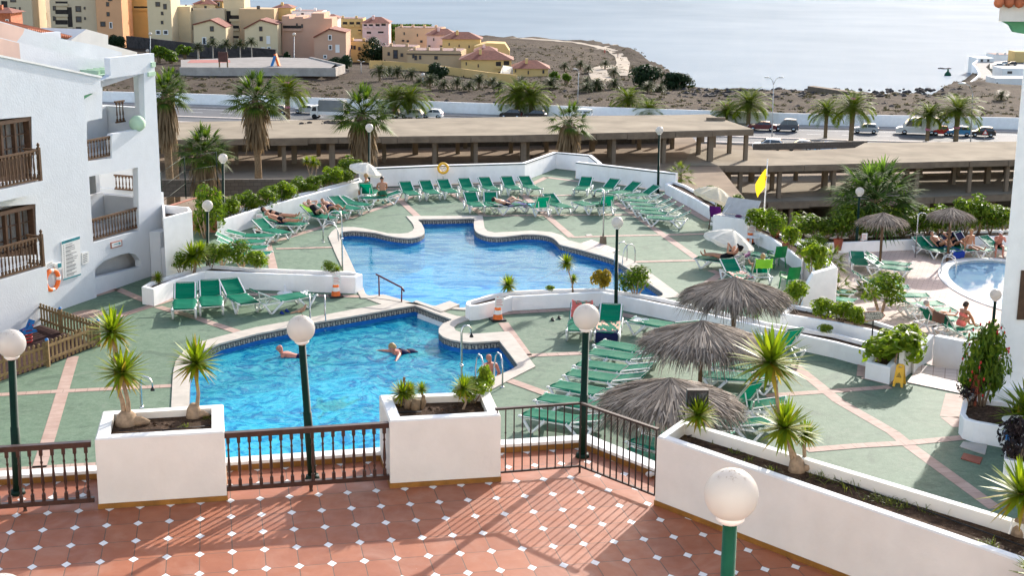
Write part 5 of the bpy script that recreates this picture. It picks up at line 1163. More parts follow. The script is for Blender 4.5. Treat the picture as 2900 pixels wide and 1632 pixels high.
m = MB(); m.upright(q, -.02, .02); m.build('panel', 'white_plastic', r); m = MB(); m.upright(q, .02, .024, [inset(q, .035)]); c0 = Vector(q[3]); m.bar((q[3][0]+.03, .025, q[3][1]+.03), (q[1][0]-.03, .025, q[1][1]-.03), .03, .006, 0, (0, 1, 0)); m.build('prohibition_mark', 'red_paint', r)
cx, cz = (q[0][0]+q[2][0])/2, (q[0][1]+q[2][1])/2; s_ = (q[0][1]-q[3][1]); m = MB(); m.ball((cx+.01, .024, cz+s_*.27), s_*.07, 8)
for a_, b_2 in (((0, .2), (-.02, -.05)), ((-.02, -.05), (.12, -.15)), ((.12, -.15), (.1, -.32)), ((-.02, -.05), (-.14, -.28)), ((0, .15), (.16, .05)), ((0, .15), (-.15, .08))): m.bar((cx+a_[0]*s_, .026, cz+a_[1]*s_), (cx+b_2[0]*s_, .026, cz+b_2[1]*s_), s_*.07, .004, 0, (0, 1, 0))
m.build('running_figure', 'ink', r)
# ---------------- lifebuoy post, flag, counter, chairs
b = G(1115, 467, ZD); r = thing('lifebuoy_stand', 'yellow lifebuoy on a thin post by the rear white wall', 'lifebuoy', b); h = V(1116, 423, b.y).z-b.z
m = MB(); m.tube([(0, 0, 0), (0, 0, h)], .025, 8); m.box(-.14, .14, -.02, .02, h-.02, h+.03); m.build('post', 'steel', r); m = MB(); m.tube([(.25*cos(2*pi*i/24), -.06, h+.25*sin(2*pi*i/24)) for i in range(25)], .065, 10); m.build('ring', 'yellow', r); m = MB(); m.tube([(-.28, -.06, h), (-.31, -.06, h-.25), (-.27, -.05, h-.55), (-.2, -.03, h-.8)], .012, 5); m.build('rope', 'white_plastic', r)
b = G(1921, 553, ZD); r = thing('flagpole', 'white flagpole with a limp yellow flag beside the right planter', 'flagpole', b); t = V(1931, 402, b.y)-b; m = MB(); m.tube([(0, 0, 0), tuple(t)], [.04, .025], 8); m.ball(t, .04, 8); m.build('pole', 'white_plastic', r)
m = MB(); n = 14; vs = []
for j in range(n+1):
    v = j/n
    for i in range(9):
        u_ = i/8; x = V(1930-2*v-u_*(5+24*min(1, v*1.9)*(1-.25*max(0, v-.7)/.3)), 418+v*44+u_*(10+28*v)+3*sin(u_*5), b.y)-b; vs.append((x.x, .07*sin(u_*6+v*5)+.05*sin(v*9), x.z))
m.add(vs, [(j*9+i, j*9+i+1, (j+1)*9+i+1, (j+1)*9+i) for j in range(n) for i in range(8)], 0, True); m.build('flag', 'flag_cloth', r); fabric('flag_cloth', (.85, .62, .03), .45)
b = G(1850, 598, ZD); r = thing('bar_counter', 'white cabinet with its glass lid propped open by the right planter', 'cabinet', b, RD(-38)); m = MB(); m.box(-.95, .75, -.35, .35, 0, .92); m.build('cabinet_body', 'white_wall', r)
m = MB(); m.box(-.9, .7, -.3, .3, .922, .94); m.build('inside', 'steel', r); m = MB(); m.box(-.9, .7, -.02, .02, 0, .8); o = m.build('lid', 'lid_glass', r); o.matrix_local = Matrix.Translation((0, .36, .94)) @ Matrix.Rotation(RD(-38), 4, 'X'); plain('lid_glass', (.45, .45, .44), .25, .1, 4)
m = MB(); m.tube([(-.6, -.2, .94), (-.6, .5, 1.3)], .015, 6); m.build('prop', 'white_plastic', r); m = MB(); m.ball((.1, 0, .96), .13, 12, 0, (1.2, .9, .5)); m.build('bowl', 'towel_plum', r)
def chair(label, cat, p, yaw, mat, legm, s=1, tall=.0):
    r = thing('plastic_chair', label, cat, p, yaw); m = MB(); m.box(-.24, .24, -.24, .24, .42+tall, .46+tall); m.build('seat', mat, r)
    m = MB(); vs = [(x*.25, .22+.12*z, .46+tall+z*.45) for z in (0, .5, 1) for x in (-1, -.5, 0, .5, 1)]; m.add([(x, y+.05*(1-abs(x)*4), z) for x, y, z in vs], [(j*5+i, j*5+i+1, j*5+i+6, j*5+i+5) for j in range(2) for i in range(4)], 0, True); m.add([(x, y+.03+.05*(1-abs(x)*4), z) for x, y, z in vs], [(j*5+i, j*5+i+1, j*5+i+6, j*5+i+5) for j in range(2) for i in range(4)], 0, True); m.build('backrest', mat, r)
    for x in (-1, 1):
        m = MB(); m.tube([(x*.27, -.24, .44+tall), (x*.29, -.2, .64+tall), (x*.29, .2, .68+tall)], .025, 6); m.build('armrest', legm, r)
        for y in (-1, 1): m = MB(); m.tube([(x*.23, y*.22, .44+tall), (x*.27, y*.27, 0)], .024, 6); m.build('leg', legm, r)
    r.scale = (s,)*3; return r
chair('tall wooden chair with a purple towel over its back by the counter', 'chair', G(1804, 576, ZD), RD(150), 'towel_plum2', 'brown_wood', 1.05, .12); fabric('towel_plum2', (.10, .015, .14), .1)
chair('green plastic chair with a white mark on its back, beside the right planter', 'chair', G(1953, 672, ZD), RD(-160), 'green_plastic', 'green_plastic'); chair('green plastic chair partly hidden by a bush at the right planter', 'chair', G(1985, 728, ZD), RD(200), 'green_plastic', 'green_plastic'); plain('green_plastic', (.01, .22, .06), .4)
def stool(label, p, w=.4, h=.42):
    r = thing('side_table', label, 'table', p); m = MB(); m.lathe([(0, h), (w*.5, h), (w*.52, h-.02), (w*.5, h-.04), (0, h-.04)], (0, 0, 0), 14); m.build('tabletop', 'white_plastic', r)
    for k in range(4): a = pi/4+pi/2*k; m = MB(); m.tube([(w*.35*cos(a), w*.35*sin(a), h-.04), (w*.5*cos(a), w*.5*sin(a), 0)], .022, 6); m.build('leg', 'white_plastic', r)
    return r
stool('white plastic stool beside the orange cone at the right planter', G(1896, 622, ZD), .5, .45); stool('low white table between the seated couple under the parasol', G(920, 496, ZD), .7, .42); stool('white folding table beside the purple chair', G(1828, 582, ZD), .6, .7); stool('small white table below the reading woman', G(1862, 668, ZD), .4, .4)
for x, y, l in ((600, 569, 'round white parasol base on the left deck, nearer to the bushes'), (626, 562, 'round white parasol base on the left deck, by the raised lounger'), (717, 741, 'round white parasol base behind the lounger seen from the side'), (1518, 788, 'round white parasol base behind the globe lamp on the front deck')):
    m = MB(); m.lathe([(.28, 0), (.29, .05), (.22, .09), (.05, .12), (.03, .34), (0, .34)], (0, 0, 0), 18); o = m.build('weighted_stand', 'white_plastic'); o.location = G(x, y, ZD); tag(o, l, 'stand')
def bin_(label, x, y, z, h):
    b = G(x, y, z); r = thing('litter_bin', label, 'bin', b); m = MB(); m.box(-.03, .03, -.03, .03, 0, h); m.build('post', 'brick_red', r); m = MB(); m.lathe([(.15, h-.05), (.23, h+.48), (.25, h+.5), (.2, h+.5), (.16, h)], (0, 0, 0), 4, 0, False); m.lathe([(.155, h-.05), (0, h-.05)], (0, 0, 0), 4, 0, False); m.build('basket', 'brick_red', r)
    m = MB(); m.lathe([(0, h+.40), (.21, h+.40)], (0, 0, 0), 4, 0, False); m.build('liner', 'black', r); return r
bin_('red slatted litter bin among the plants of the right deck planter', 1947, 622, ZD, .25); bin_('red litter bin hung before the hedge on the lower terrace', 2107, 638, ZP, .2); bin_('red slatted litter bin under the tall bush by the right building', 2452, 1022, ZD+.45, .42)
m = MB(); m.lathe([(.0, 0), (.1, 0), (.15, .26), (.16, .28), (.13, .28), (.12, .24), (0, .24)], (0, 0, 0), 14); o = m.build('flower_pot', 'terracotta'); o.location = G(1975, 628, ZD+.45); tag(o, 'small terracotta pot on the right deck planter', 'pot')
# floodlight, big ceramic pot, sandals, dove
b = G(1757, 1092, PT-.16); r = thing('floodlight', 'black floodlight box on a short post behind the small yucca', 'floodlight', b); q = V(1754, 1000, b.y)-b
m = MB(); m.tube([(0, 0, 0), (q.x, q.y+.05, q.z-.1)], .02, 6); m.build('post', 'black', r); m = MB(); m.box(q.x-.15, q.x+.15, q.y-.06, q.y+.05, q.z-.13, q.z+.12); m.build('housing', 'black', r); m = MB(); m.box(q.x-.13, q.x+.13, q.y-.064, q.y-.061, q.z-.11, q.z+.1); m.build('glass', 'glass_dark', r)
b = G(2560, 1135, ZD); r = thing('ceramic_pot', 'white ceramic pot with blue pattern at the right edge', 'pot', b); m = MB(); m.lathe([(.2, 0), (.33, .25), (.36, .5), (.3, .62), (.42, .78), (.45, .8), (.4, .8), (.3, .66)], (0, 0, 0), 22); m.build('pot_body', 'white_plastic', r); m = MB(); m.lathe([(.345, .3), (.366, .42), (.37, .5)], (0, 0, 0), 22); m.build('blue_band', 'blue_paint', r)
def sandals(label, x, y, mat, yaw, z=ZD):
    r = thing('sandals', label, 'sandals', G(x, y, z), yaw)
    for k, (dx, dy) in enumerate(((-.14, 0), (.16, .12))):
        m = MB(); m.ball((dx, dy, .03), .13, 12, 0, (.42, 1, .22)); m.tube([(dx-.05, dy+.03, .04), (dx, dy+.03, .1), (dx+.05, dy+.03, .04)], .02, 5); m.build('sandal', mat, r)
sandals('black sandals on the deck left of the towelled loungers', 1400, 806, 'black', .4); sandals('blue sandals below the lounger seen from the side', 718, 789, 'towel_blue', .8); sandals('dark shoes on the deck beside the flat lounger', 729, 583, 'black', 1.2); sandals('pale blue sandals on the deck behind the seated man', 970, 511, 'teal_cloth', .4); sandals('pale sandals in front of the teal towel', 1333, 523, 'towel_white', .4); sandals('dark sandals on the lower terrace by the round pool', 2355, 825, 'black', .9, ZP)
b = V(759, 793, G(786, 1205, ZT).y); r = thing('dove', 'brown dove perched on top of the globe lamp', 'bird', (b.x, b.y, b.z-.003), RD(10), None, .62)
m = MB(); m.tube([(-.21, 0, .075), (-.14, 0, .085), (-.08, 0, .1), (-.02, 0, .115), (.04, 0, .14), (.075, 0, .185), (.085, 0, .22), (.1, 0, .238), (.125, 0, .237)], [.006, .018, .035, .05, .052, .034, .023, .024, .008], 10); m.tube([(-.16, 0, .08), (-.26, 0, .058)], [.022, .016], 6, sq=.4); m.build('body', 'dove_feather', r)
for s_ in (-1, 1): m = MB(); m.tube([(.03, s_*.045, .15), (-.05, s_*.05, .12), (-.17, s_*.02, .085)], [.02, .03, .008], 8, sq=.5); m.build('wing', 'dove_feather', r); m = MB(); m.tube([(0, s_*.02, .08), (.005, s_*.02, 0), (.03, s_*.02, 0)], .005, 4); m.build('leg', 'red_metal', r)
m = MB(); m.tube([(.12, 0, .236), (.15, 0, .23)], [.006, .001], 5); m.build('beak', 'black', r); plain('dove_feather', (.24, .17, .12), .8, .3, 30)
# ---------------- plants
def blade(m, base, d, L, w, droop, mi=0, segs=3, fold=0):
    d = Vector(d).normalized(); s_ = d.cross(Vector((0, 0, 1))); s_ = s_.normalized() if s_.length > .01 else Vector((1, 0, 0)); vs = []
    for k in range(segs+1):
        t = k/segs; p = Vector(base)+d*L*t+Vector((0, 0, -droop*L*t*t)); ww = w*(min(1, .55+1.6*t) if t < .3 else (1-t)**.75*1.03+.02)
        vs += [p-s_*ww, p+s_*ww]
    m.add(vs, [(2*k, 2*k+1, 2*k+3, 2*k+2) for k in range(segs)], mi)
def rosette(m, c, R, n=70, seed=0, w=.028, dry=.16, lo=-.75):
    random.seed(seed)
    for k in range(n):
        z = lo+(1-lo)*((k+.5)/n)**.85; a = k*2.39996+random.uniform(-.2, .2); q = math.sqrt(max(0, 1-z*z)); d = Vector((q*cos(a), q*sin(a), z))
        L = R*random.uniform(1.1, 1.36)*(1 if z > -.3 else .85); blade(m, Vector(c)+d*R*.05, d, L, w*R/.5, .05+.12*max(0, .4-z), 1 if z < -.42 and random.random() < dry*5 or random.random() < dry*.3 else 0)
def yucca(name, label, base, stems, z, group=None, cat='plant', stump=0, seed=0, tr=.035, at=None):
    """base photo point on level z; stems: [(x,y,radius px)] rosette centres in the photo"""
    b = at or G(base[0], base[1], z); r = thing(name, label, cat, b, 0, group); pxm = b.y/FX
    for k, (x, y, R) in enumerate(stems):
        c = V(x, y, b.y+(k*.12 if k else 0))-b; mid = c*.5+Vector((.05*(-1)**k, 0, -.05)); m = MB()
        m.tube([(0, 0, -.05), tuple(mid*.5+Vector((.02, 0, .02))), tuple(mid), tuple(c*.8), tuple(c)], [tr*1.2, tr*.85, tr*.75, tr*.72, tr*.7], 10); m.build('stem', 'yucca_trunk', r)
        m = MB(); rosette(m, c, R*pxm, 104, seed*10+k, .055); m.build('leaves', ('yucca_leaf', 'yucca_dry'), r)
    if stump:
        m = MB(); random.seed(seed); m.tube([(0, 0, -.05), (.01, 0, .05), (.0, .01, .14), (0, 0, .2)], [stump*1.3, stump*1.25, stump, stump*.5], 12); m.tube([(0, 0, .02), (stump*1.7, -.02, .06), (stump*2.6, 0, .03)], [stump*.7, stump*.55, stump*.2], 8); m.build('stump', 'yucca_trunk', r)
    return r
sz = PT-.1
yucca('yucca', 'yucca with two heads on a swollen stump at the left of its planter box', (318, 1068), [(308, 938, 62), (282, 835, 60)], sz, None, 'plant', .13, 1, .04)
yucca('yucca', 'single headed yucca at the right of the planter with the swollen stump', (487, 1050), [(493, 914, 62)], sz, None, 'plant', .09, 2)
yucca('yucca', 'small bright yucca at the near corner of the long planter', (1756, 1100), [(1757, 1045, 48)], PT-.16, None, 'plant', .05, 3)
yucca('yucca', 'tall many headed yucca in the middle of the long planter', (2003, 1186), [(1974, 1078, 70), (1938, 912, 88), (2027, 1096, 40)], PT-.16, None, 'plant', .09, 4)
yucca('yucca', 'yucca with yellowed leaves at the right edge of the long planter', (2566, 1345), [(2572, 1245, 88)], PT-.16, None, 'plant', .1, 5)
yucca('yucca', 'spiky plant whose leaf tips show at the bottom right corner', (2600, 1475), [(2612, 1452, 62)], PT-.16, None, 'plant', 0, 6)
yucca('yucca', 'dark yucca clump against the right building wall', (2590, 1075), [(2590, 1040, 80), (2560, 1060, 50)], ZD+.45, None, 'plant', 0, 7)
yucca('yucca', 'slim young yucca in the curved planter before the main pool', (1441, 736), [(1425, 662, 25), (1443, 703, 14)], ZD+.4, None, 'plant', 0, 8, .03)
yucca('yucca', 'large yucca in the left planter beside the globe lamp', (487, 690), [(484, 645, 36), (505, 632, 27)], ZD+.5, None, 'plant', 0, 9, .05)
yucca('yucca', 'small yucca at the left tip of the left planter', (397, 714), [(397, 700, 17)], ZD+.5, None, 'plant', 0, 10)
yucca('yucca', 'small green yucca above the traffic cone in the left planter', (848, 689), [(848, 681, 15)], ZD+.5, None, 'plant', 0, 11)
yucca('dracaena', 'thin three stemmed plant with lime tops over the left hedge', (783, 470), [(771, 406, 13), (788, 409, 17), (800, 412, 9)], ZD+.6, None, 'plant', 0, 12, .03)
yucca('dracaena', 'spiky yellow green plant at the right back of its planter box', (1162, 1030), [(1166, 977, 34)], sz, None, 'plant', 0, 13, .02)
yucca('dracaena', 'thin young spiky plant beside the stumps in its planter box', (1063, 1025), [(1061, 980, 20)], sz, None, 'plant', 0, 14, .016)
yucca('dracaena', 'clump of short spiky leaves by the stumps in its planter box', (1010, 1020), [(1012, 990, 34), (1030, 985, 26)], sz, None, 'plant', 0, 15, .03)
yucca('cycad', 'grey green spiky rosette plant at the left of the curved planter', (1277, 738), [(1278, 718, 27)], ZD+.4, None, 'plant', 0, 16, .06)
yucca('yucca', 'leafy spiky clump behind the tall lamp on the left deck', (520, 566), [(522, 548, 26), (500, 572, 22)], ZD+.5, None, 'plant', 0, 17, .05)
def leaves_blob(m, c, r3, n, size, seed=0, clumps=9, mi=0, spread=.5):
    random.seed(seed); c = Vector(c); cl = []
    for k in range(clumps):
        d = Vector((random.gauss(0, 1), random.gauss(0, 1), random.gauss(0, 1))).normalized()*random.uniform(.35, .85); cl.append((Vector((d.x*r3[0], d.y*r3[1], d.z*r3[2])), random.uniform(.28, .55)))
    for k in range(n):
        o, q = random.choice(cl); d = Vector((random.gauss(0, 1), random.gauss(0, 1), random.gauss(0, 1)+.25)).normalized(); p = c+o+Vector((d.x*r3[0], d.y*r3[1], d.z*r3[2]))*q*random.uniform(.75, 1.08)
        if (p.z < c.z-r3[2]): continue
        nn = (d+Vector((random.uniform(-.7, .7), random.uniform(-.7, .7), random.uniform(-.2, .8)))).normalized(); a = nn.orthogonal().normalized(); a = Matrix.Rotation(random.uniform(0, 6.28), 3, nn) @ a; b = nn.cross(a); s_ = size*random.uniform(.6, 1.35)
        m.add([p-a*s_, p+b*s_*.42+nn*s_*.1, p+a*s_, p-b*s_*.42+nn*s_*.1], [(0, 1, 2, 3)], mi)
BV = {}
def bush(name, label, p, w, h, mat='bush_leaf', size=.07, n=900, group=None, stems=4, kind_='v1', cat='shrub', yaw=0, flowers=None):
    key = (name, mat, kind_)
    if key in BV:
        src = BV[key]; o = copy_tree(src, p, yaw, label, 1, group); o.scale = (w, w, h); return o
    r = thing(name, label, cat, p, yaw, group); r.scale = (w, w, h); sd = hash(kind_) % 97 if False else sum(map(ord, kind_+name+mat)) % 97
    m = MB(); leaves_blob(m, (0, 0, .56), (.5, .5, .46), n, size/max(w, .2), sd, 14)
    if flowers:
        random.seed(sd); k = len(m.v)
        for q in range(40): d = Vector((random.gauss(0, 1), random.gauss(0, 1), random.gauss(0, 1))).normalized()*.47; m.ball((d.x, d.y, .56+d.z*.95), .022, 6, 1)
    m.build('foliage', (mat, flowers) if flowers else mat, r); m = MB(); random.seed(sd)
    for k in range(stems): a = 2*pi*k/stems+random.random(); m.tube([(.03*cos(a), .03*sin(a), -.05), (.15*cos(a), .15*sin(a), .25), (.3*cos(a), .3*sin(a), .62)], [.028, .02, .01], 5)
    m.build('stems', 'yucca_trunk', r); BV[key] = r; return r
HG = 'leafy shrubs of the left hedge'
random.seed(11)
for k in range(15):                          # left hedge behind the sunbathers
    t = (k+.5)/15; x = 562+t*335; y = 552-t*100+4*sin(k*2.1); p = G(x, y, ZD+.55); s_ = random.uniform(.72, 1.1); random.seed(k+40)
    bush('hedge_shrub', 'yellow green leafy shrub in the hedge behind the left sunbathers', p, s_*1.25, s_*random.uniform(.75, 1.15), 'bush_leaf' if k % 3 else 'lime_leaf', .085, 900, HG, 4, 'h%d' % (k % 3), 'shrub', k*1.3)
for k in range(17):                          # hedge of the lower terrace
    t = (k+.5)/17; x = 2002+t*535; y = (591+(601-591)*min(1, t*5)-max(0, t-.2)*26)+2; p = G(x, y, ZP+.4); random.seed(k+70); s_ = random.uniform(1.15, 1.6)
    bush('hedge_shrub', 'dark green leafy shrub in the hedge along the lower terrace', p, s_*1.2, s_*random.uniform(.8, 1.25)*(.75 if t < .2 else 1), 'bush_leaf', .09, 900, 'leafy shrubs of the lower terrace hedge', 4, 'h%d' % (k % 3), 'shrub', k*2.1)
for x, y, w, h, mt, l, z in [
    (560, 668, 1.0, .85, 'lime_leaf', 'leafy lime shrub right of the lamp in the left planter', ZD+.5), (608, 673, 1.25, .95, 'bush_leaf', 'dense green shrub in the left planter near the stacked loungers', ZD+.5), (648, 680, .95, .8, 'lime_leaf', 'rounded lime shrub at the middle of the left planter', ZD+.5), (530, 676, .9, .9, 'bush_leaf', 'green shrub behind the lamp pole in the left planter', ZD+.5), (455, 690, .8, .8, 'bush_leaf', 'straggly shrub with red blossoms in the left planter', ZD+.5), (825, 690, .6, .5, 'bush_leaf', 'small leafy shrub in the left planter above the cone', ZD+.5),
    (518, 600, 1.5, 2.2, 'bush_leaf', 'tall leafy bush between the white box planter and the left lamp', ZD), (545, 575, 1.2, 1.6, 'lime_leaf', 'yellow green bush at the start of the left hedge', ZD),
    (1512, 730, .62, .72, 'croton_leaf', 'small yellow croton in the curved planter', ZD+.4), (1600, 745, 1.35, 1.0, 'bush_leaf', 'round dark green bush right of the lamp in the curved planter', ZD+.4), (1385, 735, .35, .25, 'lime_leaf', 'tiny green shrub in the curved planter', ZD+.4), (1890, 806, .6, .6, 'bush_leaf', 'thin shrub under the far thatched umbrella', ZD+.4), (2078, 842, .5, .35, 'lime_leaf', 'small yellow shrub in the narrow planter right of the umbrellas', ZD+.4),
    (2072, 808, .9, .8, 'lime_leaf', 'left one of three young shrubs behind the restaurant sign', ZD+.5), (2115, 815, .9, .8, 'lime_leaf', 'middle one of three young shrubs behind the restaurant sign', ZD+.5), (2153, 824, .8, .75, 'lime_leaf', 'right one of three young shrubs behind the restaurant sign', ZD+.5),
    (2240, 912, 2.0, 1.5, 'lime_leaf', 'large round bright green bush in the small white planter box', ZD+.4), (2284, 862, 1.2, 1.1, 'lime_leaf', 'bright green bush behind the round one by the stairs', ZD+.5), (2004, 775, 1.0, 1.0, 'lime_leaf', 'bright bush at the near end of the right deck planter', ZD+.4), (2045, 705, 1.1, 1.5, 'lime_leaf', 'tall lime bush at the corner of the right deck planter', ZD+.4), (2028, 660, .9, .9, 'bush_leaf', 'green bush above the tall lime bush', ZD+.4),
    (1848, 545, 1.1, .95, 'bush_leaf', 'green bush behind the counter with the glass lid', ZD+.4), (1905, 588, 1.4, 1.2, 'lime_leaf', 'bright leafy bush behind the white stool', ZD+.4), (1945, 600, 1.1, 1.2, 'bush_leaf', 'green bush behind the litter bin on the deck planter', ZD+.4), (1780, 505, 1.0, .7, 'bush_leaf', 'low shrub at the foot of the cream parasol', ZD+.4), (1820, 530, .9, .7, 'lime_leaf', 'low yellow shrub left of the flagpole', ZD+.4), (1985, 632, .8, 1.1, 'lime_leaf', 'leafy plant in the terracotta pot', ZD+.4),
    (2215, 790, 1.7, 1.6, 'bush_leaf', 'large dark broad leaved bush on the lower terrace', ZP+.1), (2060, 640, .9, .9, 'bush_leaf', 'bush at the bend of the lower terrace hedge', ZP+.4), (1190, 1015, .62, .4, 'lime_leaf', 'bright leafy shrub at the right end of its planter box', sz), (1220, 1000, .3, .55, 'lime_leaf', 'tall thin leafy shoot at the corner of its planter box', sz)]:
    bush('shrub', l, G(x, y, z), w, h, mt, .075, 1000, None, 4, 'a', 'shrub', x*.1)
for o in list(C.objects):
    if str(o.get('label', '')).startswith(('large round bright green bush', 'bright green bush behind')): o.location.z -= .42
leaf('croton_leaf', (.30, .24, .02), (.45, .30, .03), .4)
plain('blossom', (.55, .03, .03), .5)
bush('flowering_bush', 'tall bush with red blossoms in the curved planter by the right building', G(2470, 1020, ZD+.45), 1.25, 2.3, 'bush_leaf', .07, 2200, None, 5, 'r', 'bush', 1, 'blossom'); bush('dark_bush', 'dark burgundy leaved bush at the right edge of the deck', G(2556, 1190, ZD+.1), .9, 1.5, 'burgundy_leaf', .06, 900, None, 4, 'r', 'bush'); bush('dark_bush', 'burgundy shrub at the foot of the tall flowering bush', G(2440, 1020, ZD+.45), .7, .8, 'burgundy_leaf', .06, 900, None, 4, 'r', 'bush')
r = thing('tree_stumps', 'sawn dark stumps in the planter between the railings', 'stump', G(1045, 1030, sz)); m = MB()
for dx, dy, h, q in ((0, 0, .14, .07), (-.12, .05, .12, .06), (-.2, .22, .42, .022), (.1, .03, .2, .03)): m.tube([(dx, dy, -.02), (dx+.01, dy, h*.6), (dx+.02, dy+.01, h)], [q*1.15, q, q*.9], 9)
m.build('wood', 'trunk', r); m = MB(); m.tube([(-.3, -.2, 0), (-.1, -.19, .02), (.1, -.2, .02)], .012, 5); m.build('hose', 'black', r)
# grass tufts and drip hose in the long planter, weeds in the other boxes
m = MB(); random.seed(8)
def tuft(x, y, z, R, n): 
    p = G(x, y, z)
    for k in range(n): a = random.uniform(0, 6.28); e = random.uniform(.3, 1.4); blade(m, p+Vector((random.uniform(-R, R)*.5, random.uniform(-R, R)*.5, 0)), (cos(a)*cos(e), sin(a)*cos(e), sin(e)), R*random.uniform(.5, 1.1), .006, .5)
for x, y, R, n in ((1850, 1140, .16, 30), (1880, 1160, .14, 24), (1940, 1185, .16, 30), (2055, 1200, .22, 26), (2090, 1215, .26, 24), (2140, 1230, .28, 28), (2230, 1265, .26, 60), (2270, 1275, .2, 40), (2400, 1290, .3, 20), (2480, 1375, .2, 80), (2500, 1390, .18, 60), (2180, 1255, .2, 20), (1800, 1115, .12, 24), (2330, 1290, .22, 18)): tuft(x, y, PT-.16, R, n)
for x, y, R, n in ((465, 1074, .1, 40), (290, 1055, .1, 26), (380, 1045, .1, 22), (530, 1040, .14, 30), (520, 1055, .12, 26), (1225, 1030, .12, 16)): tuft(x, y, sz, R, n)
m.build('grass', 'grass_leaf')['kind'] = 'stuff'
P_ = [G(x, y, PT-.14) for x, y in ((1730, 1098), (1760, 1092), (1850, 1110), (2010, 1165), (2120, 1215), (2300, 1275), (2450, 1330), (2560, 1370), (2700, 1420))]; m = MB(); m.tube(P_, .009, 6); tag(m.build('drip_hose', 'black'), 'thin black drip hose along the soil of the long planter', 'hose')
P_ = [G(x, y, sz+.02) for x, y in ((300, 1085), (420, 1082), (530, 1072))]; m = MB(); m.tube(P_, .008, 6); tag(m.build('drip_hose', 'black'), 'black hose along the front of the planter with two yuccas', 'hose')
a, b = G(2538, 1345, PT-.1), V(2548, 1306, G(2538, 1345, PT-.1).y+.1); m = MB(); m.tube([a, b], .012, 6); tag(m.build('plastic_pipe', 'white_plastic'), 'short white pipe leaning on the back rim of the long planter', 'pipe')
m = MB(); m.ball((0, 0, .05), .05, 10, 0, (1.3, .9, .9)); m.tube([(.04, 0, .05), (.12, .01, .05)], [.03, .02], 8); o = m.build('plastic_cup', 'towel_white'); o.location = G(1634, 1202, ZT); tag(o, 'crumpled clear plastic cup lying behind the iron railing', 'cup')
# ---------------- palms
def fan_palm(name, label, p, R, H, skirt=0, seed=0, mat='palm_leaf', nl=34, trunk_r=.22, up=.15):
    random.seed(seed); r = thing(name, label, 'palm tree', p); c = Vector((0, 0, H)); m = MB()
    m.tube([(0, 0, -.5), (.05, 0, H*.3), (-.03, .03, H*.7), (0, 0, H)], [trunk_r*1.4, trunk_r*1.05, trunk_r*.95, trunk_r], 10); m.build('trunk', 'trunk', r); m = MB()
    for k in range(nl):
        z = -.55+1.5*((k+.5)/nl)+up*.5; a = k*2.39996+random.uniform(-.25, .25); q = math.sqrt(max(.02, 1-min(.98, abs(z))**2)); d = Vector((q*cos(a), q*sin(a), z)).normalized(); Lp = R*random.uniform(.42, .6)
        e = c+d*Lp+Vector((0, 0, -.1*Lp)); m.tube([c, c+d*Lp*.5, e], R*.011, 4, 0, False)
        s_ = d.cross(Vector((0, 0, 1))).normalized(); n2 = s_.cross(d); nb = 20; Lb = R*random.uniform(.46, .6)
        for i in range(nb):
            f = (i/(nb-1)*2-1)*1.75; dd = (d*cos(f)+s_*sin(f)+n2*(.14*(1-abs(f)))).normalized(); blade(m, e, dd, Lb*(1-.28*abs(f)/1.75)*random.uniform(.95, 1.12), R*.030, .26+.12*random.random()+.15*max(0, -z), 0, 3)
    m.build('crown', mat, r)
    if skirt:
        m = MB(); n = int(150+skirt*60)
        for k in range(n):
            a = random.uniform(0, 6.28); t = random.random(); z0 = H-.15-t*skirt*.75; q = trunk_r*1.0+R*.1*random.random(); L = random.uniform(.3, .6)*min(skirt, R*1.6); o = R*random.uniform(.12, .34)*(1-.35*t)
            P0 = Vector((q*cos(a), q*sin(a), z0)); vs = []; s2 = Vector((-sin(a+random.uniform(-.6, .6)), cos(a), 0)); w = R*random.uniform(.012, .05)
            for u_, ww in ((0, .5), (.25, 1), (.65, .9), (1, .1)): p_ = P0+Vector((cos(a)*o*u_**.6, sin(a)*o*u_**.6, -L*u_+.12*o*sin(u_*3))); vs += [p_-s2*w*ww, p_+s2*w*ww]
            m.add(vs, [(0, 1, 3, 2), (2, 3, 5, 4), (4, 5, 7, 6)])
        m.build('dead_skirt', 'dead_frond', r)
    return r
def at_ground(x, yc, Y, zg): t = V(x, yc, Y); return (t.x, t.y, zg), t.z-zg
for x, yc, Y, zg, R, sk, l, sd in [(642, 245, 112, -19.75, 2.75, 3.4, 'tall fan palm with a brown skirt rising left of the truck', 1), (912, 285, 112, -19.75, 2.95, 3.4, 'ragged fan palm with a long brown skirt left of the white parasol', 2), (1432, 305, 112, -19.75, 2.3, 2.6, 'small fan palm with a dry brown skirt behind the bent rear wall', 3),
                             (512, 378, 92, -19.75, 2.2, 3.6, 'stout fan palm with a thick straw skirt behind the left globe lamp', 4), (415, 235, 98, -19.75, 2.0, 3.2, 'fan palm partly hidden by the end of the left building', 5), (428, 205, 104, -19.75, 1.4, 0, 'farther fan palm peeping over the end of the left building', 6)]:
    p, H = at_ground(x, yc, Y, zg); fan_palm('fan_palm', l, p, R, H, sk, sd, 'palm_leaf', 36 if sd != 3 else 20, .26, .15)
p, H = at_ground(2200, 500, 68, -16.2); fan_palm('fan_palm', 'huge fan palm behind the small thatched umbrella', p, 2.65, H, 1.2, 9, 'fan_leaf', 46, .35, .1)
p, H = at_ground(1712, 440, 73, -13.5); fan_palm('fan_palm', 'young fan palm beyond the end of the rear wall', p, .95, H, 0, 12, 'date_leaf', 16, .1)
p, H = at_ground(2178, 735, 57, ZP); fan_palm('fan_palm', 'small bright fan palm among the lower terrace loungers', p, .85, H, 0, 13, 'date_leaf', 18, .09)
p, H = at_ground(2088, 655, 60, ZP+.3); fan_palm('fan_palm', 'low feathery palm left of the lower terrace lamp', p, .95, H, 0, 14, 'date_leaf', 20, .08)
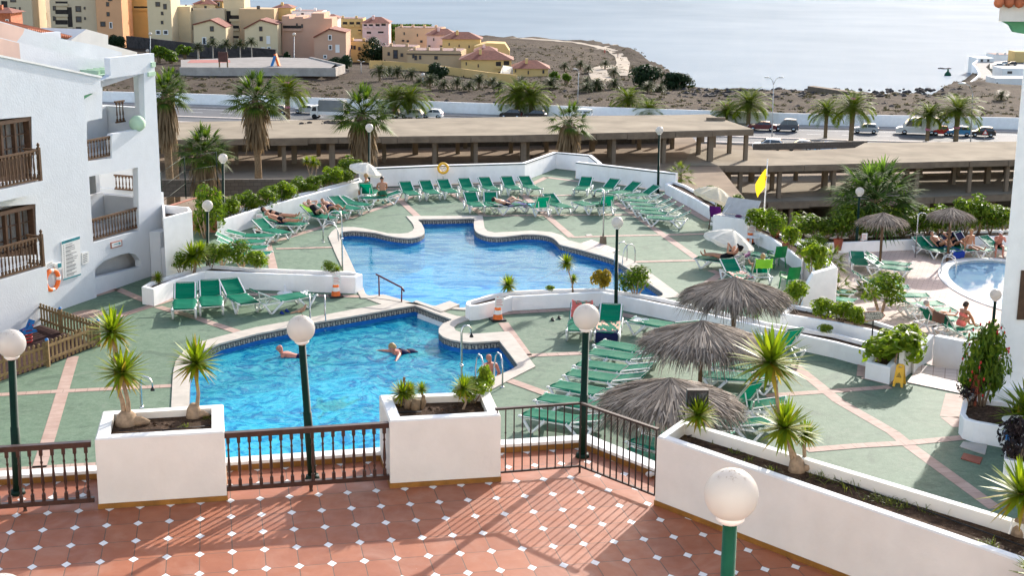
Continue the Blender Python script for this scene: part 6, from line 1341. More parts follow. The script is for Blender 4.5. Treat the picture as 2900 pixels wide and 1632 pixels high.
p, H = at_ground(2108, 725, 56, ZP); fan_palm('fan_palm', 'low lime palm behind the white sloping wall', p, .8, H, 0, 15, 'date_leaf', 16, .08)
p, H = at_ground(2020, 640, 60, ZD); fan_palm('fan_palm', 'low feathery palm on the deck side of the lower terrace', p, .8, H, 0, 16, 'date_leaf', 16, .08)
DPV = {}
def date_palm(name, label, p, R, H, var=0, group=None, mat='date_leaf', band=False, thin=1.0, trunkm='trunk'):
    key = (var, mat, trunkm)
    if key in DPV:
        s0, R0, H0 = DPV[key]; o = copy_tree(s0, p, (label.__len__()*1.7) % 6.28, label, 1, group)
        for ch in o.children:
            if ch.name.startswith('trunk'): ch.scale = (R/R0*thin, R/R0*thin, H/H0)
            else: ch.scale = (R/R0,)*3; ch.location = (0, 0, H)
    else:
        random.seed(var+20); o = thing(name, label, 'palm tree', p, 0, group); m = MB(); q = .055*R+.12; k = 12
        m.tube([(0, 0, -.5)]+[(0, 0, H*j/k) for j in range(1, k+1)]+[(0, 0, H+.15)], [q*1.2]+[q*(1+.07*(j % 2)+(.35 if j > k-3 else 0)) for j in range(1, k+1)]+[q*.8], 10); m.build('trunk', trunkm, o); m = MB(); nf = 54
        for f in range(nf):
            e = 1.35-1.75*((f+.5)/nf)**.9; a = f*2.39996+random.uniform(-.2, .2); L = R*random.uniform(.9, 1.12)*(1 if e < 1 else .85); P = []
            for j in range(10): t = j/9; ee = e-1.15*t*t*(.75+.25*cos(e)); P.append((t, ee))
            pts = [Vector((0, 0, 0))]; 
            for j in range(1, 10): ee = P[j][1]; pts.append(pts[-1]+Vector((cos(ee)*cos(a), cos(ee)*sin(a), sin(ee)))*L/9)
            m.tube(pts, [R*.012*(1-j/11) for j in range(10)], 3, 0, False); s_ = Vector((-sin(a), cos(a), 0))
            for j in range(1, 19):
                t = j/19; i = min(8, int(t*9)); c = pts[i].lerp(pts[i+1], t*9-i); d = (pts[i+1]-pts[i]).normalized(); ll = R*.36*math.sin(pi*(.12+.86*t))**.7
                for sg in (-1, 1): dd = (s_*sg*.85+d*.75+Vector((0, 0, .12))).normalized(); blade(m, c, dd, ll, R*.020, .25, 0, 2)
        c = m.build('crown', mat, o); c.location = (0, 0, H); DPV[key] = (o, R, H)
    if band:
        m = MB(); q = .06*R+.16; m.lathe([(q*1.1, H*.42), (q*1.1, H*.5)], (0, 0, 0), 12); m.build('pink_band', 'pink_paint', o)
    return o
plain('pink_paint', (.60, .20, .36), .7); plain('pale_trunk', (.42, .38, .33), .9, .2, 4)
DG = 'date palms along the road'
for k, (x, yc, yb, R, bd, l) in enumerate([(990, 252, 298, 50, 1, 'left of the pair behind the dark parked van'), (1030, 250, 298, 52, 0, 'right of the pair before the silver estate car'), (1300, 240, 292, 52, 0, 'left of the pair above the black cars'), (1334, 245, 293, 52, 0, 'right of the pair above the black cars'), (1578, 252, 291, 45, 0, 'by the road beyond the slab, upper of a pair'), (1630, 278, 300, 42, 0, 'with its trunk hidden by the slab edge, lower of a pair'),
                             (1824, 280, 310, 38, 0, 'low one left of the dark red car'), (1880, 262, 317, 52, 0, 'above the dark red parked car'), (2074, 280, 347, 44, 0, 'left of the pair between dark van and silver hatchback'), (2138, 272, 360, 56, 0, 'right of the pair before the silver hatchback'), (2330, 290, 355, 44, 1, 'in front of the white van with a pink band'), (2402, 280, 355, 58, 1, 'in front of the blue car with a pink band'), (722, 232, 300, 56, 1, 'behind the tall fan palm at left with a pink band')]):
    b = G(x+2, yb, ZR); pxm = b.y/FX; H = V(x, yc, b.y).z+R*.25*pxm*0-ZR
    date_palm('date_palm', 'roadside date palm '+l, (b.x, b.y, ZR), R*pxm*1.2, H, k % 3, DG, 'date_leaf', bd)
for k, (x, yc, yb, R) in enumerate([(955, 178, 205, 22), (1000, 180, 196, 20), (978, 178, 190, 16), (1035, 186, 204, 20), (1082, 200, 228, 20), (1116, 212, 226, 17), (1150, 206, 226, 17), (1180, 214, 230, 17), (1205, 200, 224, 20), (1055, 205, 216, 15), (1240, 205, 222, 16), (1420, 165, 180, 13), (1460, 160, 175, 13), (1480, 172, 184, 13), (1522, 160, 175, 13), (1545, 180, 195, 16), (1545, 210, 225, 20), (1475, 205, 226, 17), (1500, 210, 228, 20), (1475, 220, 232, 18), (1385, 210, 226, 22), (1310, 205, 224, 18), (1255, 215, 232, 18), (1630, 218, 232, 18), (1660, 222, 232, 15), (2518, 240, 252, 18), (505, 270, 262, 1)][:-1]):
    b = ray_ground(x, yb); pxm = b.y/FX; H = max(.4, V(x, yc, b.y).z-b.z)
    date_palm('date_palm', 'small date palm on the slope between the road and the ochre houses', (b.x, b.y, b.z), R*pxm*1.2, H, 3+k % 2, 'small date palms on the slope', 'far_palm')
leaf('far_palm', (.045, .07, .022), (.09, .115, .035), .3, .5)
for k, (x, yc, yb) in enumerate([(500, 118, 168), (537, 107, 167), (571, 110, 160), (605, 110, 154), (634, 105, 156)]):
    Y = 352; b = V(x, yb, Y); pxm = Y/FX; date_palm('royal_palm', 'slender pale trunked palm, one of a row on the paved plaza', (b.x, b.y, b.z), 19*pxm, V(x, yc, Y).z-b.z, 5, 'slender palms on the plaza', 'far_palm', False, .6, 'pale_trunk')
p, H = at_ground(1606, 188, 395, -33); fan_palm('fan_palm', 'fan palm with a brown skirt before the big dark round tree', p, 2.2, H, 3.5, 21, 'far_palm', 26, .3)
def tree(name, label, x, yc, yb, rx, ry, Y=None, mat='dark_leaf', seed=0, n=3200, group=None, cat='tree', sz_=.34):
    b = ray_ground(x, yb) if Y is None else V(x, yb, Y); pxm = b.y/FX; r = thing(name, label, cat, b, 0, group); h = V(x, yc, b.y).z-b.z; m = MB(); leaves_blob(m, (0, 0, h), (rx*pxm, rx*pxm*.8, ry*pxm), n, sz_, seed, 20); m.build('crown', mat, r)
    m = MB()
    for k in range(4): a = k*1.6; m.tube([(.1*cos(a), .1*sin(a), -.6), (.3*cos(a), .3*sin(a), h*.4), (rx*pxm*.4*cos(a), rx*pxm*.4*sin(a), h*.95)], [.28, .22, .08], 6)
    m.build('trunk', 'trunk', r); return r
for a in [('broad_tree', 'big round dark tree left of two on the shore', 1630, 190, 222, 48, 34), ('broad_tree', 'big round dark tree right of two on the shore', 1707, 205, 224, 38, 24), ('broad_tree', 'dark spreading tree before the ochre row houses', 940, 128, 158, 38, 30), ('broad_tree', 'dark bushy tree by the corner of the plaza', 858, 162, 180, 32, 22), ('broad_tree', 'dark round tree beside the long ochre wall', 1100, 180, 204, 27, 20), ('broad_tree', 'small round dark tree near the slope path', 1500, 216, 226, 14, 12), ('broad_tree', 'clipped dark tree on the plaza planter', 722, 145, 160, 9, 12), ('broad_tree', 'green bush at the end of the left roof', 297, 105, 128, 24, 18)]:
    tree(*a, seed=sum(map(ord, a[1])) % 50)
for k, (x, yc, yb, rx, ry) in enumerate([(895, 75, 90, 12, 14), (908, 88, 97, 10, 8), (985, 90, 104, 15, 15), (1062, 103, 112, 12, 13), (430, 140, 160, 22, 16), (465, 125, 150, 20, 12), (400, 130, 158, 20, 15), (1080, 102, 110, 8, 8), (1395, 190, 205, 12, 10), (1425, 195, 212, 10, 8)]): tree('garden_tree', 'small green tree among the distant houses', x, yc, yb, rx, ry, None if yb > 110 else 440+20*(x > 880), 'bush_leaf', k+60, 700, 'small trees among the distant houses', 'tree', .4)
# scrub on the coastal ground, banana plantation
m = MB(); random.seed(5); cnt = 0
while cnt < 2600:
    x, y = random.uniform(-120, 125), random.uniform(214, 520)
    if not inside(x, y, coast) or y < wall_y(x)+2 or (x < -20 and y > 300) or random.random() < .35: continue
    z = terrain_z(x, y); s_ = random.uniform(.2, .8)*(1.25 if random.random() < .12 else 1); cnt += 1
    for k in range(15 if y < 330 else 9):
        d = Vector((random.gauss(0, 1), random.gauss(0, 1), abs(random.gauss(0, .7)))).normalized(); p = Vector((x, y, z))+Vector((d.x, d.y, d.z*.6))*s_*random.uniform(.6, 1); a = Vector((random.uniform(-1, 1), random.uniform(-1, 1), random.uniform(-.3, 1))).normalized(); b = d.cross(a)*.5; q = s_*.42
        m.add([p-a*q, p+b*q, p+a*q, p-b*q], [(0, 1, 2, 3)])
o = m.build('scrub', 'scrub_leaf'); o['kind'] = 'stuff'
m = MB(); random.seed(6)
for k in range(900):
    x, y = random.uniform(978, 1082), random.uniform(66, 77); p = V(x, y, 560+random.uniform(0, 12)); a = random.uniform(0, 6.28); blade(m, p, (cos(a)*.6, sin(a)*.6, .9), 3.0, .5, .5)
m.build('banana_plants', 'palm_leaf')['kind'] = 'stuff'
m = MB(); random.seed(14); cnt = 0
while cnt < 330:                             # loose lava stones along the shore and by the wall
    t = random.random()
    if t < .45: x, y = random.uniform(1700, 2420), random.uniform(224, 245)
    else: x, y = random.uniform(860, 2500), random.uniform(225, 300)
    p = ray_ground(x, y); cnt += 1
    if p.y < wall_y(p.x)+1.5 or p.y > 700: continue
    s_ = random.uniform(.25, .95)*(1. if t < .45 else .55); vs = len(m.v); m.ball((p.x, p.y, p.z), s_, 6, 0, (random.uniform(.8, 1.6), random.uniform(.8, 1.3), random.uniform(.45, .8)))
    for i in range(vs, len(m.v)): v = m.v[i]; m.v[i] = (v[0]+random.uniform(-.2, .2)*s_, v[1]+random.uniform(-.2, .2)*s_, v[2]+random.uniform(-.2, .2)*s_)
m.sm = [False]*len(m.sm); m.build('lava_rocks', 'lava_stone')['kind'] = 'stuff'
# ---------------- unfinished concrete frames
def frame_slab(r, nm, front, back, ztop, thick, beam, mat='concrete_top'):
    F_ = [G2(x, y, ztop) for x, y in front]; B_ = [G2(x, y, ztop) for x, y in back]
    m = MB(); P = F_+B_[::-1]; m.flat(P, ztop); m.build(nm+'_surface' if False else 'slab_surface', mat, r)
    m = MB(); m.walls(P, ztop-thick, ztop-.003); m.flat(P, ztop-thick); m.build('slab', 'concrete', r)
    m = MB(); k = 0; random.seed(int(-ztop*10))
    for a, b in zip(F_, F_[1:]):
        a, b = Vector(a), Vector(b); L = (b-a).length; d = (b-a)/L; n = Vector((d.y, -d.x)); s_ = 0
        while s_ < L-.3:
            w = min(random.uniform(2.6, 4.2), L-s_); p, q = a+d*s_, a+d*(s_+w-.02); e = random.choice((.02, .10, .16)); bb = beam*random.choice((.85, 1, 1.12)); pts = [p+n*e, q+n*e, q-n*.3, p-n*.3]
            m.prism([(t.x, t.y) for t in pts], ztop-thick-bb*.55, ztop-.06-random.random()*.05, (), 0, True); s_ += w
    m.build('edge_beam', 'concrete', r); return F_, B_
def columns(r, F_, B_, rows, sp, z0, z1, w=.42, off=.6, proto=[None], mat='concrete'):
    tot = [0]
    for a, b in zip(F_, F_[1:]): tot.append(tot[-1]+hypot(b[0]-a[0], b[1]-a[1]))
    dF = (Vector(F_[-1])-Vector(F_[0])).normalized(); nn = Vector((-dF.y, dF.x)); k = int(tot[-1]/sp)
    for j, dep in enumerate(rows):
        for i in range(k+1):
            s_ = min(tot[-1]-.4, .5+i*sp+(.9*(j % 2)) + .5*sin(i*2.3+j)); q = 0
            while q < len(tot)-2 and tot[q+1] < s_: q += 1
            p = Vector(F_[q]).lerp(Vector(F_[q+1]), (s_-tot[q])/(tot[q+1]-tot[q]))+nn*(dep+off); ww = w*(1+.35*((i*7+j*3) % 4 == 0))
            m = None
            if proto[0] is None: m = MB(); m.box(-.5, .5, -.5, .5, 0, 1); o = proto[0] = m.build('column', mat, r)
            else: o = proto[0].copy(); C.objects.link(o); o.parent = r
            o.location = (p.x, p.y, z0); o.scale = (ww, ww, z1-z0); o.rotation_euler = (0, 0, .2)
r = thing('unfinished_building', 'long unfinished concrete slab on columns in front of the road', 'building')
Fa, Ba = frame_slab(r, 'roof', [(300, 354), (430, 352), (680, 348), (1000, 343), (1288, 340), (1500, 335), (1700, 330), (1895, 325)], [(300, 310), (440, 307), (680, 303), (1000, 299), (1288, 294), (1500, 291), (1700, 289), (1782, 287)], -16.7, .25, .62)
columns(r, Fa, Ba, (0, 4.6, 9.2, 13), 4.4, -19.75, -16.9, .36)
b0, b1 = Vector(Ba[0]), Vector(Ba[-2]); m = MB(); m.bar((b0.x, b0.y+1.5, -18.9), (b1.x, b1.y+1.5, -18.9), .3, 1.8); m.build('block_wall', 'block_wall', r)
def _blk(nm):  # block tones darkened to carry the shadow the left wall lies in
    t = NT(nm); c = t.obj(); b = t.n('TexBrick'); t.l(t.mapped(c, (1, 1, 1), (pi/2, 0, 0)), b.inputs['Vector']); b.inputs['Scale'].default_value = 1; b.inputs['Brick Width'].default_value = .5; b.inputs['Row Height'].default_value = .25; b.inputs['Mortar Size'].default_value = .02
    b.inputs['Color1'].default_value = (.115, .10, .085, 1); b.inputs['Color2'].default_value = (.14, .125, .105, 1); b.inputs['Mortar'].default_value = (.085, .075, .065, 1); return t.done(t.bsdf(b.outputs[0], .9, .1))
DEFS['block_wall'] = _blk
r = thing('unfinished_building', 'lower unfinished concrete frame with two open storeys at the right', 'building')
Fb, Bb = frame_slab(r, 'roof', [(1720, 416), (1745, 416), (1932, 417), (2150, 412), (2350, 407), (2546, 402), (2750, 397)], [(1740, 372), (1745, 372), (1990, 380), (2150, 372), (2176, 359), (2546, 356), (2750, 352)], -19.7, .25, .58)
columns(r, Fb, Bb, (0, 4.8, 9.6), 4.6, -22.9, -19.9, .36)
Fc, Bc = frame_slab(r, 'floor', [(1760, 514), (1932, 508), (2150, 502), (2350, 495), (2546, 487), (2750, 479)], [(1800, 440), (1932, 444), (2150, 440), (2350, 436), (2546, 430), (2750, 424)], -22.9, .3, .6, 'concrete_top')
columns(r, Fc, Bc, (0, 4.8, 9.6), 4.6, -25.7, -23.1, .36)
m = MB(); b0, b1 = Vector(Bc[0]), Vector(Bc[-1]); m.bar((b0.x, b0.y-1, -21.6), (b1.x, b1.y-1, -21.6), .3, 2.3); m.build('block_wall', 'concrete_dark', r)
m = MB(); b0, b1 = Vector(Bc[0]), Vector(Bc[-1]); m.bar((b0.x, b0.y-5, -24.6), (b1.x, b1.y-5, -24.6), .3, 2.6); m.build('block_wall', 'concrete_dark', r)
r = thing('block_parapet', 'low block wall below the parked cars at the end of the slab', 'wall'); m = MB(); a, b = V(1895, 374, 152), V(2180, 372, 155); m.bar((a.x, a.y, -20.95), (b.x, b.y, -20.95), .3, .7); m.build('wall_body', 'block_wall', r)
r = thing('block_retaining_wall', 'dark block retaining wall behind the left hedge and palms', 'wall'); m = MB(); a, b = V(380, 474, 94), V(1080, 468, 97); m.bar(a, b, .3, 1.15); m.build('wall_body', 'block_wall', r)
b = G(1800, 303, -16.7); m = MB()
for k in range(3): m.box(b.x+k*.62-.9, b.x+k*.62-.3, b.y-.2, b.y+.2, -16.7, -16.4)
tag(m.build('concrete_blocks', 'concrete'), 'row of loose concrete blocks lying on the long slab', 'blocks')
m = MB(); random.seed(4)
for k in range(70): p = G(random.gauss(860, 40), random.uniform(306, 312), -16.7); m.ball((p.x, p.y, -16.65), random.uniform(.05, .22), 6, 0, (1.5, 1, .7))
m.build('rubble', 'rock')['kind'] = 'stuff'
r = thing('chain_fence', 'thin dark chain link fence posts and wires beyond the left soil bed', 'fence'); P_ = [G(x, y, ZD) for x, y in ((410, 548), (468, 500), (548, 486), (640, 560))]
for p in P_[:3]: m = MB(); m.tube([p, p+Vector((0, 0, 2.1))], .03, 6); m.build('post', 'dark_green_paint', r)
m = MB()
for a, b in zip(P_[:3], P_[1:3]):
    for z in (2.08, 1.4, .75): m.tube([a+Vector((0, 0, z)), b+Vector((0, 0, z))], .012, 4)
m.build('wires', 'dark_green_paint', r)
# ---------------- vehicles
PAINT = {'silver': (.46, .48, .50), 'white': (.72, .72, .71), 'black': (.012, .013, .015), 'darkred': (.10, .012, .018), 'red': (.45, .02, .02), 'blue': (.02, .22, .48), 'grey': (.07, .08, .10), 'lightblue': (.25, .45, .62)}
for k, c in PAINT.items(): plain('paint_'+k, c, .25, .04, 1, 0, .6)
plain('tyre', (.015, .015, .016), .8); plain('canvas_grey', (.20, .21, .21), .8, .1, 1); plain('tail_light', (.4, .02, .02), .3)
def car(name, label, x, yb, lpx, col, typ='hatch', face=-1, z=ZR, cat='car'):
    """x, yb: photo point of the wheels' contact; lpx: length in photo units; face -1: front to the left"""
    p = G(x, yb, z); L = lpx*p.y/FX; yaw = -.21+(.0 if face < 0 else pi); r = thing(name, label, cat, (p.x, p.y, z), yaw); W = .86*min(L, 4.6)/4.1*.98
    H = {'hatch': 1.46, 'estate': 1.5, 'coupe': 1.38, 'suv': 1.85, 'van': 2.5, 'small_van': 1.8}[typ]; h = L/2
    # local x: front at -h
    if typ in ('van', 'small_van'):
        body = [(-h, .3), (-h, .85), (-h*.86, 1.05), (-h*.55, 1.15), (h, 1.15), (h, .3)]; cab = [(-h*.72, 1.1), (-h*.42, H*.92), (-h*.25, H), (h*.97, H), (h, 1.1)]
        wins = [((-h*.6, 1.25), (-h*.42, H*.86), (-h*.2, H*.86), (-h*.2, 1.25)), ((-h*.12, 1.3), (-h*.12, H*.84), (h*.15, H*.84), (h*.15, 1.3))]+([((h*.25, 1.25), (h*.25, H*.86), (h*.85, H*.86), (h*.85, 1.25))] if typ == 'small_van' else [])
    else:
        bl = .92 if typ != 'suv' else 1.05; body = [(-h, .28), (-h*1.0, .6), (-h*.93, .78), (-h*.45, bl), (h*.9, bl+.02), (h, bl-.12), (h*.99, .3)]
        rr = {'hatch': .93, 'estate': .96, 'coupe': .7, 'suv': .97}[typ]; cab = [(-h*.5, bl), (-h*.12, H*.97), (h*.12, H), (h*(rr-.22), H*.97), (h*rr, bl)]
        wins = [((-h*.36, bl+.04), (-h*.1, H*.92), (h*.1, H*.93), (h*.1, bl+.04)), ((h*.15, bl+.04), (h*.15, H*.93), (h*(rr-.27), H*.9), (h*(rr-.13), bl+.04))]
    m = MB(); m.upright(body, -W, W); n = len(cab); T = .80; vs = [(px, sg*(W*.97 if j in (0, n-1) else W*T), pz) for sg in (-1, 1) for j, (px, pz) in enumerate(cab)]
    m.add(vs, [tuple(range(n)), tuple(range(n, 2*n))[::-1]]+[(j, j+1, n+j+1, n+j) for j in range(n-1)]); m.build('body', 'paint_'+col, r)
    z0 = cab[0][1]; z1 = max(c_[1] for c_ in cab)
    def wy(zz): return W*.97-(W*.97-W*T)*(zz-z0)/(z1-z0)+.012
    for sg in (-1, 1):
        m = MB()
        for w_ in wins: m.add([(px, sg*wy(pz), pz) for px, pz in w_], [(0, 1, 2, 3)])
        m.build('side_windows', 'glass_dark', r)
    for i0, i1, nm in ((0, 1, 'windscreen'), (n-2, n-1, 'rear_window')):
        (ax, az), (bx, bz) = cab[i0], cab[i1]; d = Vector((bx-ax, bz-az)); nx = Vector((-d.y, d.x)).normalized()*(.012); m = MB()
        if nm == 'rear_window' and typ == 'van': continue
        q = [(ax+d.x*t+nx.x, sg*wy(az+d.y*t)*.88, az+d.y*t+nx.y) for t in (.08, .9) for sg in (-1, 1)]; m.add([q[0], q[1], q[3], q[2]], [(0, 1, 2, 3)]); m.build(nm, 'glass_dark', r)
    wr_ = .31 if typ not in ('van', 'suv') else .36
    for wx in (-h*.62, h*.62):
        for sg in (-1, 1):
            o = bpy.data.objects.new('wheel', None); C.objects.link(o); o.parent = r; o.location = (wx, sg*(W-.06), wr_)
            m = MB(); m.tube([(0, -.09, 0), (0, .09, 0)], wr_, 14); m.build('tyre', 'tyre', o); m = MB(); m.tube([(0, -.10, 0), (0, .10, 0)], wr_*.62, 10); m.build('rim', 'steel', o)
    for sg in (-1, 1):
        m = MB(); m.box(-h-.01, -h*.93, sg*W*.62-.13, sg*W*.62+.13, .58, .72); m.build('headlight', 'white_plastic', r); m = MB(); m.box(h*.93, h+.012, sg*W*.78-.1, sg*W*.78+.1, .62, .86); m.build('tail_light', 'tail_light', r)
    m = MB(); m.box(-h-.015, -h+.02, -W*.9, W*.9, .28, .42); m.box(h-.02, h+.015, -W*.9, W*.9, .3, .46); m.build('bumper', 'paint_'+(col if col != 'white' else 'white'), r); return r
PC = 'parked_car'
for a in [(PC, 'silver coupe parked by the white wall left of the truck', 771, 285, 62, 'silver', 'coupe', -1), (PC, 'dark red car almost hidden behind the tall fan palm', 700, 287, 50, 'darkred', 'hatch', -1), ('parked_van', 'dark van partly hidden behind the ragged fan palm', 982, 297, 48, 'grey', 'suv', -1), (PC, 'silver estate car behind the right date palm of its pair', 1036, 298, 58, 'silver', 'estate', -1), (PC, 'white hatchback at the right end of the left parked row', 1088, 297, 53, 'white', 'hatch', -1),
          (PC, 'black car left of two dark cars behind a pair of palms', 1286, 297, 56, 'black', 'hatch', -1), (PC, 'black hatchback right of two dark cars behind a pair of palms', 1346, 299, 58, 'black', 'hatch', -1), ('parked_van', 'small white van behind the dry fan palm', 1462, 303, 54, 'white', 'small_van', -1), (PC, 'dark red saloon parked right of the slab end', 1917, 328, 72, 'darkred', 'coupe', -1), ('parked_van', 'dark grey people carrier next to the dark red saloon', 1977, 330, 62, 'grey', 'suv', -1), (PC, 'silver hatchback parked alone beyond a pair of date palms', 2177, 335, 64, 'silver', 'hatch', -1),
          ('parked_van', 'large white van behind the pink banded palm', 2308, 338, 106, 'white', 'van', -1), (PC, 'red car just behind the white van', 2366, 341, 40, 'red', 'hatch', -1), (PC, 'bright blue hatchback at the right end of the road', 2411, 342, 62, 'blue', 'hatch', -1), (PC, 'black hatchback last in the row at right', 2471, 344, 62, 'black', 'hatch', -1)]: car(*a)
for a in [(PC, 'pale estate car nose in front of the slab end, lowest left', 1932, 376, 78, 'white', 'estate', -1, ZR), (PC, 'silver car in the lower row beside the kerb', 2012, 379, 68, 'silver', 'hatch', -1, ZR), (PC, 'light blue car roof showing above the lower slab', 2076, 383, 56, 'lightblue', 'hatch', -1, ZR), (PC, 'dark car roof showing above the lower slab, rightmost', 2142, 384, 54, 'black', 'hatch', -1, ZR), (PC, 'silver car seen between the columns under the long slab', 1567, 358, 60, 'silver', 'hatch', -1, ZR), (PC, 'white car seen between the columns near the rear lamp', 1656, 362, 56, 'white', 'hatch', -1, ZR)]: car(*a)
p = G(828, 299, ZR); r = thing('parked_truck', 'white truck with a grey canvas load bed', 'truck', p, -.21); m = MB(); m.upright([(-2.75, .45), (-2.8, 1.15), (-2.45, 2.05), (-1.55, 2.1), (-1.55, .45)], -.9, .9); m.build('cab', 'paint_white', r); m = MB()
for sg in (-1, 1): m.add([(-2.55, sg*.905, 1.25), (-2.32, sg*.905, 1.9), (-1.75, sg*.905, 1.9), (-1.75, sg*.905, 1.25)], [(0, 1, 2, 3)])
m.add([(-2.79, -.8, 1.25), (-2.79, .8, 1.25), (-2.5, .8, 1.98), (-2.5, -.8, 1.98)], [(0, 1, 2, 3)]); m.build('windows', 'glass_dark', r); m = MB(); m.box(-1.45, 2.75, -1, 1, .75, 1.25); m.build('load_bed', 'paint_white', r); m = MB(); m.box(-1.4, 2.7, -.97, .97, 1.25, 2.85); m.upright([(-1.4, 2.85), (2.7, 2.85), (2.6, 3.0), (-1.3, 3.0)], -.8, .8); m.build('canvas_cover', 'canvas_grey', r)
for wx in (-2.1, 1.6):
    for sg in (-1, 1): m = MB(); m.tube([(wx, sg*.85-.12, .4), (wx, sg*.85+.12, .4)], .4, 14); m.build('wheel', 'tyre', r)
# ---------------- street lamps and the road sign
def street_lamp(label, base, top, arms, pr=.07):
    b, t = Vector(base), Vector(top)-Vector(base); r = thing('street_lamp', label, 'street lamp', b); m = MB(); m.tube([(0, 0, -.3), tuple(t*.5), tuple(t)], [pr*1.3, pr, pr*.8], 8); m.build('pole', 'pole_grey', r)
    for dx, dz in arms:
        m = MB(); m.tube([tuple(t), tuple(t+Vector((dx*.25, 0, dz*.75))), tuple(t+Vector((dx*.7, 0, dz)))], pr*.6, 6); m.build('arm', 'pole_grey', r); m = MB(); q = t+Vector((dx*.85, 0, dz)); m.ball(q, abs(dx)*.22+.05, 10, 0, (1.3, .6, .35)); m.build('lamp_head', 'white_plastic', r)
plain('pole_grey', (.45, .46, .46), .5, .05)
b = G(1942, 346, ZR); street_lamp('tall double armed street lamp right of the dark cars', b, V(1946, 212, b.y), ((1.2, 1.0), (-1.2, 1.0))); b = G(2442, 356, ZR); street_lamp('street lamp with one arm beside the black hatchback', b, V(2447, 235, b.y), ((-1.9, 1.4),)); b = ray_ground(1453, 262); street_lamp('street lamp with one arm above the dry fan palm', b, V(1456, 182, b.y), ((-.8, .6),))
b = ray_ground(909, 185); street_lamp('double globe street lamp on the slope at the left', b, V(908, 158, b.y), ((-.7, .6), (.7, .3)))
for x, yb, yt, l in ((740, 170, 86, 'thin lamp post on the plaza before the salmon building'), (822, 192, 170, 'low globe lamp by the rock wall of the plaza'), (1064, 208, 188, 'low globe lamp among the slope palms'), (378, 140, 85, 'lamp post left of the yellow cream block'), (371, 150, 128, 'globe lamp on the parapet of the left building')): b = V(x, yb, 350) if yb < 195 else ray_ground(x, yb); r = globe_lamp(l, b, V(x, yt, b.y), .42, .09, 'pole_grey'); r['group'] = 'distant lamp posts'
b = G(2477, 352, ZR); r = thing('road_sign', 'small triangular warning road sign at the right end of the road', 'sign', b, -.1); h = V(2477, 332, b.y).z-b.z; m = MB(); m.tube([(0, 0, 0), (0, 0, h)], .04, 6); m.build('post', 'pole_grey', r); m = MB(); m.upright([(-.42, h-.35), (.42, h-.35), (0, h+.4)], -.06, -.04); m.build('panel', 'red_paint', r); m = MB(); m.upright([(-.27, h-.26), (.27, h-.26), (0, h+.22)], -.07, -.061); m.build('face', 'white_plastic', r)
qq = G(2376, 173, ZSEA); m = MB(); random.seed(2)
for k in range(16): m.ball((qq.x+random.uniform(-2.2, 2.2), qq.y+random.uniform(-1, 1), ZSEA+.05), random.uniform(.25, .6)*(1.3 if k % 5 == 0 else 1), 6, 0, (1.7, 1, .7))
m.sm = [False]*len(m.sm); m.build('sea_rock', 'lava_stone')['kind'] = 'structure'
m = MB(); a, b = G(2030, 226, -35), G(2165, 236, -34.6); m.bar((a.x, a.y-4, -34.8), (b.x, b.y-4, -35.3), 2.2, 2.4); tag(m.build('breakwater_wall', 'concrete'), 'straight grey concrete wall on the shore before the sea', 'wall')
# ---------------- distant town
def tint(n, c):
    c = tuple(min(.85, x*1.12) for x in c); plain(n, c, .9, .05, .3, 0, .1, stain=.12, scol=tuple(x*.6 for x in c)); return n
BEIGE = tint('town_beige', (.52, .43, .30)); CREAM = tint('town_cream', (.62, .50, .32)); ORANGE = tint('town_orange', (.60, .33, .18)); OCHRE = tint('town_ochre', (.60, .40, .16)); YEL = tint('town_yellow', (.60, .42, .18)); SALM = tint('town_salmon', (.50, .31, .22)); PINK = tint('town_pink', (.66, .48, .45)); WH = tint('town_white', (.72, .70, .67)); PEACH = tint('town_peach', (.60, .40, .24)); SAND = tint('town_sand', (.46, .33, .20))
plain('town_roof', (.21, .072, .047), .85, .25, 1.5); plain('town_dark', (.035, .028, .024), .8, .3, .5); plain('town_trim', (.10, .075, .055), .8); plain('town_roof_brown', (.22, .13, .115), .9, .2, .7)
plain('town_glass', (.05, .06, .075), .15, .3, .8, 0, .6)
